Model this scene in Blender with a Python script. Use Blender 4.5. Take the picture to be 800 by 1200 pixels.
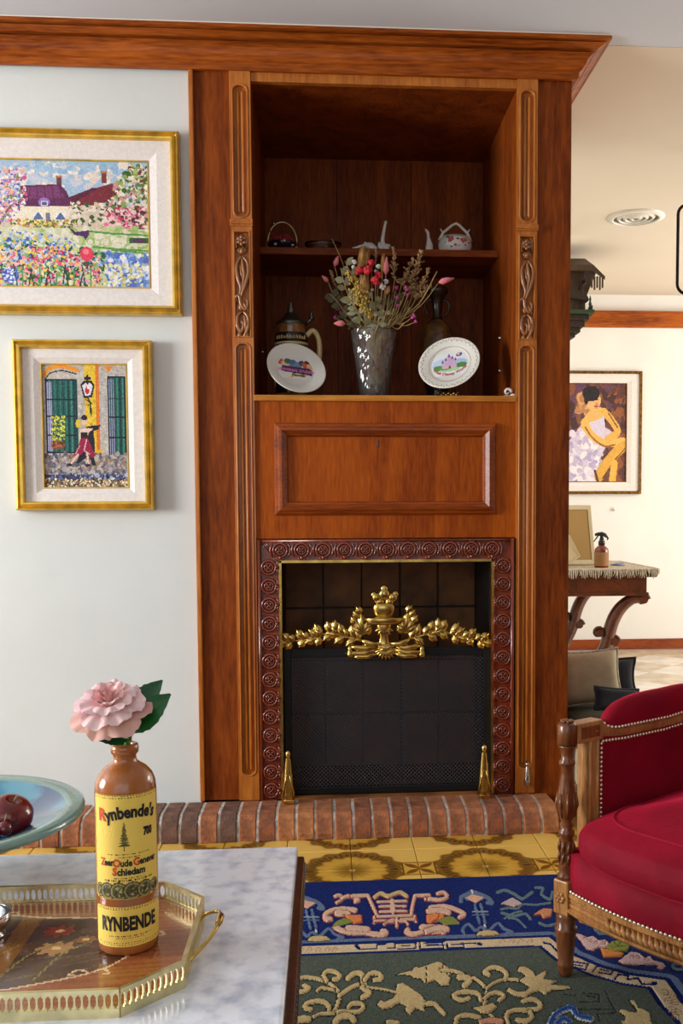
import bpy, bmesh, math, random
import numpy as np
from mathutils import Matrix, Vector, Euler

for o in list(bpy.data.objects):
    bpy.data.objects.remove(o)
S = bpy.context.scene
COL = S.collection
PI = math.pi
rnd = random.Random(7)

# ------------------------------------------------------------------ camera
FPX = 1150.0
PPX, PPY = 469.0, 664.0
CAMP = Vector((0.0, -3.33, 1.09))
RM = np.array([[0.99722, -0.07443, -0.00388],
               [-0.00859, -0.06318, -0.99797],
               [0.07403, 0.99522, -0.06364]])      # world -> image axes (right, down, forward)
cd = bpy.data.cameras.new('camera')
cam = bpy.data.objects.new('camera', cd)
COL.objects.link(cam)
cd.sensor_fit = 'AUTO'
cd.sensor_width = 36.0
cd.lens = FPX * 36.0 / 1200.0
cd.shift_x = (400.0 - PPX) / 1200.0
cd.shift_y = (PPY - 600.0) / 1200.0
cd.clip_start = 0.05
right, down, fwd = Vector(RM[0]), Vector(RM[1]), Vector(RM[2])
mr = Matrix((right, -down, -fwd)).transposed().to_4x4()
mr.translation = CAMP
cam.matrix_world = mr
S.camera = cam

# ------------------------------------------------------------------ light and exposure
S.view_settings.view_transform = 'Standard'
S.view_settings.look = 'None'
S.view_settings.gamma = 1.0
S.view_settings.use_curve_mapping = False
S.view_settings.exposure = -0.28

w = bpy.data.worlds.new('world')
S.world = w
w.use_nodes = True
bg = w.node_tree.nodes['Background']
bg.inputs[0].default_value = (0.75, 0.85, 1.0, 1)
bg.inputs[1].default_value = 0.8


def area(name, loc, rot, sx, sy, power, color):
    l = bpy.data.lights.new(name, 'AREA')
    l.shape = 'RECTANGLE'
    l.size, l.size_y = sx, sy
    l.energy = power
    l.color = color
    o = bpy.data.objects.new(name, l)
    o.location = loc
    o.rotation_euler = rot
    COL.objects.link(o)
    return o


# daylight through the left and hall windows; an added frontal fill behind the viewer
area('daylight_left_window', (-4.55, -1.95, 1.55), (0, -PI / 2, 0), 1.3, 1.5, 290, (0.97, 0.985, 1.0))
area('frontal_fill', (-0.6, -4.95, 1.65), (PI / 2, 0, 0), 3.2, 1.7, 20, (0.93, 0.97, 1.0))
area('daylight_hall_window', (4.75, 1.6, 1.5), (0, PI / 2, 0), 1.9, 2.2, 170, (1.0, 0.955, 0.89))


# ------------------------------------------------------------------ pixel helpers (800 x 1200 frame)
def _ray(px):
    return RM.T @ np.array([px[0] - PPX, px[1] - PPY, FPX])


def onY(px, Y=0.0):
    r = _ray(px); t = (Y - CAMP.y) / r[1]
    return Vector((CAMP.x + r[0] * t, Y, CAMP.z + r[2] * t))


def onZ(px, Z=0.0):
    r = _ray(px); t = (Z - CAMP.z) / r[2]
    return Vector((CAMP.x + r[0] * t, CAMP.y + r[1] * t, Z))


def onX(px, X=0.0):
    r = _ray(px); t = (X - CAMP.x) / r[0]
    return Vector((X, CAMP.y + r[1] * t, CAMP.z + r[2] * t))


# ------------------------------------------------------------------ materials
def lin(c):
    out = []
    for v in c[:3]:
        v = v / 255.0
        out.append(v / 12.92 if v <= 0.04045 else ((v + 0.055) / 1.055) ** 2.4)
    return tuple(out) + (1.0,)


MATS = {}


def mat(name, color, rough=0.5, metal=0.0, vary=0.0, vscale=8.0, bump=0.0, bscale=60.0, coat=0.0,
        stretch=(1, 1, 1), color2=None, sheen=0.0, trans=0.0, ior=1.45, spec=0.5, detail=4.0, attr=None, contrast=(0.3, 0.7)):
    m = bpy.data.materials.new(name)
    m.use_nodes = True
    nt = m.node_tree
    b = nt.nodes['Principled BSDF']
    b.inputs['Base Color'].default_value = lin(color)
    b.inputs['Roughness'].default_value = rough
    b.inputs['Metallic'].default_value = metal
    b.inputs['IOR'].default_value = ior
    b.inputs['Specular IOR Level'].default_value = spec
    if coat:
        b.inputs['Coat Weight'].default_value = coat
        b.inputs['Coat Roughness'].default_value = 0.12
    if sheen:
        b.inputs['Sheen Weight'].default_value = sheen
        b.inputs['Sheen Roughness'].default_value = 0.4
        b.inputs['Sheen Tint'].default_value = lin([min(255, c * 1.3 + 30) for c in color])
    if trans:
        b.inputs['Transmission Weight'].default_value = trans
    tc = nt.nodes.new('ShaderNodeTexCoord')
    mp = nt.nodes.new('ShaderNodeMapping')
    mp.inputs['Scale'].default_value = stretch
    nt.links.new(tc.outputs['Object'], mp.inputs[0])
    if attr:
        a = nt.nodes.new('ShaderNodeAttribute')
        a.attribute_name = attr
        nt.links.new(a.outputs['Color'], b.inputs['Base Color'])
    elif color2 is not None or vary:
        n = nt.nodes.new('ShaderNodeTexNoise')
        n.inputs['Scale'].default_value = vscale
        n.inputs['Detail'].default_value = detail
        nt.links.new(mp.outputs[0], n.inputs['Vector'])
        r = nt.nodes.new('ShaderNodeValToRGB')
        c2 = color2 if color2 is not None else [max(0, c * (1 - vary)) for c in color]
        r.color_ramp.elements[0].position = contrast[0]
        r.color_ramp.elements[1].position = contrast[1]
        r.color_ramp.elements[0].color = lin(c2)
        r.color_ramp.elements[1].color = lin(color)
        nt.links.new(n.outputs['Fac'], r.inputs[0])
        nt.links.new(r.outputs[0], b.inputs['Base Color'])
    if bump:
        n2 = nt.nodes.new('ShaderNodeTexNoise')
        n2.inputs['Scale'].default_value = bscale
        n2.inputs['Detail'].default_value = 3
        nt.links.new(mp.outputs[0], n2.inputs['Vector'])
        bp = nt.nodes.new('ShaderNodeBump')
        bp.inputs['Strength'].default_value = bump
        bp.inputs['Distance'].default_value = 0.004
        nt.links.new(n2.outputs['Fac'], bp.inputs['Height'])
        nt.links.new(bp.outputs[0], b.inputs['Normal'])
    MATS[name] = m
    return m


def wood(name, light, dark, axis='z', rough=0.35, coat=0.25, scale=9.0, spec=0.35):
    """stained timber: long grain along one axis, broad figure plus fine pores"""
    m = bpy.data.materials.new(name)
    m.use_nodes = True
    nt = m.node_tree
    b = nt.nodes['Principled BSDF']
    b.inputs['Roughness'].default_value = rough
    b.inputs['Coat Weight'].default_value = coat
    b.inputs['Coat Roughness'].default_value = 0.2
    b.inputs['Specular IOR Level'].default_value = spec
    st = {'x': (0.12, 1, 1), 'y': (1, 0.12, 1), 'z': (1, 1, 0.12)}[axis]
    tc = nt.nodes.new('ShaderNodeTexCoord')
    mp = nt.nodes.new('ShaderNodeMapping')
    mp.inputs['Scale'].default_value = st
    nt.links.new(tc.outputs['Object'], mp.inputs[0])
    n = nt.nodes.new('ShaderNodeTexNoise')
    n.inputs['Scale'].default_value = scale
    n.inputs['Detail'].default_value = 5
    n.inputs['Distortion'].default_value = 1.2
    nt.links.new(mp.outputs[0], n.inputs['Vector'])
    n2 = nt.nodes.new('ShaderNodeTexNoise')
    n2.inputs['Scale'].default_value = scale * 14
    n2.inputs['Detail'].default_value = 3
    nt.links.new(mp.outputs[0], n2.inputs['Vector'])
    mx = nt.nodes.new('ShaderNodeMix')
    mx.inputs[0].default_value = 0.45
    nt.links.new(n.outputs['Fac'], mx.inputs[2])
    nt.links.new(n2.outputs['Fac'], mx.inputs[3])
    r = nt.nodes.new('ShaderNodeValToRGB')
    r.color_ramp.elements[0].position = 0.36
    r.color_ramp.elements[1].position = 0.63
    r.color_ramp.elements[0].color = lin(dark)
    r.color_ramp.elements[1].color = lin(light)
    nt.links.new(mx.outputs[0], r.inputs[0])
    nt.links.new(r.outputs[0], b.inputs['Base Color'])
    bp = nt.nodes.new('ShaderNodeBump')
    bp.inputs['Strength'].default_value = 0.12
    bp.inputs['Distance'].default_value = 0.002
    nt.links.new(n2.outputs['Fac'], bp.inputs['Height'])
    nt.links.new(bp.outputs[0], b.inputs['Normal'])
    MATS[name] = m
    return m


# ------------------------------------------------------------------ mesh builder
class MB:
    def __init__(s):
        s.v, s.f, s.sm = [], [], []
        s.M = Matrix.Identity(4)

    def _add(s, vs, fs, smooth=False):
        b = len(s.v)
        s.v += [tuple(s.M @ Vector(p)) for p in vs]
        s.f += [tuple(i + b for i in f) for f in fs]
        s.sm += [smooth] * len(fs)
        return s

    def box(s, x0, x1, y0, y1, z0, z1):
        return s._add([(x0, y0, z0), (x1, y0, z0), (x1, y1, z0), (x0, y1, z0),
                       (x0, y0, z1), (x1, y0, z1), (x1, y1, z1), (x0, y1, z1)],
                      [(0, 3, 2, 1), (4, 5, 6, 7), (0, 1, 5, 4), (1, 2, 6, 5), (2, 3, 7, 6), (3, 0, 4, 7)])

    def prism(s, poly, a, b, axis='y', smooth=False):
        """poly in the two other axes (in xyz order), extruded from a to b along axis"""
        n = len(poly)

        def pt(p, t):
            return {'x': (t, p[0], p[1]), 'y': (p[0], t, p[1]), 'z': (p[0], p[1], t)}[axis]
        vs = [pt(p, a) for p in poly] + [pt(p, b) for p in poly]
        s._add(vs, [(i, (i + 1) % n, n + (i + 1) % n, n + i) for i in range(n)], smooth)
        s._add(vs, [tuple(range(n - 1, -1, -1)), tuple(range(n, 2 * n))], False)
        return s

    def lathe(s, prof, seg=24, c=(0, 0, 0), smooth=True, sx=1.0, sy=1.0, lobes=0, amp=0.0, cap=True):
        vs, fs = [], []
        n = len(prof)
        for i in range(seg):
            a = 2 * PI * i / seg
            k = 1 + amp * math.cos(lobes * a) if lobes else 1
            for r, z in prof:
                vs.append((c[0] + r * k * sx * math.cos(a), c[1] + r * k * sy * math.sin(a), c[2] + z))
        for i in range(seg):
            j = (i + 1) % seg
            for k in range(n - 1):
                fs.append((i * n + k, j * n + k, j * n + k + 1, i * n + k + 1))
        s._add(vs, fs, smooth)
        if cap:
            for k in (0, n - 1):
                if prof[k][0] > 1e-5:
                    s._add([vs[i * n + k] for i in range(seg)], [tuple(range(seg))], False)
        return s

    def tube(s, pts, r, seg=8, closed=False, smooth=True, flat=1.0, up=None):
        pts = [Vector(p) for p in pts]
        n = len(pts)
        rs = r if isinstance(r, (list, tuple)) else [r] * n
        if len(rs) != n:
            rs = [np.interp(i / (n - 1), np.linspace(0, 1, len(rs)), rs) for i in range(n)]
        vs, fs = [], []
        ref = None
        for i, p in enumerate(pts):
            if closed:
                t = pts[(i + 1) % n] - pts[i - 1]
            else:
                t = pts[min(i + 1, n - 1)] - pts[max(i - 1, 0)]
            t.normalize()
            if up is not None:
                ref = Vector(up)
            elif ref is None:
                ref = Vector((0, 0, 1)) if abs(t.z) < 0.9 else Vector((1, 0, 0))
            a = ref - t * ref.dot(t)
            if a.length < 1e-6:
                a = t.orthogonal()
            a.normalize()
            ref = a if up is None else ref
            b = t.cross(a)
            for k in range(seg):
                g = 2 * PI * k / seg
                vs.append(p + (a * math.cos(g) * flat + b * math.sin(g)) * rs[i])
        m = n if closed else n - 1
        for i in range(m):
            j = (i + 1) % n
            for k in range(seg):
                l = (k + 1) % seg
                fs.append((i * seg + k, i * seg + l, j * seg + l, j * seg + k))
        s._add(vs, fs, smooth)
        if not closed:
            s._add(vs[:seg], [tuple(range(seg))], False)
            s._add(vs[-seg:], [tuple(range(seg))], False)
        return s

    def ball(s, c, r, seg=12, rings=8, smooth=True):
        if not isinstance(r, (tuple, list)):
            r = (r, r, r)
        vs, fs = [(c[0], c[1], c[2] - r[2])], []
        for i in range(1, rings):
            t = -PI / 2 + PI * i / rings
            for k in range(seg):
                a = 2 * PI * k / seg
                vs.append((c[0] + r[0] * math.cos(t) * math.cos(a), c[1] + r[1] * math.cos(t) * math.sin(a), c[2] + r[2] * math.sin(t)))
        vs.append((c[0], c[1], c[2] + r[2]))
        for k in range(seg):
            l = (k + 1) % seg
            fs.append((0, 1 + l, 1 + k))
            fs.append((len(vs) - 1, 1 + (rings - 2) * seg + k, 1 + (rings - 2) * seg + l))
            for i in range(rings - 2):
                fs.append((1 + i * seg + k, 1 + i * seg + l, 1 + (i + 1) * seg + l, 1 + (i + 1) * seg + k))
        return s._add(vs, fs, smooth)

    def grid(s, fn, nu, nv, smooth=True, closed_u=False):
        vs = [fn(i / (nu if closed_u else nu - 1), j / (nv - 1)) for i in range(nu) for j in range(nv)]
        fs = []
        for i in range(nu if closed_u else nu - 1):
            k = (i + 1) % nu
            for j in range(nv - 1):
                fs.append((i * nv + j, k * nv + j, k * nv + j + 1, i * nv + j + 1))
        return s._add(vs, fs, smooth)

    def frame(s, x0, x1, z0, z1, prof, y=0.0, smooth=False):
        """mitred rectangular frame facing -y; prof = [(inset from the outer edge, height towards the viewer)]"""
        vs, n = [], len(prof)
        for cx, cz, sx, sz in ((x0, z0, 1, 1), (x1, z0, -1, 1), (x1, z1, -1, -1), (x0, z1, 1, -1)):
            for i, h in prof:
                vs.append((cx + sx * i, y - h, cz + sz * i))
        fs = []
        for a in range(4):
            b = (a + 1) % 4
            for k in range(n - 1):
                fs.append((a * n + k, b * n + k, b * n + k + 1, a * n + k + 1))
        return s._add(vs, fs, smooth)

    def plate(s, outer, holes, y0, y1):
        """flat plate facing -y (front at y0, back at y1) with holes cut through"""
        bm = bmesh.new()
        ed = []
        for loop in [outer] + holes:
            vv = [bm.verts.new((p[0], y0, p[1])) for p in loop]
            ed += [bm.edges.new((vv[i], vv[(i + 1) % len(vv)])) for i in range(len(vv))]
        bmesh.ops.triangle_fill(bm, use_beauty=True, edges=ed)
        bm.verts.index_update()
        vs = [tuple(v.co) for v in bm.verts]
        fs = [tuple(v.index for v in f.verts) for f in bm.faces]
        bm.free()
        s._add(vs, fs)
        for loop in [outer] + holes:
            n = len(loop)
            v2 = [(p[0], y0, p[1]) for p in loop] + [(p[0], y1, p[1]) for p in loop]
            s._add(v2, [(i, (i + 1) % n, n + (i + 1) % n, n + i) for i in range(n)])
        return s

    def data(s, name, material, bevel=0.0, bseg=2, merge=True):
        me = bpy.data.meshes.new(name)
        me.from_pydata(s.v, [], s.f)
        me.polygons.foreach_set('use_smooth', s.sm)
        bm = bmesh.new()
        bm.from_mesh(me)
        if merge:
            bmesh.ops.remove_doubles(bm, verts=bm.verts, dist=1e-5)
        bmesh.ops.recalc_face_normals(bm, faces=bm.faces)
        if bevel:
            ed = [e for e in bm.edges if len(e.link_faces) == 2 and e.calc_face_angle(0) > 0.6]
            if ed:
                bmesh.ops.bevel(bm, geom=ed, offset=bevel, segments=bseg, affect='EDGES', profile=0.6, clamp_overlap=True)
        bm.to_mesh(me)
        bm.free()
        if material is not None:
            me.materials.append(MATS[material] if isinstance(material, str) else material)
        return me

    def build(s, name, material, parent=None, loc=None, bevel=0.0, bseg=2, merge=True, world=False, rot=None):
        if world and parent is not None:
            pw = parent_loc(parent)
            s.v = [(p[0] - pw[0], p[1] - pw[1], p[2] - pw[2]) for p in s.v]
        me = s.data(name, material, bevel, bseg, merge)
        return link(name, me, parent, loc, rot)


def parent_loc(p):
    v = Vector((0, 0, 0))
    while p is not None:
        v += p.location
        p = p.parent
    return v


def link(name, me, parent=None, loc=None, rot=None):
    o = bpy.data.objects.new(name, me)
    COL.objects.link(o)
    if parent is not None:
        o.parent = parent
    if loc is not None:
        o.location = loc
    if rot is not None:
        o.rotation_euler = rot
    return o


def thing(name, label, cat, loc=(0, 0, 0), rz=0.0, group=None):
    o = bpy.data.objects.new(name, None)
    o.empty_display_size = 0.05
    COL.objects.link(o)
    o.location = loc
    o.rotation_euler = (0, 0, rz)
    return tag(o, label, cat, group)


def tag(o, label, cat, group=None):
    o['label'] = label
    o['category'] = cat
    if group:
        o['group'] = group
    return o


def struct(o, label=None, cat=None):
    o['kind'] = 'structure'
    if label:
        o['label'] = label
    if cat:
        o['category'] = cat
    return o


def bez(p0, p1, p2, p3, n=10):
    out = []
    for i in range(n + 1):
        t = i / n
        a, b, c, d = (1 - t) ** 3, 3 * t * (1 - t) ** 2, 3 * t * t * (1 - t), t ** 3
        out.append(tuple(a * p0[k] + b * p1[k] + c * p2[k] + d * p3[k] for k in range(len(p0))))
    return out


def spline(pts, n=8):
    """Catmull-Rom through the points"""
    P = [np.array(p, float) for p in pts]
    P = [2 * P[0] - P[1]] + P + [2 * P[-1] - P[-2]]
    out = []
    for i in range(1, len(P) - 2):
        for k in range(n):
            t = k / n
            out.append(tuple(0.5 * ((2 * P[i]) + (P[i + 1] - P[i - 1]) * t + (2 * P[i - 1] - 5 * P[i] + 4 * P[i + 1] - P[i + 2]) * t * t
                                    + (3 * P[i] - P[i - 1] - 3 * P[i + 1] + P[i + 2]) * t ** 3)))
    out.append(tuple(P[-2]))
    return out


def text_mesh(body, size, bold=0.0, align='CENTER', sx=1.0, shear=0.0):
    c = bpy.data.curves.new('lettering', 'FONT')
    c.body = body
    c.size = size
    c.align_x = align
    c.align_y = 'CENTER'
    c.offset = bold
    c.shear = shear
    c.resolution_u = 3
    o = bpy.data.objects.new('lettering', c)
    COL.objects.link(o)
    dg = bpy.context.evaluated_depsgraph_get()
    me = bpy.data.meshes.new_from_object(o.evaluated_get(dg))
    vs = [(v.co.x * sx, v.co.y) for v in me.vertices]
    fs = [tuple(p.vertices) for p in me.polygons]
    bpy.data.objects.remove(o)
    bpy.data.curves.remove(c)
    bpy.data.meshes.remove(me)
    return vs, fs


# ------------------------------------------------------------------ painted / stitched pictures: colour per stitch
class Canvas:
    def __init__(s, w, h, x0, x1, y0, y1, color):
        s.w, s.h = w, h
        xs = np.linspace(x0, x1, w + 1)
        ys = np.linspace(y0, y1, h + 1)
        s.xe, s.ye = xs, ys
        s.setup(color)

    def setup(s, color):
        s.X, s.Y = np.meshgrid((s.xe[:-1] + s.xe[1:]) / 2, (s.ye[:-1] + s.ye[1:]) / 2)
        s.C = np.empty(s.X.shape + (3,))
        s.C[:] = color
        s.Hh = np.zeros(s.X.shape)
        s.rs = np.random.RandomState(5)

    def put(s, m, color, h=None, a=1.0):
        s.C[m] = s.C[m] * (1 - a) + np.array(color, float) * a
        if h is not None:
            s.Hh[m] = h

    def rect(s, x0, x1, y0, y1, c, h=None):
        s.put((s.X >= x0) & (s.X <= x1) & (s.Y >= y0) & (s.Y <= y1), c, h)

    def _win(s, x0, x1, y0, y1):
        i0, i1 = np.searchsorted(s.xe, [x0, x1])
        j0, j1 = np.searchsorted(s.ye, [y0, y1])
        return slice(max(0, j0 - 1), min(s.X.shape[0], j1 + 1)), slice(max(0, i0 - 1), min(s.X.shape[1], i1 + 1))

    def _put(s, w, m, color, h):
        s.C[w][m] = np.array(color, float)
        if h is not None:
            s.Hh[w][m] = h

    def ell(s, cx, cy, rx, ry, c, h=None, rot=0.0):
        r = max(rx, ry)
        w = s._win(cx - r, cx + r, cy - r, cy + r)
        dx, dy = s.X[w] - cx, s.Y[w] - cy
        u = dx * math.cos(rot) + dy * math.sin(rot)
        v = -dx * math.sin(rot) + dy * math.cos(rot)
        s._put(w, (u / rx) ** 2 + (v / ry) ** 2 <= 1, c, h)

    def inpoly(s, pts):
        m = np.zeros(s.X.shape, bool)
        n = len(pts)
        for i in range(n):
            x0, y0 = pts[i][:2]
            x1, y1 = pts[(i + 1) % n][:2]
            if y0 == y1:
                continue
            c = ((y0 > s.Y) != (y1 > s.Y)) & (s.X < (x1 - x0) * (s.Y - y0) / (y1 - y0) + x0)
            m ^= c
        return m

    def poly(s, pts, c, h=None):
        s.put(s.inpoly(pts), c, h)

    def dist(s, pts):
        d = np.full(s.X.shape, 1e9)
        for i in range(len(pts) - 1):
            a = np.array(pts[i][:2], float)
            b = np.array(pts[i + 1][:2], float)
            ab = b - a
            L = max(ab.dot(ab), 1e-12)
            t = np.clip(((s.X - a[0]) * ab[0] + (s.Y - a[1]) * ab[1]) / L, 0, 1)
            d = np.minimum(d, np.hypot(s.X - a[0] - t * ab[0], s.Y - a[1] - t * ab[1]))
        return d

    def stroke(s, pts, wdt, c, h=None):
        r = wdt / 2
        xs, ys = [p[0] for p in pts], [p[1] for p in pts]
        w = s._win(min(xs) - r, max(xs) + r, min(ys) - r, max(ys) + r)
        X, Y = s.X[w], s.Y[w]
        d = np.full(X.shape, 1e9)
        for i in range(len(pts) - 1):
            a = np.array(pts[i][:2], float)
            b = np.array(pts[i + 1][:2], float)
            ab = b - a
            L = max(ab.dot(ab), 1e-12)
            t = np.clip(((X - a[0]) * ab[0] + (Y - a[1]) * ab[1]) / L, 0, 1)
            d = np.minimum(d, np.hypot(X - a[0] - t * ab[0], Y - a[1] - t * ab[1]))
        s._put(w, d <= r, c, h)

    def dabs(s, x0, x1, y0, y1, n, pal, r0, r1, asp=0.7, seed=1, inside=None):
        rs = np.random.RandomState(seed)
        for i in range(n):
            x, y = rs.uniform(x0, x1), rs.uniform(y0, y1)
            if inside is not None and not inside(x, y):
                continue
            r = rs.uniform(r0, r1)
            s.ell(x, y, r, r * rs.uniform(asp * 0.6, 1.0), pal[rs.randint(len(pal))], rot=rs.uniform(0, PI))

    def jitter(s, amt):
        s.C = np.clip(s.C + s.rs.normal(0, amt, s.X.shape)[..., None] + s.rs.normal(0, amt * 0.4, s.C.shape), 0, 255)

    def mesh(s, name, pos, material, hs=0.0):
        """pos(x, y, h) -> 3D point for every grid corner"""
        w, h = s.X.shape[1], s.X.shape[0]
        hh = np.zeros((h + 1, w + 1))
        if hs:
            p = np.pad(s.Hh, 1, mode='edge')
            hh = (p[:-1, :-1] + p[1:, :-1] + p[:-1, 1:] + p[1:, 1:]) / 4 * hs
        vs = [pos(s.xe[i], s.ye[j], hh[j, i]) for j in range(h + 1) for i in range(w + 1)]
        idx = (np.arange(h)[:, None] * (w + 1) + np.arange(w)[None, :]).ravel()
        fs = np.stack([idx, idx + 1, idx + w + 2, idx + w + 1], 1)
        me = bpy.data.meshes.new(name)
        me.from_pydata(vs, [], fs.tolist())
        v = s.C.reshape(-1, 3) / 255.0
        L = np.where(v <= 0.04045, v / 12.92, ((v + 0.055) / 1.055) ** 2.4)
        col = np.concatenate([L, np.ones((len(L), 1))], 1)
        ca = me.color_attributes.new('print', 'FLOAT_COLOR', 'CORNER')
        ca.data.foreach_set('color', np.repeat(col, 4, 0).ravel().astype(np.float32))
        me.materials.append(MATS[material])
        return me


# ------------------------------------------------------------------ material library
wood('mahogany', (146, 70, 18), (90, 35, 6), 'z', coat=.0, rough=.5, spec=.15)
wood('mahogany_cross', (160, 74, 14), (110, 42, 6), 'x', coat=.5, rough=.3)
wood('panel_mahogany', (178, 86, 12), (128, 52, 5), 'z', coat=.0, rough=.5, spec=.15)
wood('pilaster_wood', (196, 118, 42), (148, 76, 20), 'z', coat=.15)
wood('crown_wood', (178, 92, 26), (104, 42, 9), 'x', rough=0.42, coat=.05, spec=.2)
wood('carved_mahogany', (136, 54, 26), (92, 30, 12), 'z', rough=0.2, coat=0.9)
wood('carved_oak', (170, 110, 62), (112, 64, 34), 'z', rough=0.3, coat=0.5)
wood('walnut_dark', (96, 50, 26), (48, 22, 12), 'z', rough=0.3, coat=0.5)
wood('chair_wood', (204, 146, 84), (136, 84, 42), 'z', rough=0.35, coat=0.3, scale=14)
wood('chair_leg_wood', (146, 86, 46), (88, 46, 22), 'z', rough=0.3, coat=0.4, scale=14)
wood('shelf_edge_wood', (204, 136, 54), (160, 94, 30), 'x', coat=0, spec=.15, rough=.5)
wood('shelf_mahogany', (150, 72, 18), (96, 38, 8), 'x', coat=0, spec=.15, rough=.5)
mat('plaster', (221, 224, 220), 0.85, vary=0.03, vscale=3, bump=0.15, bscale=40)
mat('plaster_hall', (238, 236, 230), 0.85, vary=0.03, vscale=3, bump=0.1, bscale=40)
mat('ceiling_paint', (212, 219, 230), 0.9, vary=0.02, vscale=2)
mat('plaster_taupe', (136, 128, 118), 0.85, vary=0.03, vscale=3)  # dark tone given to the unseen walls to cut bounced light
mat('caulk', (232, 226, 208), 0.8)
mat('grout', (150, 112, 48), 0.8)
mat('grout_hall', (150, 138, 118), 0.8)
mat('mortar', (222, 214, 204), 0.95, vary=0.35, vscale=60, bump=0.6, bscale=90)
mat('window_paint', (235, 235, 232), 0.4)
mat('brass', (228, 190, 106), 0.24, 1.0, vary=0.25, vscale=30)
mat('brass_pale', (242, 228, 172), 0.3, 0.9, vary=0.15, vscale=40)
mat('gilt', (240, 196, 84), 0.3, 0.75, vary=0.2, vscale=24)
mat('silver', (200, 200, 200), 0.2, 1.0)
mat('black_iron', (18, 18, 20), 0.45, 0.3)
mat('pierced_iron', (58, 58, 64), 0.4, 0.4)
mat('firebox_dark', (156, 98, 46), 0.6, vary=0.45, vscale=9)
mat('print', (200, 200, 200), 0.75, attr='print', bump=0.25, bscale=500)
mat('print_gloss', (200, 200, 200), 0.18, attr='print', coat=0.5)
mat('print_rug', (200, 200, 200), 0.95, attr='print', bump=0.8, bscale=320, spec=0.1)

# ------------------------------------------------------------------ room shell
ZC = 2.607                      # ceiling
XL, XR = -0.438, 0.831          # cabinet outer edges
XH, YH, YF = 1.38, 2.25, 3.80   # hall side wall, its near end, far wall
XLW, XRW, YB = -4.7, 4.9, -5.1


def slab(name, m, *b):
    return struct(MB().box(*b).build(name, m))


slab('ceiling', 'ceiling_paint', XLW - .1, XRW + .1, YB - .1, YF + .1, ZC, ZC + .08)
mat('ceiling_warm_bounce', (226, 214, 196), 0.9, vary=0.02, vscale=2)  # warm bounce light of the hall put into the ceiling colour
slab('ceiling', 'ceiling_warm_bounce', XR + .104, XRW, -.03, YF, ZC - .0012, ZC - .0002)
slab('wall_back', 'plaster', XLW, XL, 0.018, 0.85, 0.0, ZC)
slab('wall_far', 'plaster_hall', XH, XRW, YF, YF + .1, 0, ZC)
slab('wall_hall', 'plaster_hall', XL + .2, XH, YH, YF + .1, 0, ZC)
slab('wall_chimney', 'plaster', XL, XR - .012, 0.80, YH, 0, ZC)


def wall_window(name, wname, m, axis, pos, th, a0, a1, wa0, wa1, wz0, wz1, bars):
    """wall across axis at pos with one window opening and its painted frame"""
    mb = MB()

    def bx(mbb, p0, p1, u0, u1, z0, z1):
        if axis == 'x':
            mbb.box(p0, p1, u0, u1, z0, z1)
        else:
            mbb.box(u0, u1, p0, p1, z0, z1)
    p0, p1 = pos, pos + th
    bx(mb, p0, p1, a0, wa0, 0, ZC)
    bx(mb, p0, p1, wa1, a1, 0, ZC)
    bx(mb, p0, p1, wa0, wa1, 0, wz0)
    bx(mb, p0, p1, wa0, wa1, wz1, ZC)
    struct(mb.build(name, m))
    q = MB()
    c0 = (p0 + p1) / 2
    for u0, u1, z0, z1 in [(wa0, wa0 + .05, wz0, wz1), (wa1 - .05, wa1, wz0, wz1), (wa0, wa1, wz0, wz0 + .05), (wa0, wa1, wz1 - .05, wz1)] + \
            [(wa0 + (wa1 - wa0) * k / bars - .02, wa0 + (wa1 - wa0) * k / bars + .02, wz0, wz1) for k in range(1, bars)]:
        bx(q, c0 - .025, c0 + .025, u0, u1, z0, z1)
    struct(q.build(wname, 'window_paint'))


wall_window('wall_left', 'window_1', 'plaster_taupe', 'x', XLW - .1, .1, YB, .85, -2.95, -0.95, .55, 2.35, 2)
wall_window('wall_front', 'window_2', 'plaster_taupe', 'y', YB - .1, .1, XLW, XRW, -2.3, 1.1, .75, 2.45, 4)  # unseen window opening, added to house the frontal fill
wall_window('wall_right', 'window_3', 'plaster_hall', 'x', XRW, .1, YB, YF, .6, 2.6, .5, 2.4, 2)

# ---- floor: slab with glazed tiles
fl = struct(MB().box(XLW, XRW, YB, YF, -.06, -.006).build('floor', 'grout'))


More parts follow.
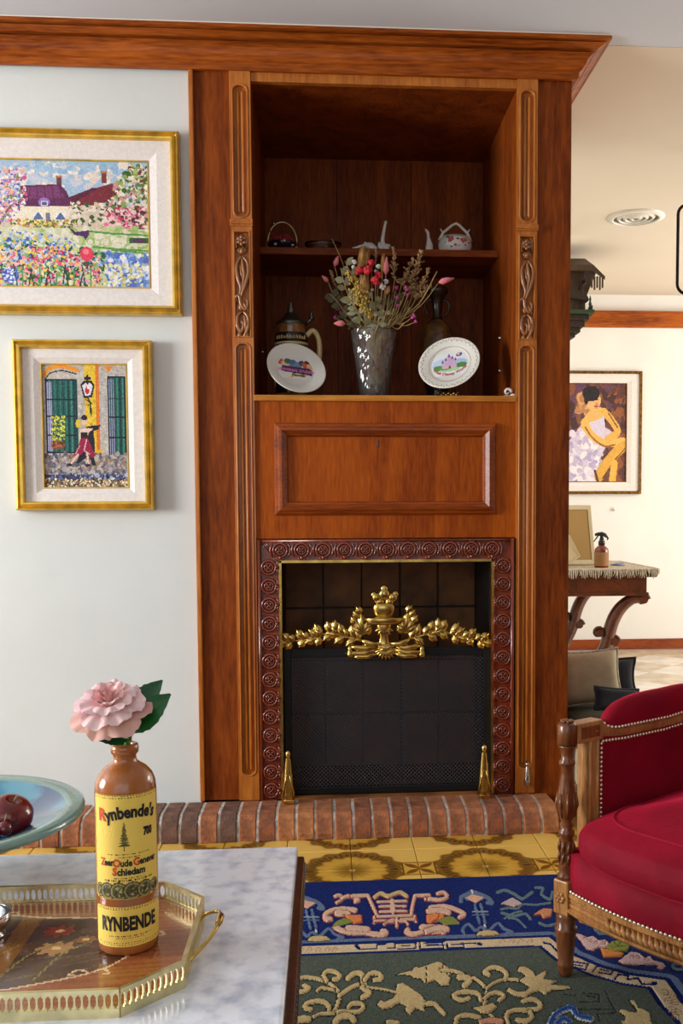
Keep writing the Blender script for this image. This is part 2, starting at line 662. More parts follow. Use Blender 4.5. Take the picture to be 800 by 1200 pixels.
def tile_material():
    m = bpy.data.materials.new('tile_glaze')
    m.use_nodes = True
    nt = m.node_tree
    b = nt.nodes['Principled BSDF']
    b.inputs['Roughness'].default_value = 0.28
    N, L = nt.nodes.new, nt.links.new
    tc = N('ShaderNodeTexCoord')
    sep = N('ShaderNodeSeparateXYZ')
    L(tc.outputs['Object'], sep.inputs[0])

    def mth(op, a, bb=None):
        n = N('ShaderNodeMath')
        n.operation = op
        for i, q in enumerate((a, bb)):
            if q is None:
                continue
            if isinstance(q, (int, float)):
                n.inputs[i].default_value = q
            else:
                L(q, n.inputs[i])
        return n.outputs[0]

    def ramp(v, stops, interp='LINEAR'):
        r = N('ShaderNodeValToRGB')
        r.color_ramp.interpolation = interp
        e = r.color_ramp.elements
        while len(e) < len(stops):
            e.new(0.5)
        for k, (p, c) in enumerate(stops):
            e[k].position = p
            e[k].color = lin(c)
        L(v, r.inputs[0])
        return r.outputs[0]
    # the medallion is centred on the tile corner at (-hx, -hy); the small square on the corner (+hx, -hy)
    dx = mth('ADD', sep.outputs[0], TW / 2)
    dy = mth('ADD', sep.outputs[1], TD / 2)
    rad = mth('SQRT', mth('ADD', mth('MULTIPLY', dx, dx), mth('MULTIPLY', dy, dy)))
    ang = mth('ARCTAN2', dy, dx)
    rr = mth('DIVIDE', rad, 0.2)
    spokes = mth('MULTIPLY', mth('SINE', mth('MULTIPLY', ang, 44.0)), 0.5)
    petals = mth('MULTIPLY', mth('SINE', mth('MULTIPLY', ang, 16.0)), 0.03)
    rp = mth('ADD', rr, petals)
    base = ramp(rp, [(0.0, (236, 200, 110)), (0.05, (120, 84, 20)), (0.16, (150, 108, 28)), (0.36, (206, 160, 62)), (0.5, (196, 148, 52)), (0.55, (122, 84, 18)),
                     (0.70, (134, 94, 22)), (0.745, (112, 76, 14)), (0.80, (222, 178, 86)), (1.0, (226, 184, 92))])
    ringm = ramp(rr, [(0.0, (0, 0, 0)), (0.57, (255, 255, 255)), (0.68, (0, 0, 0))], 'CONSTANT')
    dots = ramp(mth('ADD', spokes, 0.5), [(0.0, (0, 0, 0)), (0.6, (255, 255, 255))], 'CONSTANT')
    mm = mth('MULTIPLY', ringm, dots)
    mx = N('ShaderNodeMix')
    mx.data_type = 'RGBA'
    L(mm, mx.inputs[0])
    L(base, mx.inputs[6])
    mx.inputs[7].default_value = lin((72, 46, 8))
    # square motif
    ex = mth('ABSOLUTE', mth('SUBTRACT', sep.outputs[0], TW / 2))
    ey = mth('ABSOLUTE', mth('ADD', sep.outputs[1], TD / 2))
    mxm = mth('MAXIMUM', ex, ey)
    sq = mth('LESS_THAN', mxm, 0.052)
    inner = mth('LESS_THAN', mxm, 0.046)
    diag = mth('ABSOLUTE', mth('SUBTRACT', ex, ey))
    leaf = mth('LESS_THAN', diag, mth('MULTIPLY', mth('SINE', mth('MULTIPLY', mth('ADD', ex, ey), 36.0)), 0.016))
    sqc = N('ShaderNodeMix')
    sqc.data_type = 'RGBA'
    L(mth('MULTIPLY', leaf, inner), sqc.inputs[0])
    sqc.inputs[6].default_value = lin((206, 158, 60))
    sqc.inputs[7].default_value = lin((120, 76, 18))
    line = mth('SUBTRACT', sq, inner)
    sqd = N('ShaderNodeMix')
    sqd.data_type = 'RGBA'
    L(line, sqd.inputs[0])
    L(sqc.outputs[2], sqd.inputs[6])
    sqd.inputs[7].default_value = lin((110, 70, 16))
    mx2 = N('ShaderNodeMix')
    mx2.data_type = 'RGBA'
    L(sq, mx2.inputs[0])
    L(mx.outputs[2], mx2.inputs[6])
    L(sqd.outputs[2], mx2.inputs[7])
    L(mx2.outputs[2], b.inputs['Base Color'])
    MATS['tile_glaze'] = m


TW, TD = 0.2012, 0.1665
tile_material()


def chamfer_tile(name, m, a, b, t, e=.0015):
    """tile top at z=0, centred; softened upper edge"""
    mb = MB()
    a, b = a / 2 - .0012, b / 2 - .0012
    vs = []
    for x, y, z in ((a, b, -t), (a, b, -e), (a - e, b - e, 0)):
        vs += [(-x, -y, z), (x, -y, z), (x, y, z), (-x, y, z)]
    fs = [(8, 9, 10, 11)]
    for l in (0, 4):
        fs += [(l + i, l + (i + 1) % 4, l + 4 + (i + 1) % 4, l + 4 + i) for i in range(4)]
    mb._add(vs, fs)
    return mb.data(name, m)


def tile_variant(sx, sy):
    """the quarter of the medallion this tile carries is chosen by mirroring the mesh"""
    me = chamfer_tile('floor_tile', 'tile_glaze', TW, TD, .006)
    return me


tme = tile_variant(1, 1)
X0, Y0 = 0.0652, -0.463        # a medallion centre (tile corner)
for i in range(-8, 12):
    for j in range(-6, 8):
        cx, cy = X0 + (i + .5) * TW, Y0 + (j + .5) * TD
        if cy > -.14 and cx < XR + .05 or cy < -.8 and cx < -.6:
            continue
        o = link('tile', tme, fl, (cx, cy, 0))
        o.scale = (1 if i % 2 == 0 else -1, 1 if j % 2 == 0 else -1, 1)

# hall floor of pale larger tiles
mat('hall_tile', (222, 206, 178), 0.25, color2=(176, 158, 132), vscale=7, detail=3)
mat('hall_tile_light', (240, 234, 222), 0.22, color2=(206, 196, 180), vscale=7, detail=3)
hme = [chamfer_tile('hall_floor_tile', k, .33, .33, .006) for k in ('hall_tile', 'hall_tile_light')]
for i in range(0, 9):
    for j in range(0, 11):
        u, v = (i - 4) * .33, (j - 5) * .33
        a = PI / 4
        x, y = 2.3 + u * math.cos(a) - v * math.sin(a), 2.35 + u * math.sin(a) + v * math.cos(a)
        if x < XH + .24 or y > YF - .24 or y < 1.1 or x > XRW - .24:
            continue
        link('tile', hme[(i + j) % 2], fl, (x, y, .0005), (0, 0, a))
MB().box(XR, XRW, .87, YF, -.0055, -.003).build('hall_bed', 'hall_tile', fl)

# ---- hall cornice and skirting on the far wall
bp_ = MB()
prof = [(0, 2.37), (-.012, 2.37), (-.018, 2.385), (-.03, 2.40), (-.03, 2.425), (-.05, 2.445), (-.062, 2.455), (-.062, 2.481), (0, 2.481)]
bp_.prism([(YF + p[0], p[1]) for p in prof], XH, XRW, 'x')
struct(bp_.build('trim_2', 'crown_wood'))
struct(MB().box(XH, XRW, YF - .015, YF, 0, .079).build('baseboard_far', 'mahogany_cross', bevel=.003))

# ---- crown moulding along the wall and round the cabinet
prof = [(0.0, 2.500), (.014, 2.500), (.018, 2.506), (.018, 2.522), (.026, 2.527), (.030, 2.534), (.036, 2.540), (.040, 2.552), (.046, 2.561), (.056, 2.567), (.060, 2.569),
        (.048, 2.571), (.048, 2.576), (.068, 2.577), (.074, 2.581), (.086, 2.586), (.092, 2.588), (.082, 2.589), (.082, 2.592), (.104, 2.594), (.104, 2.607), (0.0, 2.607)]
path = [(XLW, 0.0, 0, -1), (XR, 0.0, 1, -1), (XR, 0.84, 1, 0)]
mb = MB()
n = len(prof)
vs = []
for px, py, dx, dy in path:
    for p, z in prof:
        vs.append((px + dx * p, py + dy * p, z))
fs = []
for a in range(2):
    for k in range(n - 1):
        fs.append((a * n + k, (a + 1) * n + k, (a + 1) * n + k + 1, a * n + k + 1))
fs += [tuple(range(n)), tuple(range(2 * n, 3 * n))]
mb._add(vs, fs)
crown = struct(mb.build('trim_1', 'crown_wood'))
MB().box(XLW, XR + .106, -.1055, -.1035, 2.6045, 2.607).build('caulk_line', 'caulk', crown)

# ------------------------------------------------------------------ fireplace cabinet
PLi, PLo, PRi, PRo = -.238, -.307, .644, .713    # pilaster inner and outer edges
ZB, ZSH, ZCR = .083, 1.435, 2.502                # hearth top, underside of mantel ledge, underside of crown
ZN0, ZN1 = 1.455, 2.472                          # niche bottom and top
YN = .715                                        # niche depth
cab = thing('fireplace_cabinet', 'tall built-in mahogany fireplace surround with open display niche and fluted pilasters', 'fireplace', (.2, 0, 0))


def cb(mb, name, m, par=None, **k):
    return mb.build(name, m, par or cab, world=True, **k)


cb(MB().box(XL, XL + .016, -.012, .03, ZB, ZCR), 'edge_trim', 'pilaster_wood', bevel=.004)
cb(MB().box(XL + .016, PLo, .004, .80, ZB, ZCR), 'side_panel', 'mahogany')
cb(MB().box(PRo, XR, .004, .80, 0.0, ZCR), 'side_panel', 'mahogany', bevel=.003)
cb(MB().box(PLi, PRi, 0, .025, ZN1, ZCR), 'header', 'pilaster_wood', bevel=.002)
cb(MB().box(PLi - .02, PRi + .02, .025, .80, ZN1, ZCR), 'niche_top', 'mahogany')


def stadium(cx, z0, z1, hw, n=8):
    pts = []
    for i in range(n + 1):
        a = PI * i / n
        pts.append((cx + hw * math.cos(a), z1 - hw * .8 + hw * math.sin(a) * .8))
    for i in range(n + 1):
        a = PI + PI * i / n
        pts.append((cx + hw * math.cos(a), z0 + hw * .8 + hw * math.sin(a) * .8))
    return pts


def carving(mb, h, wd):
    """acanthus drop: rosette, long curling leaf, two scrolls; centred on x, hanging from z=0 to -h, proud towards -y"""
    def P(x, z, y=0.0):
        return (x * wd / 2, -.004 - y, -z * h)
    for k in range(6):
        a = PI / 2 + 2 * PI * k / 6
        mb.ball((math.cos(a) * wd * .24, -.007, -.07 * h + math.sin(a) * wd * .24), (wd * .17, .006, wd * .17), 8, 6)
    mb.ball((0, -.012, -.07 * h), (wd * .14, .007, wd * .14), 8, 6)
    for sgn in (-1, 1):
        mb.tube([P(.2 * sgn, .11), P(.75 * sgn, .14, .004), P(.8 * sgn, .04, .003), P(.5 * sgn, .0)], [.003, .005, .004, .002], 6)
        mb.tube([P(.1 * sgn, .13), P(.5 * sgn, .165, .004), P(.2 * sgn, .20, .002)], [.003, .005, .002], 6)
    mb.ball(P(0, .17, .004), (wd * .2, .007, wd * .22), 8, 6)

    def crl(pts, r):
        mb.tube([P(*p) for p in spline(pts, 5)], r, 6)
    # long leaf with ribs
    crl([(-.1, .22, .002), (-.75, .30, .005), (-.62, .42, .007), (-.2, .52, .007), (-.55, .60, .004)], [.003, .006, .007, .006, .002])
    crl([(.1, .22, .002), (.75, .28, .005), (.85, .38, .007), (.45, .48, .008), (0, .56, .006), (-.3, .62, .004)], [.003, .005, .007, .007, .005, .002])
    crl([(0, .24, .004), (.15, .33, .009), (.3, .40, .009), (.05, .5, .008), (-.15, .58, .005)], [.003, .006, .006, .005, .003])
    crl([(-.3, .30, .005), (-.1, .38, .008), (.05, .44, .007)], [.002, .005, .002])
    # middle curls
    crl([(-.8, .66, .003), (-.9, .60, .005), (-.45, .60, .006), (-.2, .68, .006), (.4, .72, .005), (.75, .66, .005), (.5, .62, .004)], [.002, .005, .006, .006, .006, .005, .002])
    crl([(.1, .66, .004), (.5, .70, .006), (.85, .74, .004)], [.005, .005, .002])
    mb.ball(P(-.25, .70, .004), (wd * .2, .007, wd * .25), 8, 6)
    # lower leaf and scroll
    crl([(0, .74, .003), (-.7, .78, .005), (-.75, .88, .006), (-.2, .93, .006), (.1, .86, .006), (-.25, .83, .005)], [.003, .006, .007, .006, .005, .003])
    crl([(.1, .74, .003), (.7, .79, .006), (.75, .88, .006), (.3, .96, .005), (0, 1.0, .003)], [.003, .006, .007, .006, .002])
    crl([(.2, .78, .005), (.4, .85, .009), (.3, .92, .007)], [.003, .006, .002])
    mb.ball(P(-.5, .965, .003), (wd * .18, .006, wd * .2), 8, 6)
    mb.ball(P(.55, .965, .003), (wd * .18, .006, wd * .2), 8, 6)
    return mb


cw = .046
carve_me = carving(MB(), .345, cw).data('carved_drop', 'carved_oak')
for x0, x1, zt0, zt1, cz1, cz0 in ((PLo, PLi, 2.455, 2.035, 1.985, 1.648), (PRi, PRo, 2.462, 2.035, 1.985, 1.648)):
    cx = (x0 + x1) / 2
    hw = (x1 - x0) / 2 - .013
    holes = [stadium(cx, zt1, zt0, hw), [(cx - cw / 2, cz0), (cx + cw / 2, cz0), (cx + cw / 2, cz1), (cx - cw / 2, cz1)], stadium(cx, .17, 1.622, hw)]
    p = cb(MB().plate([(x0, ZB), (x1, ZB), (x1, ZCR), (x0, ZCR)], holes, -.008, .006), 'pilaster', 'pilaster_wood')
    cb(MB().box(x0, x1, .005, .012, ZB, ZCR), 'pilaster_back', 'pilaster_wood', p)
    for z0, z1 in ((zt1, zt0), (.17, 1.622)):
        for k in (-1, 1):
            mb = MB()
            xx = cx + k * hw * .36
            mb.tube([(xx, .003, z0 + .012), (xx, .003, z0 + .02), (xx, .003, z1 - .02), (xx, .003, z1 - .012)], [.002, .0062, .0062, .002], 8)
            cb(mb, 'reed', 'pilaster_wood', p)
        cb(MB().tube([(q[0], -.008, q[1]) for q in stadium(cx, z0 - .003, z1 + .003, hw + .003)], .0028, 6, closed=True), 'flute_bead', 'pilaster_wood', p)
    mb = MB()
    for a, b, c in ((2.004, 2.010, .006), (2.010, 2.018, .010), (2.018, 2.026, .006)):
        mb.box(x0 - .003, x1 + .003, -.008 - c, -.006, a, b)
    cb(mb, 'ledge_moulding', 'pilaster_wood', p, bevel=.0015)
    o = link('carved_drop', carve_me, p, (cx - .2, .002, cz1 - .002))
    cb(MB().frame(cx - cw / 2 - .006, cx + cw / 2 + .006, cz0 - .006, cz1 + .006, [(0, 0), (.002, .003), (.005, .003), (.006, 0)], -.008), 'carving_frame', 'pilaster_wood', p)

# niche interior
cb(MB().box(PLi - .02, PLi, .012, YN, ZN0, ZN1), 'niche_side', 'mahogany')
cb(MB().box(PRi, PRi + .02, .012, YN, ZN0, ZN1), 'niche_side', 'mahogany')
for a, b in ((PLi - .02, .05), (.05, .35), (.35, PRi + .02)):
    cb(MB().box(a + .001, b - .001, YN, YN + .02, ZN0, ZN1), 'back_board', 'mahogany')
ZS0, ZS1 = 2.008, 2.028
sh = cb(MB().box(PLi, PRi, .355, YN, ZS0, ZS1), 'shelf', 'shelf_mahogany')
cb(MB().box(PLi, PRi, .348, .356, ZS0 - .004, ZS1 + .002), 'shelf_lip', 'shelf_mahogany', sh, bevel=.003)
for x, z in ((PLi + .002, 1.66), (PRi - .002, 1.70), (PRi - .002, 1.58)):
    q = MB(); q.ball((x, .42 if x < 0 else .30, z), .008, 8, 6)
    cb(q, 'shelf_peg', 'silver')
q = MB(); q.ball((PLi + .035, YN - .004, 2.215), .009, 8, 6)
cb(q, 'shelf_peg', 'silver')

# mantel ledge, overmantel board and its raised moulding
cb(MB().box(PLi - .002, PRi + .002, -.010, YN, ZSH, ZN0), 'mantel_ledge', 'shelf_edge_wood', bevel=.004)
om = cb(MB().box(PLi, PRi, .0, .03, .975, ZSH), 'overmantel_board', 'panel_mahogany')
a, b = onY((322, 604)), onY((581, 496))
cb(MB().frame(a.x, b.x, a.z, b.z, [(0, 0), (.001, .008), (.006, .014), (.012, .016), (.018, .022), (.026, .024), (.032, .018), (.038, .012), (.042, .010), (.046, .004), (.047, -.002)], 0), 'panel_moulding', 'mahogany_cross', om)
kn = onY((443, 520))
cb(MB().ball((kn.x, .0012, kn.z), (.006, .002, .020), 8, 6), 'knot', 'walnut_dark', om)

# carved fire surround
a, b = onY((302.5, 936)), onY((602.5, 631))
SX0, SX1, SZ0, SZ1 = PLi + .004, PRi - .006, ZB, .972
SW = .071
sur = cb(MB().box(SX0, SX0 + SW, -.004, .05, SZ0, SZ1), 'surround_jamb', 'carved_mahogany')
sur2 = cb(MB().box(SX1 - SW, SX1, -.004, .05, SZ0, SZ1), 'surround_jamb', 'carved_mahogany')
sur3 = cb(MB().box(SX0 + SW, SX1 - SW, -.004, .05, SZ1 - SW, SZ1), 'surround_lintel', 'carved_mahogany')
mb = MB()
for x0, x1, z0, z1 in ((SX0, SX0 + .011, SZ0, SZ1), (SX1 - .011, SX1, SZ0, SZ1)):
    mb.tube([((x0 + x1) / 2, -.008, z0), ((x0 + x1) / 2, -.008, z1)], .0068, 10)
mb.tube([(SX0, -.006, SZ1 - .005), (SX1, -.006, SZ1 - .005)], .0055, 10)
cb(mb, 'outer_bead', 'carved_mahogany')


def rosette():
    """guilloche roundel with a small flower, and the leaf tip below it; width 1 along x"""
    m = MB()
    ring = lambda r, n=14: [(r * math.cos(2 * PI * i / n), -.006, r * math.sin(2 * PI * i / n)) for i in range(n)]
    m.tube(ring(.0235), .0050, 6, closed=True)
    for sg in (-1, 1):
        m.tube([(sg * (.0335 - .006 * (z / .02) ** 2), -.005, z) for z in (-.024, -.014, 0, .014, .024)], [.002, .0042, .005, .0042, .002], 6)
    m.tube(ring(.0140), .0042, 6, closed=True)
    for k in range(4):
        a = PI / 4 + k * PI / 2
        m.ball((.0072 * math.cos(a), -.007, .0072 * math.sin(a)), (.0046, .006, .0046), 6, 4)
    m.ball((0, -.0115, 0), .0040, 6, 4)
    return m


ros_me = rosette().data('rosette', 'carved_mahogany')


def bead_leaf():
    m = MB()
    m.ball((0, -.005, 0), (.0064, .008, .0085), 7, 5)
    m.tube([(-.015, -.002, .006), (-.009, -.006, -.004), (0, -.004, -.009)], [.002, .0045, .002], 5)
    m.tube([(.015, -.002, .006), (.009, -.006, -.004), (0, -.004, -.009)], [.002, .0045, .002], 5)
    return m


leaf_me = bead_leaf().data('leaf_drop', 'carved_mahogany')
nt_ = 11
pit = (SX1 - SX0 - 2 * .04) / nt_
for k in range(nt_):
    x = SX0 + .04 + (k + .5) * pit
    link('rosette', ros_me, sur3, (x - .2, -.003, SZ1 - .036))
    link('leaf_drop', leaf_me, sur3, (x - .2, -.005, SZ1 - .062))
nv = 13
pv = (SZ1 - .062 - SZ0) / nv
for k in range(nv):
    z = SZ0 + (k + .5) * pv
    for s_, xx, xl, rot in ((sur, SX0 + .037, SX0 + .063, -PI / 2), (sur2, SX1 - .037, SX1 - .063, PI / 2)):
        link('rosette', ros_me, s_, (xx - .2, -.003, z))
        link('leaf_drop', leaf_me, s_, (xl - .2, -.005, z), (0, rot, 0))
for s_, xx in ((sur, SX0 + .03), (sur2, SX1 - .03)):
    q = MB()
    sg = 1 if xx < 0 else -1
    for d in (0, .008, .016):
        q.tube([(xx - sg * .02 + sg * d, -.006, SZ1 - .012), (xx + sg * .018 + sg * d * .4, -.006, SZ1 - .05 + d)], .0028, 6)
    cb(q, 'mitre_leaf', 'carved_mahogany', s_)

# brass edging of the opening
OX0, OX1, OZ1 = SX0 + SW, SX1 - SW, SZ1 - SW
cb(MB().box(OX0 - .001, OX0 + .008, -.012, .03, SZ0, OZ1).box(OX1 - .008, OX1 + .001, -.012, .03, SZ0, OZ1).box(OX0, OX1, -.012, .03, OZ1 - .008, OZ1 + .001), 'brass_edging', 'brass')

# firebox
YFB = .40
cb(MB().box(OX0 - .01, OX0 + .004, .03, YFB, .0, OZ1 + .01), 'firebox_wall', 'black_iron')
cb(MB().box(OX1 - .004, OX1 + .01, .03, YFB, .0, OZ1 + .01), 'firebox_wall', 'black_iron')
cb(MB().box(OX0 - .01, OX1 + .01, .03, YFB, OZ1 - .002, OZ1 + .01), 'firebox_lid', 'black_iron')
cb(MB().box(OX0, OX1, .002, YFB + .02, 0.01, ZB - .001), 'firebox_floor', 'firebox_dark')
fb = cb(MB().box(OX0, OX1, YFB + .012, YFB + .03, ZB, OZ1), 'firebox_back', 'black_iron')
tz = (OZ1 - ZB) / 4
for i in range(5):
    for j in range(4):
        w_ = (OX1 - OX0) / 5
        cb(MB().box(OX0 + i * w_ + .003, OX0 + (i + 1) * w_ - .003, YFB, YFB + .014, ZB + j * tz + .003, ZB + (j + 1) * tz - .003), 'tile', 'firebox_dark', fb, bevel=.002, bseg=1)
# damper pull on the right pilaster
q = MB()
a = onY((617, 893)); b = onY((616, 920))
q.lathe([(.003, 0), (.0105, .006), (.0125, .02), (.009, .045), (.005, .07), (.004, .074), (.007, .077), (.007, .083), (.003, .086)], 12, (b.x, -.020, b.z))
q.tube([(b.x, -.02, b.z + .082), (b.x, -.006, b.z + .086)], .003, 6)
cb(q, 'damper_pull', 'silver')

# ------------------------------------------------------------------ brick hearth
mat('brick_a', (186, 116, 72), 0.9, color2=(128, 78, 52), vscale=30, bump=.7, bscale=120)
mat('brick_b', (166, 96, 58), 0.9, color2=(98, 62, 46), vscale=25, bump=.7, bscale=120)
mat('brick_c', (198, 130, 78), 0.9, color2=(144, 90, 54), vscale=30, bump=.7, bscale=120)
mat('brick_d', (130, 92, 74), 0.9, color2=(76, 56, 48), vscale=25, bump=.7, bscale=120)
he = thing('brick_hearth', 'low hearth kerb of rounded red bricks set on edge below the fireplace', 'hearth', (.0, -.09, 0))
HY0 = -.188
pr = [(.0, 0), (.0, .080), (HY0 + .055, .084), (HY0 + .032, .079), (HY0 + .014, .066), (HY0 + .004, .045), (HY0, .02), (HY0, 0)]
HX1 = .762
bw = .0623
variants = []
for k in range(8):
    r2 = random.Random(k)
    m = MB()
    m.prism([(p[0] + r2.uniform(-.002, .002), max(0, p[1] + (r2.uniform(-.002, .002) if p[1] > .01 else 0))) for p in pr], -(bw - .0075) / 2, (bw - .0075) / 2, 'x')
    variants.append(m.data('brick', ['brick_a', 'brick_b', 'brick_c', 'brick_d'][[0, 1, 2, 3, 0, 1, 2, 0][k]], bevel=.003, bseg=1))
k = 0
x = HX1 - bw / 2
while x > -1.6:
    o = link('brick', variants[rnd.choice([0, 1, 2, 4, 5, 6, 7] if x > -.3 else [0, 1, 3, 4, 5, 3])], he, (x, .09 + rnd.uniform(-.002, .001), rnd.uniform(-.001, .001)), (0, rnd.uniform(-.015, .015), 0))
    x -= bw
    k += 1
mb = MB()
mb.prism([(p[0] + .0034 if p[0] < 0 else p[0], p[1] * .966) for p in pr], x + bw / 2, HX1 - .01, 'x')
mb.build('mortar_bed', 'mortar', he, world=True)

# ------------------------------------------------------------------ framed pictures
mat('linen', (240, 232, 226), 0.9, vary=.05, vscale=90, bump=.5, bscale=420)
mat('backing', (150, 120, 86), 0.9)
GILT = [(0, 0), (.001, .034), (.004, .040), (.008, .041), (.011, .035), (.013, .033), (.016, .038), (.021, .042), (.026, .041), (.029, .034), (.030, .024)]


def picture(name, label, box, wall_y, prof, matw, cv, grid_mat='print', mat_h=(.026, .016), tilt=0.0, gm='gilt', inner='gilt'):
    """box = (x0, x1, z0, z1) outer size; parts: frame, linen mat with bevel, slip, stitched picture, backing"""
    x0, x1, z0, z1 = box
    t = thing(name, label, 'picture', ((x0 + x1) / 2, wall_y, z0))
    cx = (x0 + x1) / 2
    fw = prof[-1][0]
    X0, X1 = x0 - cx, x1 - cx
    H = z1 - z0
    MB().frame(X0, X1, 0, H, prof, -.002).build('frame', gm, t)
    a = fw - .001
    l, r, b_, tp = matw
    m = MB()
    # sloping linen mat, four faces, from (fw, high) to (window, low)
    oz0, oz1, ox0, ox1 = a, H - a, X0 + a, X1 - a
    ix0, ix1, iz0, iz1 = ox0 + l, ox1 - r, oz0 + b_, oz1 - tp
    k = .62

    def ringp(q):
        return [(ox0 + (ix0 - ox0) * q, oz0 + (iz0 - oz0) * q), (ox1 + (ix1 - ox1) * q, oz0 + (iz0 - oz0) * q),
                (ox1 + (ix1 - ox1) * q, oz1 + (iz1 - oz1) * q), (ox0 + (ix0 - ox0) * q, oz1 + (iz1 - oz1) * q)]
    levels = [(0, mat_h[0]), (k, mat_h[0] - .001), (1, mat_h[1])]
    vs = [(p[0], -h, p[1]) for q, h in levels for p in ringp(q)]
    fs = [(4 * e + i, 4 * e + (i + 1) % 4, 4 * e + 4 + (i + 1) % 4, 4 * e + 4 + i) for e in range(2) for i in range(4)]
    m._add(vs, fs)
    m.build('linen_mat', 'linen', t)
    MB().frame(ix0 - .001, ix1 + .001, iz0 - .001, iz1 + .001, [(0, mat_h[1] - .001), (.0005, mat_h[1] + .003), (.004, mat_h[1] + .003), (.005, mat_h[1] - .003)]).build('slip', inner, t)
    cx0, cx1, cy0, cy1 = cv.xe[0], cv.xe[-1], cv.ye[0], cv.ye[-1]

    def pos(x, y, h):
        return (ix0 + .003 + (ix1 - ix0 - .006) * (x - cx0) / (cx1 - cx0), -(mat_h[1] - .004), iz1 - .003 - (iz1 - iz0 - .006) * (y - cy0) / (cy1 - cy0))
    link('picture_surface', cv.mesh('picture_surface', pos, grid_mat), t)
    MB().box(X0 + .004, X1 - .004, -.008, -.001, .004, H - .004).build('backing_board', 'backing', t)
    return t


# ---- cottage garden needlework, painted stitch by stitch (coordinates of a 3.33x enlargement)
c = Canvas(280, 186, -170, 615, 150, 665, (168, 192, 214))
c.dabs(-170, 615, 165, 260, 138, [(226, 208, 196), (238, 226, 214), (200, 205, 215)], 8.4, 22.4, .5, 2)
c.dabs(-170, 615, 150, 200, 92, [(150, 182, 212), (165, 195, 220)], 6.0, 17.2, .5, 3)
c.rect(-170, 615, 330, 430, (206, 190, 170))
c.poly([(305, 305), (400, 262), (500, 232), (520, 300), (400, 330), (310, 335)], (120, 40, 50))
c.poly([(305, 300), (400, 258), (420, 262), (330, 318)], (90, 30, 60))
c.rect(436, 456, 192, 238, (120, 60, 46)); c.rect(434, 458, 190, 198, (200, 120, 70))
c.poly([(90, 335), (318, 335), (318, 412), (85, 412)], (236, 224, 200))
c.rect(262, 282, 214, 258, (110, 60, 60)); c.rect(259, 285, 212, 220, (190, 120, 90))
c.poly([(120, 255), (275, 245), (300, 275), (322, 335), (85, 340), (130, 300)], (98, 40, 84))
c.poly([(150, 262), (270, 252), (290, 300), (150, 310)], (122, 58, 104))
for k in range(5):
    c.stroke([(160 + k * 28, 258), (150 + k * 34, 330)], 3, (78, 30, 72))
c.ell(212, 320, 22, 18, (150, 120, 190)); c.rect(200, 226, 315, 336, (230, 225, 235)); c.rect(204, 222, 320, 332, (90, 90, 130))
for x in (170, 256):
    c.rect(x, x + 36, 362, 390, (90, 110, 150)); c.poly([(x, 362), (x + 16, 362), (x, 386)], (240, 238, 240)); c.poly([(x + 36, 362), (x + 20, 362), (x + 36, 386)], (240, 238, 240))
c.rect(217, 235, 362, 414, (150, 110, 100)); c.rect(221, 231, 366, 400, (110, 120, 150))
# tree and shrubs at the right
c.dabs(330, 615, 160, 430, 758, [(90, 128, 54), (60, 96, 40), (140, 160, 84), (226, 206, 190), (238, 224, 206), (206, 140, 150), (120, 60, 50), (176, 184, 110)], 4.2, 13.2, .6, 4,
       lambda x, y: (x - 520) / 140.0 + (y - 290) / 330.0 > -.35)
c.dabs(430, 600, 340, 435, 206, [(190, 50, 90), (226, 120, 150), (240, 214, 206), (90, 40, 60), (236, 190, 190)], 4.2, 10.6, .6, 5)
c.dabs(310, 450, 320, 420, 114, [(236, 222, 204), (220, 200, 180), (60, 90, 50), (210, 190, 160)], 4.8, 13.2, .6, 6)
c.dabs(80, 330, 392, 424, 161, [(60, 100, 60), (210, 180, 50), (90, 130, 60), (226, 200, 80), (200, 120, 60)], 3.0, 7.3, .7, 7)
# lawn
c.rect(-170, 615, 424, 540, (206, 206, 170))
c.dabs(100, 615, 428, 520, 276, [(190, 200, 140), (220, 212, 186), (160, 186, 110), (226, 220, 196)], 6.0, 22.4, .18, 8)
for y, x0 in ((436, 380), (470, 540), (500, 400), (512, 470), (560, 560)):
    c.stroke([(x0, y), (x0 + 90, y + 8), (615, y + 14)], 8, (90, 150, 70))
c.rect(540, 615, 460, 482, (50, 90, 60)); c.ell(575, 472, 26, 8, (90, 50, 90))
# pond
c.poly([(400, 515), (615, 540), (615, 665), (470, 665), (430, 600)], (110, 140, 200))
c.dabs(400, 615, 525, 665, 252, [(150, 176, 224), (84, 110, 186), (206, 216, 236), (230, 232, 236), (96, 130, 200)], 4.8, 17.2, .22, 9)
c.dabs(430, 600, 570, 660, 92, [(226, 216, 150), (240, 232, 200), (196, 190, 110)], 4.2, 9.2, .8, 10)
# blossom tree at the left
c.stroke([(0, 540), (28, 470), (30, 420), (20, 380)], 16, (130, 76, 70)); c.stroke([(30, 430), (60, 370), (90, 330)], 9, (130, 76, 70)); c.stroke([(-120, 520), (-110, 420), (-90, 360)], 14, (110, 66, 60))
c.dabs(-170, 145, 185, 400, 988, [(226, 130, 170), (240, 170, 130), (232, 190, 200), (150, 120, 200), (244, 214, 190), (110, 140, 70), (236, 236, 230), (90, 90, 160), (206, 90, 130)], 3.0, 8.6, .7, 11,
       lambda x, y: x + y * .8 < 400)
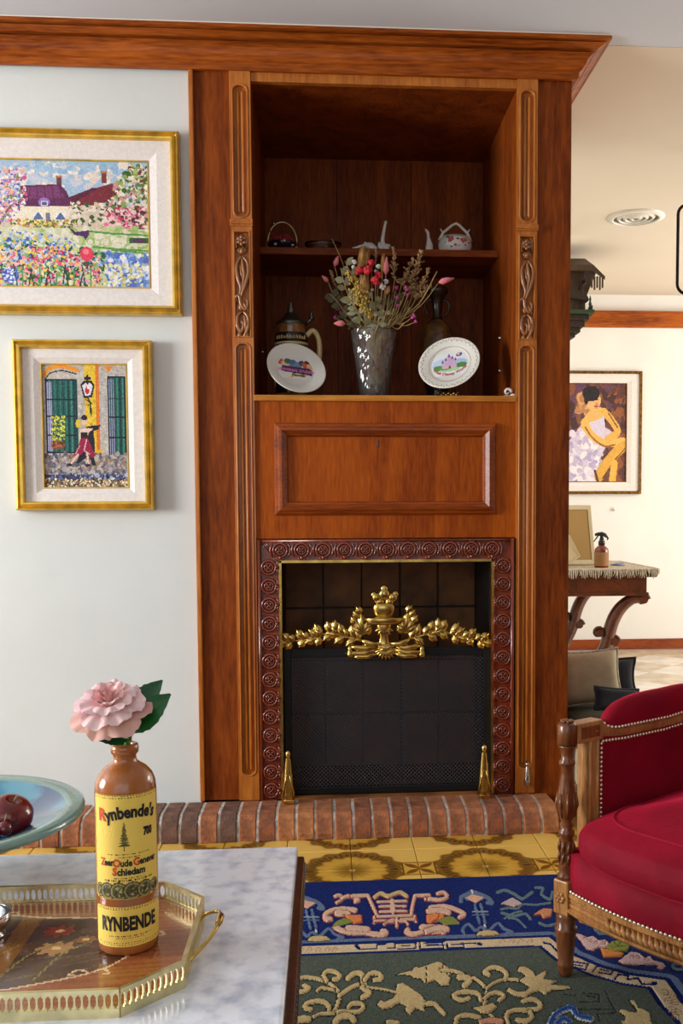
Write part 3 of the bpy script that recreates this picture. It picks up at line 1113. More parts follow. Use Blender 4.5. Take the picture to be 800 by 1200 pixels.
# flower bed
c.dabs(-170, 440, 480, 665, 965, [(40, 90, 60), (70, 130, 70), (120, 170, 90), (30, 70, 60), (196, 206, 150), (150, 190, 140), (230, 220, 190)], 4.8, 14.5, .5, 12, lambda x, y: y > 440 + max(0, x - 100) * .25)
c.dabs(-170, 330, 430, 580, 598, [(90, 120, 200), (150, 170, 220), (206, 216, 236), (60, 80, 160), (226, 190, 70), (240, 210, 110)], 3.0, 8.6, .7, 13, lambda x, y: y > 420 + max(0, x - 60) * .2)
c.dabs(-170, 420, 500, 660, 575, [(226, 90, 130), (240, 150, 160), (206, 50, 90), (244, 190, 180), (236, 140, 90), (120, 40, 60), (240, 200, 90)], 3.0, 7.9, .8, 14, lambda x, y: y > 470 + max(0, x - 200) * .3)
c.ell(372, 530, 26, 30, (226, 60, 90)); c.ell(368, 520, 12, 12, (244, 130, 140))
c.ell(75, 620, 34, 34, (90, 110, 190)); c.dabs(45, 105, 590, 650, 69, [(200, 210, 240), (60, 80, 160), (236, 236, 246)], 2.4, 5.3, .8, 15)
for k in range(14):
    x = 100 + k * 22
    c.stroke([(x, 665), (x - 12 + (k % 3) * 12, 575 + (k % 4) * 12)], 5, [(30, 70, 50), (90, 150, 80), (40, 40, 40)][k % 3])
c.poly([(306, 422), (330, 440), (382, 432), (384, 448), (368, 474), (360, 458), (325, 452)], (84, 40, 100)); c.stroke([(306, 422), (335, 446)], 4, (40, 20, 50))
c.jitter(10)
a, b = onY((0, 150), -.02), onY((213, 369), -.02)
a2 = onY((209, 152), -.02)
xr = (b.x + a2.x) / 2
picture('needlework_picture', 'wide gilt framed needlework of a purple roofed cottage and flower garden', (xr - .86, xr, onY((120, 368), -.02).z, onY((120, 151), -.02).z), .018,
        GILT, (.074, .074, .060, .062), c)

# ---- tango needlework
c = Canvas(120, 162, 143, 508, 145, 640, (188, 180, 170))
c.dabs(143, 508, 145, 520, 520, [(176, 170, 164), (206, 198, 186), (160, 156, 156)], 4.2, 9.8, .6, 2)
c.stroke(spline([(150, 190), (175, 162), (230, 152), (295, 168)]), 16, (232, 146, 34)); c.stroke(spline([(155, 206), (180, 180), (230, 170), (290, 182)]), 5, (60, 40, 30))
c.poly([(410, 150), (455, 150), (430, 176)], (226, 140, 40))


def window_(x0, x1, y0, y1, seed):
    c.rect(x0, x1, y0, y1, (24, 88, 80))
    n = int((x1 - x0) / 12)
    for k in range(n + 1):
        x = x0 + (x1 - x0) * k / n
        c.rect(x, x + 5, y0, y1, [(20, 40, 50), (60, 130, 116)][k % 2])
    for k in range(3):
        c.rect(x0 + 4 + k * 9, x0 + 8 + k * 9, y0 + 8, y1 - 6, (176, 168, 206))
    for q in (.27, .5, .76):
        y = y0 + (y1 - y0) * q
        c.rect(x0, x1, y - 2, y + 3, (14, 24, 34))
    for p in ([(x0, y0), (x1, y0), (x1, y1), (x0, y1), (x0, y0)],):
        c.stroke(p, 7, (26, 30, 50))


window_(158, 290, 206, 500, 1)
window_(428, 502, 194, 515, 2)
c.rect(326, 386, 145, 530, (226, 188, 48)); c.dabs(328, 372, 150, 525, 180, [(240, 206, 80), (206, 166, 30), (236, 196, 60)], 2.8, 7.0, .6, 4)
c.rect(374, 388, 145, 530, (222, 120, 36)); c.rect(372, 398, 486, 532, (226, 170, 40))
c.dabs(176, 236, 350, 450, 120, [(196, 196, 40), (140, 150, 30), (226, 220, 90)], 2.1, 5.6, .6, 5)
c.ell(204, 468, 32, 18, (130, 70, 40)); c.dabs(176, 230, 455, 482, 36, [(90, 40, 30), (170, 100, 60)], 2.8, 5.6, .7, 6)
# street and kerb
c.rect(143, 508, 510, 596, (142, 134, 138)); c.dabs(143, 508, 505, 600, 340, [(170, 160, 160), (110, 100, 110), (190, 178, 166), (150, 120, 90), (90, 84, 100)], 4.2, 14.0, .25, 7)
c.rect(143, 508, 588, 606, (60, 66, 104)); c.dabs(143, 508, 584, 610, 80, [(90, 100, 150), (40, 44, 70), (170, 180, 200)], 3.5, 11.2, .3, 8)
c.rect(143, 508, 606, 640, (120, 100, 80)); c.dabs(143, 508, 604, 640, 240, [(226, 206, 170), (190, 150, 100), (80, 60, 50), (240, 230, 206), (40, 40, 36)], 2.8, 6.3, .8, 9)
# lantern
c.poly([(308, 226), (322, 210), (358, 208), (370, 228), (358, 276), (322, 280)], (22, 20, 30)); c.poly([(316, 230), (328, 220), (352, 218), (362, 232), (352, 268), (328, 270)], (226, 214, 220))
c.ell(338, 248, 10, 16, (190, 40, 60)); c.ell(342, 238, 5, 6, (244, 236, 236)); c.stroke([(340, 188), (340, 220)], 8, (22, 20, 30)); c.ell(340, 200, 16, 8, (30, 28, 40))
c.stroke([(340, 278), (350, 300), (352, 345)], 7, (22, 20, 30)); c.stroke([(330, 285), (356, 300), (338, 310)], 4, (22, 20, 30))
# dancers
c.poly([(330, 395), (356, 390), (382, 388), (386, 405), (362, 412), (366, 480), (360, 520), (370, 552), (352, 552), (340, 510), (290, 545), (280, 540), (318, 470)], (28, 22, 36))
c.ell(322, 372, 13, 15, (232, 190, 160)); c.ell(322, 358, 14, 11, (40, 24, 24)); c.ell(295, 382, 11, 18, (222, 190, 50))
c.poly([(300, 405), (340, 400), (362, 402), (340, 418), (330, 444), (300, 444)], (236, 200, 180)); c.rect(304, 336, 418, 444, (40, 24, 34))
c.poly([(304, 440), (334, 440), (352, 478), (368, 512), (350, 520), (322, 488), (300, 510), (268, 514), (292, 478)], (150, 24, 64)); c.stroke([(330, 446), (318, 490), (340, 505)], 5, (236, 170, 180)); c.stroke([(300, 470), (280, 505)], 4, (226, 150, 160))
c.stroke([(290, 508), (258, 545)], 9, (232, 190, 166)); c.stroke([(330, 500), (336, 546)], 9, (232, 190, 166)); c.ell(254, 549, 12, 6, (30, 20, 30)); c.ell(334, 550, 12, 6, (30, 20, 30)); c.stroke([(366, 398), (390, 390)], 7, (30, 22, 36))
c.jitter(11)
tl, br = onY((13, 397), -.022), onY((180, 598), -.022)
tr, bl = onY((177, 398), -.022), onY((18, 598), -.022)
picture('needlework_picture', 'small upright gilt framed needlework of a couple dancing in a street', ((tl.x + bl.x) / 2, (tr.x + br.x) / 2, (bl.z + br.z) / 2, (tl.z + tr.z) / 2), .018,
        GILT, (.056, .056, .044, .046), c)

# ---- ballet painting on the far wall of the hall
c = Canvas(120, 130, -80, 305, 600, 1005, (96, 62, 58))
c.dabs(-80, 305, 600, 1005, 320, [(110, 70, 60), (80, 48, 60), (130, 80, 56), (96, 60, 84), (70, 44, 44)], 14, 34, .5, 2)
c.dabs(240, 305, 600, 1005, 60, [(140, 84, 50), (110, 60, 44), (90, 52, 46)], 8, 26, .4, 3)
c.ell(110, 670, 50, 46, (196, 140, 84)); c.dabs(60, 110, 640, 720, 30, [(176, 124, 80), (210, 160, 110)], 8, 18, .6, 4)
c.poly([(110, 730), (190, 700), (200, 780), (240, 800), (180, 900), (160, 1005), (-60, 1005), (-20, 880), (70, 780)], (206, 194, 214))
c.dabs(-60, 190, 800, 1005, 150, [(222, 212, 228), (190, 176, 204), (206, 196, 214), (176, 164, 200), (232, 224, 230)], 8, 22, .5, 5, lambda x, y: x < 250 - (y - 790) * .35)
c.poly([(75, 780), (100, 730), (150, 690), (185, 700), (182, 740), (150, 780), (100, 800)], (226, 178, 96))
c.ell(142, 672, 34, 42, (226, 176, 120), rot=.3); c.ell(128, 640, 44, 32, (36, 30, 34)); c.ell(104, 664, 12, 22, (36, 30, 34)); c.ell(156, 690, 10, 14, (206, 140, 100)); c.stroke([(132, 700), (150, 735)], 22, (226, 178, 110))
c.stroke([(150, 668), (165, 664)], 4, (60, 36, 30)); c.stroke([(146, 694), (160, 692)], 5, (170, 60, 60)); c.stroke([(130, 670), (142, 670)], 4, (60, 36, 30))
c.poly([(120, 760), (190, 740), (200, 790), (170, 830), (110, 800)], (210, 200, 220))
c.stroke(spline([(95, 760), (130, 810), (200, 845), (290, 838)]), 34, (228, 180, 92)); c.stroke(spline([(100, 780), (140, 826), (200, 858), (250, 852)]), 8, (150, 96, 50))
c.stroke(spline([(195, 715), (240, 760), (262, 800), (215, 828)]), 32, (222, 172, 84)); c.stroke([(215, 720), (262, 780)], 6, (120, 72, 44)); c.ell(282, 838, 22, 14, (230, 176, 110))
c.stroke(spline([(290, 860), (250, 890), (200, 940), (170, 985)]), 46, (216, 164, 70)); c.stroke([(300, 868), (250, 915), (190, 990)], 5, (110, 66, 36)); c.stroke([(248, 930), (238, 1005)], 34, (226, 176, 80)); c.stroke([(150, 960), (165, 1005)], 12, (90, 56, 50))
c.dabs(90, 280, 720, 900, 40, [(236, 194, 110), (206, 150, 70)], 5, 10, .5, 6, lambda x, y: False)
c.jitter(7)
zt, zb = onY((720, 434.5), YF - .03).z, onY((720, 579), YF - .03).z
xr = onY((752, 500), YF - .03).x
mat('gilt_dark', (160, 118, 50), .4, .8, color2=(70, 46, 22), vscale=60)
mat('cream_mat', (232, 222, 196), .8)
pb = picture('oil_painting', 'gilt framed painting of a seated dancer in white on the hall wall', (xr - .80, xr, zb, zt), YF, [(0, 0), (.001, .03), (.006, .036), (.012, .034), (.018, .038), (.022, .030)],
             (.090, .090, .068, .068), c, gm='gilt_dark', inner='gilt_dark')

# ------------------------------------------------------------------ carved pile rug
def fp(x, y):
    p = onZ((x, y), .010)
    return (p.x, p.y)


RX0, RX1, RY0, RY1 = -1.25, 1.95, -2.55, onZ((420, 1031), .01).y
c = Canvas.__new__(Canvas)
c.xe = np.concatenate([np.arange(RX0, -.16, .03), np.arange(-.16, 1.0, .0028), np.arange(1.0, RX1 + .001, .03)])
c.ye = np.concatenate([np.arange(RY0, -1.38, .03), np.arange(-1.38, RY1, .0034), [RY1]])
c.w, c.h = len(c.xe) - 1, len(c.ye) - 1
NAVY, GREEN, BEIGE, SAND, PINK, SLATE, ORANGE, LEAFG, BLUE2 = (18, 34, 92), (74, 82, 72), (188, 164, 116), (196, 174, 138), (198, 164, 140), (92, 106, 132), (206, 122, 70), (120, 126, 58), (56, 90, 150)
c.setup(NAVY)
c.Hh[:] = 1.0
PILE = 1.35
YB0 = fp(420, 1103.2)[1]          # outer edge of the fret band
path = [fp(645, 1096), fp(670.5, 1116.5), fp(704, 1131), fp(737, 1140), fp(781, 1146), fp(800, 1173)]
d2 = (path[-1][0] + .14, -2.3)
path = [(RX0 + .36, -2.3), (RX0 + .36, YB0 - .02), (RX0 + .42, YB0)] + path + [d2]
mask = c.inpoly(path)
c.put(mask, GREEN, 1.0)
dd = c.dist(path)
c.put((dd < .056) & mask, NAVY, .6)
c.put((dd < .046) & mask, SAND, 1.1)
c.put((dd < .005), NAVY, .6)
c.put((dd < .026) & ~mask, SLATE, 1.0)
c.put((dd < .011) & ~mask, NAVY, .6)

# the motifs are traced in photograph pixels and laid onto the rug plane
CELL = np.stack([c.X - CAMP.x, c.Y - CAMP.y, np.full(c.X.shape, .010 - CAMP.z)], -1) @ RM.T
PXM, PYM = PPX + FPX * CELL[..., 0] / CELL[..., 2], PPY + FPX * CELL[..., 1] / CELL[..., 2]
PXM[CELL[..., 2] < .3] = -9999
R1, R2, R3, R4, R5 = (340, 1105, 4.706), (500, 1105, 4.706), (350, 1030, 4.706), (500, 1030, 4.706), (660, 1060, 5.714)


def cv_(R, pts):
    return [(R[0] + x / R[2], R[1] + y / R[2]) for x, y in pts]


def pmask(q, r):
    xs, ys = [p[0] for p in q], [p[1] for p in q]
    idx = np.nonzero((PXM > min(xs) - r) & (PXM < max(xs) + r) & (PYM > min(ys) - r) & (PYM < max(ys) + r))
    return idx, PXM[idx], PYM[idx]


def st(R, pts, w_, col, edge=None, smooth=True, h=PILE):
    q = cv_(R, pts)
    if smooth and len(q) > 2:
        q = spline(q, 5)
    r = w_ / R[2] / 2
    idx, X, Y = pmask(q, r + 1.5)
    d = np.full(X.shape, 1e9)
    for (ax, ay), (bx_, by) in zip(q[:-1], q[1:]):
        ux, uy = bx_ - ax, by - ay
        L = max(ux * ux + uy * uy, 1e-9)
        t_ = np.clip(((X - ax) * ux + (Y - ay) * uy) / L, 0, 1)
        d = np.minimum(d, np.hypot(X - ax - t_ * ux, Y - ay - t_ * uy))
    if edge is not None:
        m = (d <= r + .9) & (d > r)
        c.C[idx[0][m], idx[1][m]] = edge; c.Hh[idx[0][m], idx[1][m]] = .6
    m = d <= r
    c.C[idx[0][m], idx[1][m]] = col; c.Hh[idx[0][m], idx[1][m]] = h


def pg(R, pts, col, edge=None):
    q = cv_(R, pts)
    if edge is not None:
        st(R, pts + pts[:1], 8, edge, smooth=False, h=.6)
    idx, X, Y = pmask(q, 1)
    m = np.zeros(X.shape, bool)
    for i in range(len(q)):
        (x0, y0), (x1, y1) = q[i], q[(i + 1) % len(q)]
        if y0 != y1:
            m ^= ((y0 > Y) != (y1 > Y)) & (X < (x1 - x0) * (Y - y0) / (y1 - y0) + x0)
    c.C[idx[0][m], idx[1][m]] = col; c.Hh[idx[0][m], idx[1][m]] = PILE


FE = (44, 50, 40)
B = lambda R, pts, w_: st(R, pts, w_, BEIGE, FE)
# field, first spray
B(R1, [(30, 195), (80, 185), (140, 190), (200, 210), (245, 240), (270, 275), (265, 320), (245, 365), (215, 385)], 20)
B(R1, [(200, 205), (185, 175), (200, 152), (240, 152), (270, 172), (262, 194), (240, 194)], 24)
B(R1, [(25, 215), (25, 250), (60, 265), (100, 245), (80, 230)], 26); B(R1, [(240, 255), (200, 245), (165, 245), (150, 258)], 17)
B(R1, [(270, 285), (320, 250), (370, 225), (410, 220)], 24); B(R1, [(400, 235), (400, 190), (392, 165), (350, 165), (318, 190)], 28)
B(R1, [(410, 200), (440, 165), (490, 165), (500, 195), (465, 200)], 24); B(R1, [(400, 240), (432, 270), (400, 295)], 32); B(R1, [(420, 238), (480, 245), (540, 255), (590, 268)], 11)
pg(R1, [(590, 270), (585, 225), (620, 215), (660, 240), (720, 280), (740, 310), (800, 335), (740, 345), (735, 370), (690, 355), (660, 390), (635, 370), (640, 345), (600, 325), (560, 350), (510, 360), (480, 335), (495, 310), (520, 320), (570, 300)], BEIGE, FE)
B(R1, [(215, 385), (210, 340), (180, 318), (130, 318), (90, 330), (85, 355), (110, 360)], 26); B(R1, [(225, 380), (300, 375), (370, 375), (400, 355), (390, 330), (340, 330), (320, 350)], 24)
B(R1, [(110, 410), (170, 385), (240, 385)], 17); B(R1, [(250, 430), (280, 400), (330, 400), (350, 420)], 34); B(R1, [(20, 430), (60, 415), (100, 415)], 38); B(R1, [(540, 430), (590, 435)], 24)
pg(R1, [(585, 170), (640, 155), (670, 150), (690, 125), (710, 135), (770, 110), (830, 110), (870, 130), (880, 170), (840, 215), (800, 190), (770, 200), (740, 215), (720, 190), (680, 185), (660, 170)], BEIGE, FE)
# second spray
pg(R2, [(0, 120), (60, 98), (90, 110), (85, 140), (130, 190), (120, 225), (80, 230), (50, 200), (0, 215)], BEIGE, FE)
B(R2, [(80, 145), (150, 150), (220, 175), (280, 200), (320, 240), (330, 290), (315, 340)], 18); B(R2, [(180, 185), (210, 185), (235, 200), (210, 230)], 32); B(R2, [(330, 245), (380, 210), (440, 195), (520, 200)], 16)
B(R2, [(430, 195), (440, 165), (410, 140), (360, 130), (320, 155), (340, 170)], 24)
pg(R2, [(510, 200), (545, 180), (530, 160), (500, 150), (510, 125), (550, 130), (590, 155), (600, 180), (650, 150), (660, 165), (640, 195), (720, 205), (680, 225), (780, 235), (800, 245), (690, 255), (650, 280), (620, 260), (580, 270), (540, 295), (480, 285), (440, 260), (450, 240), (500, 265), (540, 265), (570, 240), (530, 215)], BEIGE, FE)
B(R2, [(300, 310), (280, 275), (230, 265), (170, 270), (150, 290), (190, 310), (230, 300)], 24); B(R2, [(320, 300), (350, 275), (400, 270), (425, 290), (400, 310)], 22)
pg(R2, [(250, 350), (300, 345), (370, 325), (385, 350), (350, 385), (300, 380)], BEIGE, FE); B(R2, [(350, 390), (400, 430)], 16); B(R2, [(160, 440), (170, 405), (220, 392), (290, 405)], 24); st(R2, [(300, 432), (350, 422), (410, 428)], 30, (196, 140, 110), FE)
B(R2, [(450, 440), (440, 390), (480, 365), (550, 365), (620, 355), (620, 325), (580, 305), (530, 315)], 24); B(R2, [(500, 420), (550, 425), (580, 400), (570, 375)], 26); B(R2, [(0, 330), (40, 330), (70, 360), (95, 385)], 24)
# border: longevity character, bats, pillars
RD = (150, 70, 66)
K = lambda R, pts, w_, col=PINK, sm=True: st(R, pts, w_, col, RD, sm)
K(R3, [(200, 90), (225, 85), (240, 105), (210, 125)], 16); K(R3, [(240, 100), (280, 90), (330, 110), (310, 120)], 18); K(R3, [(290, 90), (380, 85), (410, 150), (430, 195)], 16, sm=False)
K(R3, [(720, 85), (640, 88), (625, 150), (620, 200)], 16, sm=False); K(R3, [(700, 105), (740, 105), (790, 110)], 18); K(R4, [(60, 75), (95, 70), (110, 95), (70, 110), (10, 105)], 18)
K(R3, [(435, 121), (595, 117)], 11, sm=False); K(R3, [(445, 147), (590, 144)], 11, sm=False); K(R3, [(445, 175), (595, 172)], 11, sm=False); st(R3, [(515, 118), (518, 176)], 26, PINK, smooth=False)
K(R3, [(420, 95), (450, 75), (490, 90), (520, 80), (560, 70), (595, 90)], 20, BEIGE)
K(R3, [(412, 202), (640, 196)], 12, sm=False); K(R3, [(415, 205), (415, 235)], 14, sm=False); K(R3, [(640, 200), (645, 228)], 14, sm=False); K(R3, [(415, 226), (640, 217)], 11, sm=False)
K(R3, [(470, 245), (490, 232), (590, 228), (600, 245)], 12, sm=False); K(R3, [(540, 212), (540, 258)], 14, sm=False)
K(R3, [(175, 215), (148, 215), (150, 188), (190, 168), (250, 162), (310, 167)], 26); K(R3, [(210, 185), (270, 185)], 30); K(R3, [(200, 262), (240, 280), (300, 290), (370, 290), (420, 300), (470, 300), (480, 287), (462, 283)], 26); K(R3, [(270, 265), (330, 268), (380, 272)], 28)
pg(R3, [(250, 195), (345, 195), (348, 232), (300, 242), (270, 215)], ORANGE, RD); pg(R3, [(178, 268), (205, 232), (250, 212), (285, 222), (300, 238), (250, 250)], LEAFG)
K(R3, [(600, 275), (596, 290), (640, 300), (690, 285), (760, 285), (800, 285)], 26); K(R3, [(680, 262), (740, 262), (800, 262)], 30); pg(R3, [(705, 190), (760, 182), (800, 178), (800, 222), (745, 232)], ORANGE, RD)
K(R4, [(20, 152), (100, 147), (170, 167), (205, 190), (182, 206)], 22); K(R4, [(10, 172), (80, 170), (120, 180)], 28); K(R4, [(0, 285), (60, 268), (110, 272)], 30); pg(R4, [(0, 195), (70, 185), (62, 215), (20, 238), (0, 232)], ORANGE, RD); pg(R4, [(55, 228), (100, 205), (145, 205), (188, 246), (110, 250)], LEAFG)
LS = (132, 146, 160)
for R, ox, oy in ((R4, 0, 0), (R3, -225, 30)):
    T = lambda pts: [(x + ox, y + oy) for x, y in pts]
    st(R, T([(190, 120), (190, 98), (220, 82), (250, 70), (300, 85), (340, 105), (360, 130), (335, 128)]), 22, SLATE); st(R, T([(225, 100), (300, 100)]), 34, SLATE)
    pg(R, T([(212, 105), (250, 85), (318, 102), (272, 132)]), (206, 160, 132)); st(R, T([(245, 62), (252, 76)]), 12, (196, 200, 200))
    st(R, T([(265, 140), (290, 240)]), 15, SLATE); st(R, T([(297, 138), (322, 240)]), 15, SLATE); st(R, T([(252, 178), (336, 178)]), 8, LS); st(R, T([(256, 196), (338, 194)]), 8, SLATE)
    st(R, T([(205, 295), (198, 275), (230, 246), (270, 282), (300, 262), (340, 282), (390, 242), (425, 272), (470, 290), (440, 298)]), 16, SLATE); pg(R, T([(272, 304), (290, 285), (330, 280), (380, 284), (400, 300), (340, 308)]), BEIGE, (90, 84, 60)); st(R, T([(318, 250), (322, 262)]), 10, (206, 200, 190))
# border vines and leaves near the chair
VG = (92, 112, 116)
st(R4, [(390, 72), (430, 60), (480, 80), (525, 108), (560, 85), (580, 72)], 17, VG); pg(R4, [(408, 130), (470, 98), (535, 135), (480, 148)], (180, 160, 154), (90, 60, 60)); st(R4, [(410, 165), (450, 158), (500, 160), (530, 138), (600, 140), (680, 130)], 12, VG)
st(R4, [(415, 185), (480, 202), (540, 190), (572, 218)], 16, VG); st(R4, [(450, 213), (500, 222), (545, 265)], 11, VG); st(R4, [(430, 215), (470, 190), (520, 175)], 12, VG); st(R4, [(600, 45), (640, 50), (632, 82), (680, 110), (692, 70)], 15, VG); pg(R4, [(588, 192), (640, 158), (692, 162), (684, 200), (640, 212), (632, 190)], (190, 128, 92), (120, 60, 40)); st(R4, [(620, 240), (660, 256), (712, 246)], 15, VG)
pg(R5, [(60, 30), (110, 60), (140, 100), (150, 122), (110, 112), (90, 80)], (190, 128, 92), (120, 60, 40)); st(R5, [(160, 130), (200, 142), (236, 140)], 14, VG); st(R5, [(210, 160), (240, 190), (280, 192), (320, 180)], 18, VG); st(R5, [(780, 395), (735, 400), (740, 425), (790, 432), (800, 420)], 18, VG); st(R5, [(540, 290), (600, 300)], 14, VG)
pg(R5, [(70, 185), (120, 195), (160, 215), (200, 205), (235, 235), (280, 230), (310, 258), (285, 285), (230, 282), (200, 302), (150, 290), (125, 250)], (196, 164, 158), (120, 70, 60))
pg(R5, [(370, 372), (400, 350), (450, 310), (500, 318), (545, 350), (575, 338), (600, 368), (670, 385), (685, 408), (655, 428), (625, 420), (635, 400), (600, 395), (500, 398), (400, 390)], (196, 164, 158), (120, 70, 60))
for x, y in ((180, 240), (215, 255), (460, 345), (500, 350), (560, 365), (150, 225), (270, 255)):
    st(R5, [(x - 12, y + 6), (x - 8, y - 10), (x + 10, y - 8), (x + 8, y + 8), (x - 2, y + 4)], 4, (140, 96, 92), h=.9)
pg(R5, [(248, 285), (330, 300), (404, 320), (388, 342), (268, 346)], (206, 128, 66), (120, 60, 40)); pg(R5, [(285, 282), (330, 240), (400, 230), (440, 268), (430, 302), (350, 306)], (132, 136, 62), (70, 70, 30))
for e in ((340, 250), (390, 240), (420, 275), (330, 290)):
    st(R5, [(370, 275), e], 5, (78, 84, 36), h=1.0)
# frets in the band
F = lambda R, pts, w_=8: st(R, pts, w_, NAVY, smooth=False, h=.6)
F(R3, [(318, 366), (330, 380), (432, 376), (432, 354), (478, 352)]); st(R3, [(318, 362), (332, 374)], 18, NAVY, h=.6)
F(R3, [(492, 374), (530, 374), (530, 350), (645, 344), (645, 374), (545, 380)]); F(R3, [(570, 362), (612, 360)]); F(R3, [(668, 344), (668, 378), (800, 374)]); F(R3, [(690, 346), (800, 340)]); F(R3, [(705, 360), (800, 357)])
F(R4, [(0, 340), (85, 335), (95, 372), (10, 376)]); F(R4, [(0, 357), (62, 354)]); F(R4, [(110, 352), (116, 374), (205, 370), (198, 347)]); F(R4, [(140, 355), (250, 346), (300, 352)]); st(R4, [(285, 350), (300, 353)], 16, NAVY, h=.6)
F(R4, [(645, 345), (682, 352), (730, 402)], 11)
F(R5, [(60, 372), (165, 388), (150, 426), (60, 405)], 11); F(R5, [(60, 390), (130, 402)], 9); F(R5, [(196, 440), (225, 402), (335, 424), (318, 458), (240, 446)], 11); F(R5, [(246, 424), (305, 436)], 9); F(R5, [(345, 490), (368, 456), (436, 468), (428, 492), (500, 482), (522, 522), (610, 524)], 13); st(R5, [(595, 520), (620, 518)], 22, NAVY, h=.6)
for x, y in ((680, 585), (720, 600), (705, 640), (745, 650), (730, 700), (765, 715), (752, 750)):
    st(R5, [(x - 26, y + 4), (x - 18, y - 20), (x + 18, y - 16), (x + 20, y + 12), (x - 8, y + 12), (x - 6, y - 4), (x + 6, y - 2)], 5, (140, 104, 70), h=1.0)
for x in (15, 60, 110, 160, 200):
    st(R3, [(x - 16, 392), (x - 4, 374), (x + 14, 380), (x + 4, 392)], 6, (176, 140, 100), h=1.0)
for x in (420, 470, 520, 570):
    st(R4, [(x - 18, 348), (x - 4, 330), (x + 16, 336), (x + 4, 346)], 6, (176, 140, 100), h=1.0)
# lower right of the field
D_ = (38, 46, 42)
for pts in ([(0, 590), (90, 600), (110, 640), (240, 640), (240, 590), (130, 580)], [(280, 570), (352, 712), (230, 722), (250, 800)], [(100, 690), (330, 690)], [(160, 600), (215, 606), (205, 622)]):
    st(R5, pts, 7, D_, smooth=False, h=.6)
pg(R5, [(440, 632), (470, 636), (495, 682), (540, 700), (580, 722), (582, 760), (600, 800), (400, 800), (420, 742), (375, 712), (392, 695), (440, 712), (500, 722), (482, 682)], BEIGE, FE)
for pts in ([(-90, 800), (-60, 740), (0, 700), (60, 690), (100, 740), (180, 760)], [(-40, 790), (0, 760), (40, 780)]):
    st(R5, pts, 44, (176, 180, 170), FE); st(R5, pts, 32, BLUE2); st(R5, pts, 10, (30, 60, 130))
# scatter over the rest of the field so the pattern goes on under the table and chair
rs = np.random.RandomState(3)
for k in range(26):
    x, y = rs.uniform(RX0 + .45, 1.4), rs.uniform(-2.45, -1.42)
    if k % 2 == 0:
        x = rs.uniform(RX0 + .45, -.2); y = rs.uniform(-2.4, -1.1)
    pts = spline([(x, y), (x + rs.uniform(.05, .12), y + rs.uniform(-.1, .1)), (x + rs.uniform(.1, .2), y + rs.uniform(-.12, .12))], 5)
    if mask[np.argmin(abs(c.ye[:-1] - y)), np.argmin(abs(c.xe[:-1] - x))]:
        c.stroke(pts, .04, BEIGE, PILE)
c.jitter(6)
rme = c.mesh('rug', lambda x, y, h: (x - .35, y + 1.5, h), 'print_rug', hs=.0075)
rug = link('rug', rme, None, (.35, -1.5, .0))
bpy.data.meshes.remove(bpy.data.meshes['rug']) if False else None
tag(rug, 'navy bordered carpet with carved green field, beige scrolls and fret band', 'rug')

# ------------------------------------------------------------------ things on the niche shelf
mat('porcelain', (226, 224, 216), .15, coat=.5)
mat('cobalt', (20, 22, 48), .1, coat=.8)
mat('flower_red', (176, 40, 44), .6, vary=.3, vscale=60)
mat('clear_glass', (236, 244, 240), .03, trans=1.0, ior=1.48)
mat('crystal', (250, 246, 238), .04, trans=.95, ior=1.5)
mat('print_flower', (190, 90, 90), .3)
mat('print_leaf', (70, 80, 60), .3)
ZT = 2.0302


def spot(px, Y, z):
    p = onY((px, 300), Y)
    return (p.x, Y, z)


# dark basket with loop handle and little red flowers
t = thing('porcelain_basket', 'black and gold porcelain basket with thin loop handle and red flowers', 'ornament', spot(331, .47, ZT))
MB().lathe([(.028, 0), (.032, .004), (.046, .02), (.054, .038), (.055, .045), (.052, .045), (.044, .022), (.0, .018)], 24, cap=False).build('bowl', 'cobalt', t)
MB().tube([(.055 * math.cos(a), .02 * math.sin(a) * 0, .045 + .078 * math.sin(a)) for a in [PI * i / 20 for i in range(21)]], .0024, 6).build('handle', 'brass_pale', t)
mb = MB()
for k in range(9):
    a = 2 * PI * k / 9
    mb.ball((.05 * math.cos(a), .05 * math.sin(a), .03 + .012 * (k % 2)), (.008, .006, .006), 7, 5)
mb.build('gilt_relief', 'brass_pale', t)['kind'] = 'stuff'
for x, y, z in ((-.012, 0, .058), (.016, -.006, .064), (.03, .004, .052)):
    mb = MB()
    for k in range(5):
        a = 2 * PI * k / 5
        mb.ball((x + .008 * math.cos(a), y - .004, z + .008 * math.sin(a)), (.008, .005, .008), 7, 5)
    mb.build('flower', 'flower_red', t)
MB().tube([(-.006, 0, .04), (-.03, -.004, .066), (-.052, -.006, .096)], .0022, 6).build('twig', 'flower_red', t)

# oval cut glass dish
t = thing('glass_dish', 'low clear oval cut glass dish beside the dark basket', 'dish', spot(378.5, .45, ZT))
mb = MB()
mb.lathe([(.0, .0), (.034, 0), (.036, .004), (.052, .034), (.054, .042), (.051, .042), (.047, .032), (.031, .008), (0, .007)], 32, sx=1.28, sy=.8, lobes=16, amp=.025, cap=False)
mb.build('dish_body', 'clear_glass', t)


def goose(name, label, loc, body, neck, rz, r):
    t = thing(name, label, 'figurine', loc, rz)
    m = MB()
    m.tube(spline(body, 5), r[0], 10)
    m.build('body', 'porcelain', t)
    m = MB()
    m.tube(spline(neck, 5), r[1], 8)
    e = neck[-1]
    m.ball(e, r[2], 8, 6)
    m.build('neck', 'porcelain', t)
    return t


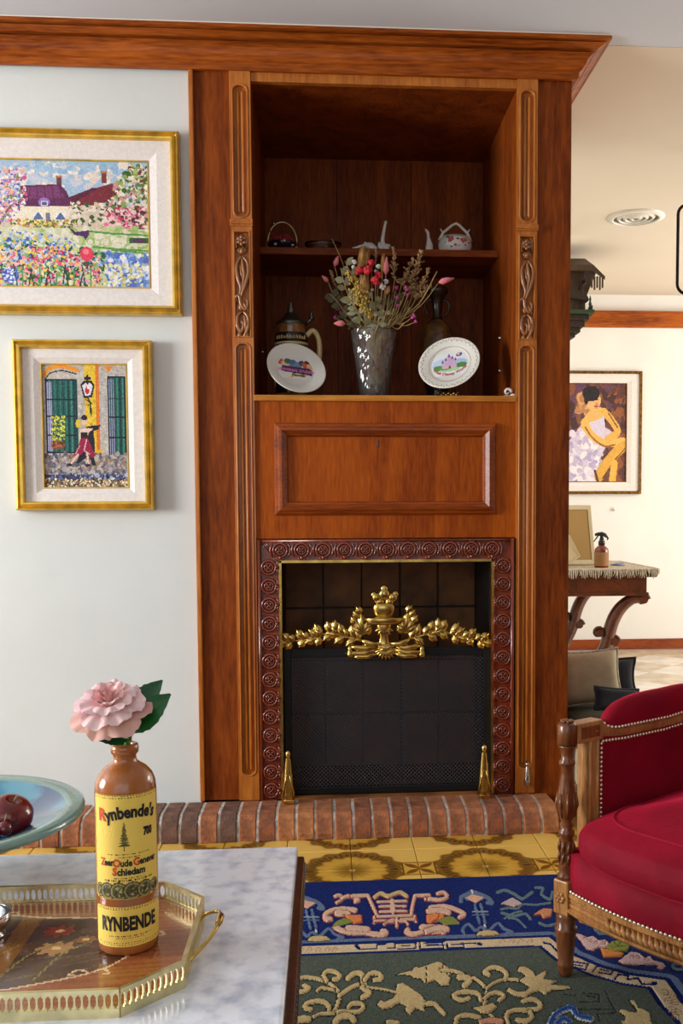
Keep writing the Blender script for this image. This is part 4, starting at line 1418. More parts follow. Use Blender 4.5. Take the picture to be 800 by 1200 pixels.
a = spot(432, .47, ZT)
g1 = goose('goose_figurine', 'white porcelain goose stretching its neck forward on the shelf', a, [(.030, 0, .006), (.022, 0, .022), (.006, 0, .036), (-.008, 0, .044), (-.016, 0, .054)],
           [(-.004, 0, .044), (-.024, 0, .040), (-.044, 0, .034), (-.058, 0, .030)], 0, ([.006, .016, .018, .011, .003], [.009, .006, .005, .004], .0055))
MB().tube([(.016, -.006, .001), (.014, -.004, .02)], [.007, .008], 8).tube([(-.006, -.006, .001), (-.006, -.004, .022)], [.006, .007], 8).build('feet', 'porcelain', g1)
a = spot(450, .46, ZT)
g2 = goose('goose_figurine', 'white porcelain goose with long neck raised straight up', a, [(.006, 0, .004), (.006, 0, .022), (.012, 0, .034), (.024, 0, .040)],
           [(.004, 0, .030), (-.006, 0, .052), (-.002, 0, .085), (.004, 0, .118), (.006, 0, .126)], 0, ([.014, .018, .015, .004], [.014, .009, .0065, .006, .004], .0068))
MB().tube([(-.004, 0, .022), (-.018, 0, .040), (-.019, 0, .052)], [.010, .009, .003], 8).build('wing', 'porcelain', g2)
a = spot(502, .46, ZT)
g3 = goose('goose_figurine', 'slim white porcelain goose standing with its beak turned up', a, [(.002, 0, .004), (.002, 0, .026), (.003, 0, .044), (.0, 0, .060)],
           [(.002, 0, .056), (-.001, 0, .074), (-.002, 0, .088), (-.008, 0, .098), (-.012, 0, .103)], 0, ([.013, .0155, .014, .009], [.010, .006, .0065, .005, .002], .002))
MB().lathe([(.013, 0), (.014, .004), (.0, .006)], 14).build('base', 'porcelain', g3)

# heart shaped white basket with roses and a branch handle
t = thing('porcelain_basket', 'white porcelain basket with painted roses and twig handle', 'ornament', spot(533, .46, ZT))
mb = MB()
mb.lathe([(.036, 0), (.044, .002), (.060, .02), (.066, .042), (.060, .064), (.048, .078), (.045, .076), (.055, .062), (.058, .042), (.03, .012), (0, .01)], 28, sy=.75, cap=False)
mb.build('body', 'porcelain', t)
MB().tube([(-.060, 0, .062), (-.046, 0, .090), (-.010, 0, .120), (.004, 0, .126), (.016, 0, .120), (.048, 0, .090), (.060, 0, .058)], [.007, .006, .0055, .006, .0055, .006, .007], 8).build('handle', 'porcelain', t)
mb = MB()
for sg in (-1, 1):
    MB().tube([(sg * .046, 0, .090), (sg * .057, -.002, .105)], [.004, .002], 6).build('twig', 'porcelain', t)
for x, z, r in ((-.020, .055, .014), (.020, .050, .012), (-.004, .038, .010), (.034, .056, .008)):
    y = -.75 * math.sqrt(max(0, .0655 ** 2 - x * x)) + .004
    mb = MB()
    for k in range(5):
        q = 2 * PI * k / 5
        mb.ball((x + r * .5 * math.cos(q), y, z + r * .5 * math.sin(q)), (r * .5, .004, r * .5), 7, 5)
    mb.ball((x, y - .001, z), (r * .4, .004, r * .4), 7, 5)
    mb.build('painted_rose', 'print_flower', t)
mb = MB()
for x, z in ((-.038, .045), (-.032, .066), (.004, .058), (.008, .034), (-.018, .030), (.03, .036), (.046, .046)):
    y = -.75 * math.sqrt(max(0, .0655 ** 2 - x * x)) + .004
    mb.ball((x, y, z), (.007, .003, .004), 7, 5)
mb.build('painted_leaves', 'print_leaf', t)

# ------------------------------------------------------------------ things on the mantel ledge
ZL = ZN0
mat('stein_glaze', (150, 96, 44), .25, color2=(74, 50, 30), vscale=30, coat=.4)
mat('stein_cream', (214, 190, 134), .3, coat=.3)
mat('stein_black', (30, 26, 24), .25, coat=.3)
mat('pewter', (96, 100, 92), .35, .9)
t = thing('beer_stein', 'brown relief beer stein with pewter lid behind the white plate', 'stein', spot(340, .24, ZL))
sz = .95
MB().lathe([(.0, 0), (.062, 0), (.064, .012), (.059, .02), (.057, .03)], 28, cap=False).build('foot_ring', 'stein_glaze', t)
MB().lathe([(.057, .03), (.056, .10), (.053, .205)], 28, cap=False).build('body', 'stein_black', t)
mb = MB()
rs = random.Random(4)
for k in range(70):
    an = rs.uniform(0, 2 * PI); z = rs.uniform(.05, .19)
    mb.ball((.055 * math.cos(an), .055 * math.sin(an), z), (.008, .008, .011), 6, 4)
mb.build('vine_relief', 'stein_cream', t)
MB().lathe([(.053, .205), (.058, .210), (.058, .238), (.053, .243)], 28, cap=False).build('banner_band', 'stein_black', t)
MB().lathe([(.054, .200), (.060, .202), (.060, .208), (.056, .210)], 28, cap=False).build('lower_bead', 'stein_cream', t)
mb = MB()
for k in range(11):                     # raised ornamental script, worn past reading
    a0 = -PI / 2 - .95 + k * .19
    pts = [(.0592 * math.cos(a0 + d_), .0592 * math.sin(a0 + d_), .2245 + z_) for d_, z_ in ((-.05, -.006), (-.02, .007 if k % 3 else .003), (.03, .006 - .004 * (k % 2)), (.05, -.006))]
    mb.tube(pts, .0016, 5)
mb.build('relief_script', 'stein_cream', t)['kind'] = 'stuff'
MB().lathe([(.053, .243), (.054, .262), (.055, .272), (.050, .276)], 28, cap=False).build('rim', 'stein_glaze', t)
lid = MB().lathe([(.055, .274), (.056, .280), (.046, .288), (.030, .298), (.022, .312), (.012, .318), (.014, .326), (.010, .336), (.005, .346), (.006, .352), (.0, .360)], 24, cap=False).build('lid', 'pewter', t)
MB().tube([(.052, 0, .278), (.070, 0, .292), (.073, 0, .315), (.078, 0, .330)], [.006, .007, .006, .004], 8).ball((.074, 0, .300), .010, 8, 6).build('thumb_lift', 'pewter', lid)
MB().tube(spline([(.054, 0, .235), (.078, 0, .255), (.098, 0, .225), (.100, 0, .165), (.088, 0, .10), (.056, 0, .075)], 5), .0095, 8).build('handle', 'stein_cream', t)


def plate_basis(n, upv=(0, 0, 1), spin=0.0):
    n = Vector(n).normalized()
    r = Vector(upv).cross(n)
    r.normalize()
    u = n.cross(r)
    m = Matrix((r, u, n)).transposed().to_4x4()
    return m @ Matrix.Rotation(spin, 4, 'Z')


PS = 1.13


def plate_thing(label, ctr, n, spin, R, rimc, cv, txt, extra=None):
    M = plate_basis(n, spin=spin)
    t = thing('souvenir_plate', label, 'plate', ctr)
    M2 = Matrix.Identity(4) @ M
    mb = MB(); mb.M = M2
    mb.lathe([(0, .002), (R * .60, .002), (R * .66, .005), (R * .72, .008), (R * .97, .0165), (R, .0165), (R, .0135), (R * .7, .004), (R * .5, -.003), (R * .44, -.003), (0, -.002)], 48, cap=False)
    mb.build('dish', 'porcelain', t)
    if cv is not None:
        me = cv.mesh('picture', lambda x, y, h: tuple(M2 @ Vector((x * PS, y * PS, .0027))), 'print_gloss')
        link('decoration', me, t)
    for body, size, pos, m, bold, arc, shr in txt:
        vs, fs = text_mesh(body, size, bold, shear=shr)
        mb = MB(); mb.M = M2
        if arc:
            pts = [(((arc - y)) * math.sin(x / arc), pos[1] + arc - (arc - y) * math.cos(x / arc), .0036) for x, y in vs]
        else:
            pts = [((pos[0] + x) * PS, (pos[1] + y) * PS, .0036) for x, y in vs]
        mb._add(pts, fs)
        mb.build('lettering', m, t)
    if extra:
        extra(t, M2)
    return t


mat('ink_red', (190, 40, 50), .4)
mat('ink_black', (24, 22, 22), .5)
mat('ink_gold', (190, 150, 60), .4)
mat('ink_pink', (214, 120, 176), .4)
mat('ink_yellow', (226, 196, 40), .4)
# plate with a colourful group above purple lettering (figures left as plain colour patches)
c = Canvas(72, 50, -.060, .060, -.036, .046, (228, 226, 220))
for x, y, rx, ry, col in ((-.046, .026, .010, .012, (196, 70, 50)), (-.030, .018, .014, .014, (226, 190, 150)), (-.022, .030, .012, .010, (60, 110, 70)), (-.006, .024, .012, .014, (60, 110, 170)),
                          (.010, .020, .012, .012, (90, 150, 190)), (.022, .028, .010, .010, (40, 60, 110)), (.036, .022, .014, .014, (206, 90, 50)), (.046, .016, .010, .016, (226, 180, 130)), (.040, .034, .010, .006, (60, 40, 40)),
                          (.0, .012, .02, .008, (120, 130, 140)), (-.03, .006, .012, .006, (206, 150, 60))):
    c.ell(x, y, rx, ry, col)
c.poly([(-.044, .006), (-.036, -.002), (.050, -.010), (.052, .004), (.044, .012), (-.040, .012)], (70, 40, 96))
c.poly([(-.046, -.010), (.052, -.016), (.050, .002), (-.042, .006)], (70, 40, 96))
c.stroke([(-.012, -.024), (.0, -.020), (.024, -.018), (.032, -.016)], .007, (226, 196, 40)); c.stroke([(-.016, -.030), (-.004, -.018)], .006, (226, 196, 40))
mk = (c.X ** 2 + c.Y ** 2) < .068 ** 2
c.jitter(3)
PA = plate_thing('plain white plate printed with colourful UNIVERSAL STUDIOS lettering', (onY((346, 434), .085).x, .085, onY((346, 434), .085).z), (.30, -.80, .50), -.10, .104, None, c,
                 [('UNIVERSAL STUDIOS', .0125, (.003, -.0035), 'ink_pink', .0006, 0, 0), ('Florida', .015, (.006, -.020), 'ink_black', .0003, 0, .3)])

# plate with castle picture and arc of red lettering
c = Canvas(70, 52, -.058, .058, -.040, .046, (228, 232, 232))
c.ell(0, .0, .054, .016, (170, 196, 226)); c.ell(-.02, .012, .034, .014, (196, 214, 234)); c.ell(.02, .008, .034, .012, (170, 196, 226))
c.ell(-.036, -.008, .016, .010, (90, 150, 70)); c.ell(.036, -.006, .018, .010, (80, 140, 66)); c.ell(0, -.018, .03, .008, (170, 210, 150)); c.ell(-.016, -.012, .016, .007, (110, 160, 80))
for x, w_, h_ in ((-.012, .008, .018), (-.002, .010, .030), (.008, .008, .022), (.018, .007, .014), (-.022, .007, .010)):
    c.rect(x - w_ / 2, x + w_ / 2, -.010, h_, (206, 170, 200)); c.poly([(x - w_ / 2 - .001, h_), (x + w_ / 2 + .001, h_), (x, h_ + .013)], (130, 80, 150))
c.rect(-.022, .022, -.014, -.002, (214, 180, 190)); c.ell(0, -.010, .004, .006, (110, 80, 110))
c.ell(.028, .034, .008, .007, (200, 60, 60)); c.ell(.034, .036, .006, .006, (70, 90, 160)); c.ell(.028, .036, .003, .003, (240, 230, 220))
c.jitter(3)


def rim_gold(t, M):
    mb = MB(); mb.M = M
    for k in range(64):
        a = 2 * PI * k / 64
        r = .097 if k % 2 else .101
        mb.ball((r * math.cos(a), r * math.sin(a), .0158), (.0026, .0026, .0012), 6, 4)
    mb.build('gilt_edge', 'ink_gold', t)
    mb = MB(); mb.M = M
    n = 40
    mb.tube([(.0745 * math.cos(2 * PI * i / n), .0745 * math.sin(2 * PI * i / n), .0092) for i in range(n)], .0007, 4, closed=True)
    mb.build('rim_line', 'ink_gold', t)


pc = onY((527, 428), .10)
PB = plate_thing('white plate with gilt edge, castle picture and red Walt Disney World lettering', (pc.x, .10, pc.z), (-.32, -.80, .50), .14, .109, None, c,
                 [('Walt Disney World', .0160, (0, -.041), 'ink_red', .0004, .075, .1)], rim_gold)
mat('ebony', (26, 22, 18), .35, coat=.3)
t = thing('plate_easel', 'small black and gold easel holding the castle plate', 'stand', (onY((524, 455), .10).x, .085, ZL))
mb = MB()
for s_ in (-1, 1):
    mb.tube(spline([(s_ * .03, -.020, .004), (s_ * .022, -.012, .018), (s_ * .026, .01, .034), (s_ * .02, .05, .012), (s_ * .02, .062, .004)], 5), .0035, 6)
    mb.tube(spline([(s_ * .03, -.020, .004), (s_ * .038, -.028, .010), (s_ * .034, -.032, .018), (s_ * .028, -.027, .014)], 4), .003, 6)
mb.tube([(-.024, .0, .022), (.024, .0, .022)], .0035, 6).tube([(-.02, .05, .012), (.02, .05, .012)], .003, 6)
mb.build('easel_frame', 'ebony', t)
mb = MB()
for k in range(7):
    mb.ball((-.027 + .009 * k, -.022, .010 + .005 * (k % 2)), (.005, .004, .005), 6, 5)
mb.build('gilt_scroll', 'brass', t)

# dark vase behind the castle plate
mat('vase_brown', (40, 26, 20), .22, coat=.4)
mat('vase_relief', (120, 84, 40), .35, color2=(52, 36, 24), vscale=40, coat=.3)
t = thing('tall_vase', 'dark brown long necked vase with mottled gold belly', 'vase', spot(512, .36, ZL))
MB().lathe([(.0, 0), (.045, 0), (.048, .01), (.040, .03), (.042, .06), (.052, .09)], 28, cap=False).build('base', 'vase_brown', t)
MB().lathe([(.052, .09), (.062, .14), (.068, .19), (.066, .24), (.055, .28), (.038, .305), (.028, .318)], 28, cap=False).build('belly', 'vase_relief', t)
MB().lathe([(.030, .316), (.020, .325), (.0165, .345), (.020, .380), (.030, .408), (.040, .418), (.042, .428), (.036, .436), (.022, .430), (.012, .40), (.0, .35)], 28, cap=False).build('neck', 'vase_brown', t)
mb = MB()
for s_ in (-1, 1):
    mb.tube(spline([(s_ * .020, 0, .39), (s_ * .040, 0, .385), (s_ * .046, 0, .36), (s_ * .030, 0, .33)], 4), .004, 6)
mb.build('handle', 'vase_brown', t)

# little white scroll ornament at the end of the ledge
p = onY((596, 460), .03)
t = thing('shell_ornament', 'tiny white coiled shell ornament at the end of the ledge', 'ornament', (p.x, .03, ZL))
mb = MB()
mb.tube([((.014 - .0022 * k * .5) * math.cos(k * .6) - .004, 0, .016 + (.014 - .0022 * k * .5) * math.sin(k * .6)) for k in range(12)], [.006, .002], 7)
mb.build('coil', 'porcelain', t)
MB().ball((.016, 0, .006), (.012, .008, .006), 8, 6).ball((-.004, 0, .003), (.018, .009, .003), 8, 6).build('foot', 'porcelain', t)

# ------------------------------------------------------------------ crystal vase with dried bouquet
VY = .16
v0 = spot(437, VY, ZL)
t = thing('crystal_vase', 'tall flared cut crystal vase holding dried flowers', 'vase', v0)


def vfn(u, v):
    z = .24 * v
    r = .050 + .030 * v ** 1.3
    tw = 2 * PI * u + v * 1.4
    r *= 1 + .022 * math.cos(12 * tw) + .008 * math.cos(12 * (2 * PI * u - v * 1.6))
    return (r * math.cos(2 * PI * u), r * math.sin(2 * PI * u), z)


mb = MB()
mb.grid(vfn, 60, 22, smooth=False, closed_u=True)
mb.lathe([(.080, .24), (.078, .242), (.073, .236), (.045, .02), (.0, .018)], 40, cap=False)
mb.lathe([(.050, 0), (.0, 0)], 40, cap=False)
mb.build('vase_body', 'crystal', t)

mat('dry_stem', (186, 158, 100), .8, vary=.3, vscale=20)
mat('eucalyptus', (148, 146, 110), .7, color2=(100, 98, 70), vscale=20)
mat('goldenrod', (206, 172, 78), .9, color2=(150, 120, 52), vscale=60)
mat('tan_bud', (196, 150, 88), .8, color2=(150, 106, 56), vscale=40)
mat('bloom_red', (190, 36, 48), .7)
mat('bloom_white', (214, 210, 204), .7)
mat('bloom_magenta', (176, 70, 134), .8)
mat('tail_pink', (222, 122, 128), .95, sheen=.5)
mat('grass_brown', (186, 150, 104), .9, color2=(130, 96, 62), vscale=40)
mat('leaf_olive', (88, 84, 56), .8, color2=(58, 56, 40), vscale=20)
bq = thing('dried_bouquet', 'large bouquet of dried flowers, grasses and eucalyptus in the crystal vase', 'flowers', (v0[0], v0[1], ZL + .02))
bo = Vector((v0[0], v0[1], ZL + .02))
rb = random.Random(11)


def tip(x, y, dy=0.0):
    p = onY((x, y), VY + dy)
    return p - bo


def stem(tp, r=.0018, bend=.02, root=None):
    # inside the vase the stems fan out from the foot and leave within the mouth
    d = Vector((tp.x, tp.y, 0))
    mouth = Vector((max(-.05, min(.05, tp.x * .34)), max(-.045, min(.045, tp.y * .4)), .222))
    bt = Vector((-mouth.x * .5, -mouth.y * .5, .006))
    q = spline([bt, mouth, (mouth + tp) / 2 + Vector((tp.x * .10, 0, bend)), tp], 5)
    return q, r


def part_stem(tp, r=.0018, bend=.01, m='dry_stem'):
    q, r = stem(tp, r, bend)
    MB().tube(q, r, 5).build('stem', m, bq)
    d = Vector(q[-1]) - Vector(q[-3])
    return d.normalized()


def leaf_disc(mb, c0, d, n, L, w_):
    """small cupped leaf from c0 along d"""
    d = Vector(d).normalized()
    s_ = Vector(n).cross(d).normalized()
    n2 = d.cross(s_)
    vs, fs = [], []
    N = 5
    for i in range(N + 1):
        v = i / N
        ww = w_ * math.sin(PI * (v * .92 + .06))
        for k in (-1, 0, 1):
            vs.append(tuple(Vector(c0) + d * (L * v) + s_ * (ww * k / 2) + n2 * (-.1 * L * (abs(k)) * .5 - .12 * L * v * v)))
    for i in range(N):
        for k in range(2):
            fs.append((i * 3 + k, i * 3 + k + 1, i * 3 + 4 + k, i * 3 + 3 + k))
    mb._add(vs, fs, True)


def along(c0, d, L):
    return [Vector(c0) + Vector(d) * (L * k) for k in (0, .5, 1)]


# twig
tp = tip(389, 280, .02); part_stem(tip(402, 310, .02), .0012, 0); MB().tube([tip(402, 310, .02), tip(398, 300, .02), tp], [.0022, .0012], 5).build('twig', 'dry_stem', bq)
# bunny tails
for x0, y0, x1, y1, r, dy in ((392, 312, 396, 300, .010, .0), (384, 330, 377, 323, .008, -.02), (404, 379, 391, 379, .011, -.06), (514, 331, 532, 326, .011, -.05), (452, 322, 453, 301, .010, .0)):
    a, b = tip(x0, y0, dy), tip(x1, y1, dy)
    part_stem(a, .0013, 0)
    MB().tube([a, a.lerp(b, .25), a.lerp(b, .6), b], [.003, r, r * .8, .002], 8).build('bunny_tail', 'tail_pink', bq)
# goldenrod plumes
for x0, y0, x1, y1, n in ((433, 372, 407, 318, 90), (426, 360, 416, 326, 50)):
    a, b = tip(x0, y0, -.10), tip(x1, y1, -.09)
    part_stem(a, .0016, 0)
    mb = MB()
    mb.tube([a, b], .0012, 5)
    for k in range(n):
        q = rb.random()
        p = a.lerp(b, q)
        w_ = .022 * math.sin(PI * (q * .8 + .15))
        mb.ball(tuple(p + Vector((rb.gauss(0, w_ * .6), rb.gauss(0, w_ * .6), rb.gauss(0, w_ * .4)))), (.0042, .0042, .0046), 5, 4)
    mb.build('goldenrod_plume', 'goldenrod', bq)
# tan seed heads
for x0, y0, x1, y1, r, dy in ((421, 318, 425, 290, .013, .0), (427, 312, 431, 294, .010, .01), (428, 345, 426, 322, .017, -.06), (452, 345, 455, 338, .008, -.06), (448, 320, 449, 300, .008, .02)):
    a, b = tip(x0, y0, dy), tip(x1, y1, dy)
    part_stem(a, .002, 0)
    mb = MB()
    mb.tube([a, a.lerp(b, .25), a.lerp(b, .65), b], [.004, r, r * .85, .004], 8)
    for k in range(5):
        an = 2 * PI * k / 5
        o_ = Vector((math.cos(an), math.sin(an), 0)) * r * .7
        mb.tube([a + o_ * .4, a.lerp(b, .5) + o_ * 1.2, b + o_ * .7 + Vector((0, 0, .008))], [.003, .004, .001], 5)
    mb.build('seed_head', 'tan_bud', bq)


def bloom(x, y, dy, r, m, n=9, nm='bloom'):
    c0 = tip(x, y, dy)
    part_stem(c0, .0014, 0)
    mb = MB()
    for k in range(n):
        u = Vector((rb.gauss(0, 1), rb.gauss(0, 1) - .4, rb.gauss(0, 1))).normalized()
        mb.ball(tuple(c0 + u * r * .6), (r * .5, r * .5, r * .5), 6, 5)
    mb.build(nm, m, bq)


for x, y, dy, r in ((422, 318, -.06, .017), (431, 317, -.07, .017), (440, 329, -.08, .017), (435, 308, -.04, .013), (443, 322, -.06, .013)):
    bloom(x, y, dy, r, 'bloom_red')
for x, y, dy, r in ((415, 307, -.03, .009), (414, 313, -.04, .007), (443, 313, -.05, .010), (448, 336, -.07, .012), (440, 318, -.05, .006), (452, 330, -.06, .009), (436, 340, -.06, .006)):
    bloom(x, y, dy, r, 'bloom_white')
for x, y, dy, r in ((464, 337, -.05, .008), (465, 349, -.05, .008), (476, 338, -.05, .009), (478, 346, -.05, .007), (484, 371, -.07, .010), (487, 377, -.07, .007), (466, 358, -.06, .006), (396, 362, .0, .008), (393, 372, -.03, .007)):
    bloom(x, y, dy, r, 'bloom_magenta', 7)
# feathery grass plumes
for x0, y0, x1, y1, wd, dy, n in ((462, 330, 461, 290, .018, .03, 60), (478, 345, 494, 296, .030, .02, 130), (470, 335, 484, 306, .022, .03, 70), (490, 345, 502, 318, .022, .0, 70), (395, 340, 386, 318, .012, .04, 30), (440, 306, 441, 296, .008, .04, 16), (486, 352, 506, 336, .016, -.02, 40)):
    a, b = tip(x0, y0, dy), tip(x1, y1, dy)
    part_stem(a, .0015, 0)
    mb = MB()
    mb.tube([a, b], [.0015, .0008], 5)
    for k in range(n):
        q = rb.random()
        p = a.lerp(b, q)
        w_ = wd * (1 - q * .75)
        e = Vector((rb.gauss(0, w_ * .55), rb.gauss(0, w_ * .55), rb.uniform(.0, .018)))
        mb.tube([p, p + e], [.0010, .0034], 4)
    mb.build('grass_plume', 'grass_brown', bq)
# eucalyptus sprigs: each leaf a disc along the twig
for pts, n, m, L, dy in (([(436, 392), (418, 366), (405, 338), (399, 314)], 12, 'eucalyptus', .034, -.05), ([(430, 392), (410, 372), (394, 352), (386, 344)], 11, 'leaf_olive', .032, -.02), ([(437, 392), (434, 376), (440, 360), (448, 350)], 7, 'eucalyptus', .030, -.07),
                         ([(446, 392), (450, 372), (460, 352), (470, 344)], 8, 'leaf_olive', .030, -.03), ([(428, 392), (414, 384), (402, 372), (398, 366)], 6, 'leaf_olive', .026, .0), ([(440, 392), (430, 350), (412, 322), (404, 306)], 10, 'eucalyptus', .032, -.02),
                         ([(434, 392), (424, 374), (414, 356), (408, 350)], 8, 'eucalyptus', .028, -.05), ([(438, 392), (444, 380), (452, 368), (446, 362)], 5, 'eucalyptus', .026, -.08)):
    q = spline([tip(x, y, dy) for x, y in pts], 6)
    part_stem(Vector(q[0]), .0015, 0)
    s0 = MB().tube(q, .0014, 5).build('sprig_twig', 'dry_stem', bq)
    for k in range(n):
        i = int((k + 1) / (n + .5) * (len(q) - 2))
        d = (Vector(q[i + 1]) - Vector(q[i])).normalized()
        sd = Vector((d.z, rb.uniform(-.6, .2), -d.x)) * (1 if k % 2 else -1)
        mb = MB()
        leaf_disc(mb, q[i], d * .5 + sd + Vector((0, rb.uniform(-.4, .4), .1)), (rb.uniform(-.3, .3), -1, rb.uniform(-.3, .5)), L * rb.uniform(.75, 1.1), L * .75)
        mb.build('leaf', m, s0)
# bare crossing stems
for x, y, dy in ((444, 372, -.08), (452, 366, -.07), (458, 374, -.07), (466, 370, -.06), (434, 362, -.08), (428, 370, -.07), (420, 376, -.06), (470, 366, -.04), (478, 352, -.04), (512, 318, -.05), (470, 352, -.05), (488, 330, .02), (480, 360, -.06), (456, 345, -.04), (462, 362, -.07), (474, 378, -.06), (446, 352, .0), (500, 340, .0)):
    part_stem(tip(x, y, dy), .0021, -.01)

# ------------------------------------------------------------------ fire screen with gilt garland
t = thing('fire_screen', 'black pierced metal fire screen crowned by a gilt leaf garland', 'fire screen', (.2, .04, ZB))
a, b = onY((334, 930), .04), onY((574, 757), .04)
FX0, FX1, FZ0, FZ1 = a.x, b.x, ZB + .002, b.z
mb = MB()
for x0, x1, z0, z1 in ((FX0, FX0 + .026, FZ0, FZ1), (FX1 - .026, FX1, FZ0, FZ1)):
    MB().box(x0, x1, .030, .046, z0, z1).build('frame_post', 'black_iron', t, world=True, bevel=.003)
for z0, z1 in ((FZ0, FZ0 + .026), (FZ1 - .03, FZ1)):
    MB().box(FX0 + .026, FX1 - .026, .030, .046, z0, z1).build('frame_rail', 'black_iron', t, world=True, bevel=.003)
MB().box(FX0, FX0 + .03, .012, .10, ZB, ZB + .012).build('foot', 'black_iron', t, world=True)
MB().box(FX1 - .03, FX1, .012, .10, ZB, ZB + .012).build('foot', 'black_iron', t, world=True)
# pierced sheet: two crossing sets of diagonal strips
mb = MB()
gx0, gx1, gz0, gz1 = FX0 + .024, FX1 - .024, FZ0 + .024, FZ1 - .028
W_, H_ = gx1 - gx0, gz1 - gz0
pt = .0135
n = int((W_ + H_) / pt)
for s_ in (0, 1):
    for k in range(n + 1):
        d = k * pt
        p0 = (max(0, d - H_), min(d, H_))
        p1 = (min(d, W_), max(0, d - W_))
        if p1[0] - p0[0] < .004:
            continue
        q0, q1 = Vector((p0[0], p0[1])), Vector((p1[0], p1[1]))
        dr = (q1 - q0).normalized()
        nn = Vector((-dr.y, dr.x)) * .0017
        pts = [q0 + nn, q0 - nn, q1 - nn, q1 + nn]
        X = (lambda v: gx0 + v) if s_ == 0 else (lambda v: gx1 - v)
        vs = [(X(p.x), .037 + .001 * s_, gz0 + p.y) for p in pts] + [(X(p.x), .039 + .001 * s_, gz0 + p.y) for p in pts]
        mb._add(vs, [(0, 1, 2, 3), (7, 6, 5, 4), (0, 3, 7, 4), (1, 5, 6, 2)])
o = mb.build('pierced_sheet', 'pierced_iron', t, world=True, merge=False)
o['kind'] = 'stuff'

# garland
GY = .012


def gp(x, y, dy=0.0):
    return onY((x, y), GY + dy)


def gl(c0, d, L, w_):
    """gilt leaf part"""
    m = MB()
    d = Vector(d).normalized()
    n_ = Vector((0, -1, 0))
    s_ = n_.cross(d).normalized()
    vs, fs = [], []
    N = 6
    for i in range(N + 1):
        v = i / N
        ww = w_ * math.sin(PI * (v * .9 + .07)) ** .8
        for k in (-1, -.5, 0, .5, 1):
            hgt = .007 * (1 - abs(k)) + .004 * math.sin(PI * v) + (.002 if k == 0 else 0)
            vs.append(tuple(Vector(c0) + d * (L * v) + s_ * (ww * k / 2) + n_ * hgt))
    for i in range(N):
        for k in range(4):
            fs.append((i * 5 + k, i * 5 + k + 1, i * 5 + 6 + k, i * 5 + 5 + k))
    m._add(vs, fs, True)
    # underside
    m._add([(p[0], GY + .004, p[2]) for p in vs], [tuple(reversed(f)) for f in fs], True)
    m.build('gilt_leaf', 'brass', t, world=True)


for side, path in ((-1, [(428, 752), (412, 748), (398, 745), (384, 742), (370, 748), (352, 750), (336, 753)]), (1, [(474, 750), (490, 746), (506, 742), (520, 740), (536, 746), (552, 748), (566, 752)])):
    pts = [gp(*p) for p in path]
    q = spline(pts, 5)
    MB().tube(q, [.006, .004, .003], 6).build('garland_stem', 'brass', t, world=True)
    for k, (x, y) in enumerate(path[1:]):
        d = (Vector(pts[k + 1]) - Vector(pts[k])).normalized()
        up = Vector((-d.z, 0, d.x))
        if up.z < 0:
            up = -up
        L = .050 - .002 * k
        gl(pts[k + 1] - d * .01, d * .55 + up, L, .030)
        gl(pts[k + 1] - d * .015, d * .75 - up * .8, L * .85, .026)
        gl(pts[k + 1] - d * .03, d * .5 + up * .6, L * .8, .024)
        if k in (1, 3, 5):
            gl(pts[k + 1], d, L, .028)
        if k in (2, 3):
            gl(pts[k + 1] - d * .02, up + d * .1, L * 1.1, .028)
# upright sprays beside the urn
for x, y in ((424, 742), (476, 740)):
    p = gp(x, y)
    sg = -1 if x < 450 else 1
    for ang, L in ((.1, .07), (.55, .055), (-.35, .05), (1.0, .045), (-.8, .04)):
        gl(p + Vector((sg * -.004, 0, -.004)), (sg * math.sin(ang), 0, math.cos(ang)), L, .032)
    for dx, dz in ((.01, .05), (.018, .03), (.0, .065)):
        gl(p + Vector((sg * dx, 0, dz)), (sg * .6, 0, .8), .034, .024)
# urn with fruit on a bracket
u0 = gp(450, 771)


def urn(name, prof, m='brass'):
    mb = MB()
    mb.lathe([(r, z) for r, z in prof], 24, (u0.x, GY - .002, u0.z), sy=.5, cap=False)
    mb.build(name, m, t, world=True)


zz = lambda y: gp(450, y).z - u0.z
urn('urn_stem', [(.0, zz(764)), (.028, zz(762)), (.020, zz(755)), (.014, zz(746)), (.020, zz(740)), (.026, zz(733)), (.022, zz(730)), (0, zz(729))])
urn('urn_tray', [(0, zz(731)), (.060, zz(731)), (.066, zz(728)), (.068, zz(724.5)), (.064, zz(723)), (0, zz(722.5))])
urn('urn_bowl', [(.022, zz(723)), (.034, zz(720)), (.040, zz(713)), (.038, zz(709)), (.030, zz(706.5)), (0, zz(706))])
for x, y, r in ((450, 696, .022), (441, 700, .018), (460, 700, .018), (445, 705, .016), (456, 705, .016), (450, 690, .015), (438, 697, .012), (463, 696, .012)):
    p = gp(x, y)
    mb = MB()
    mb.ball((p.x, GY - .006, p.z), (r, r * .7, r), 9, 7)
    mb.build('gilt_fruit', 'brass', t, world=True)
for k in range(6):
    an = -1.2 + k * .48
    gl(gp(450, 735), (math.sin(an), 0, -math.cos(an)), .035, .018)
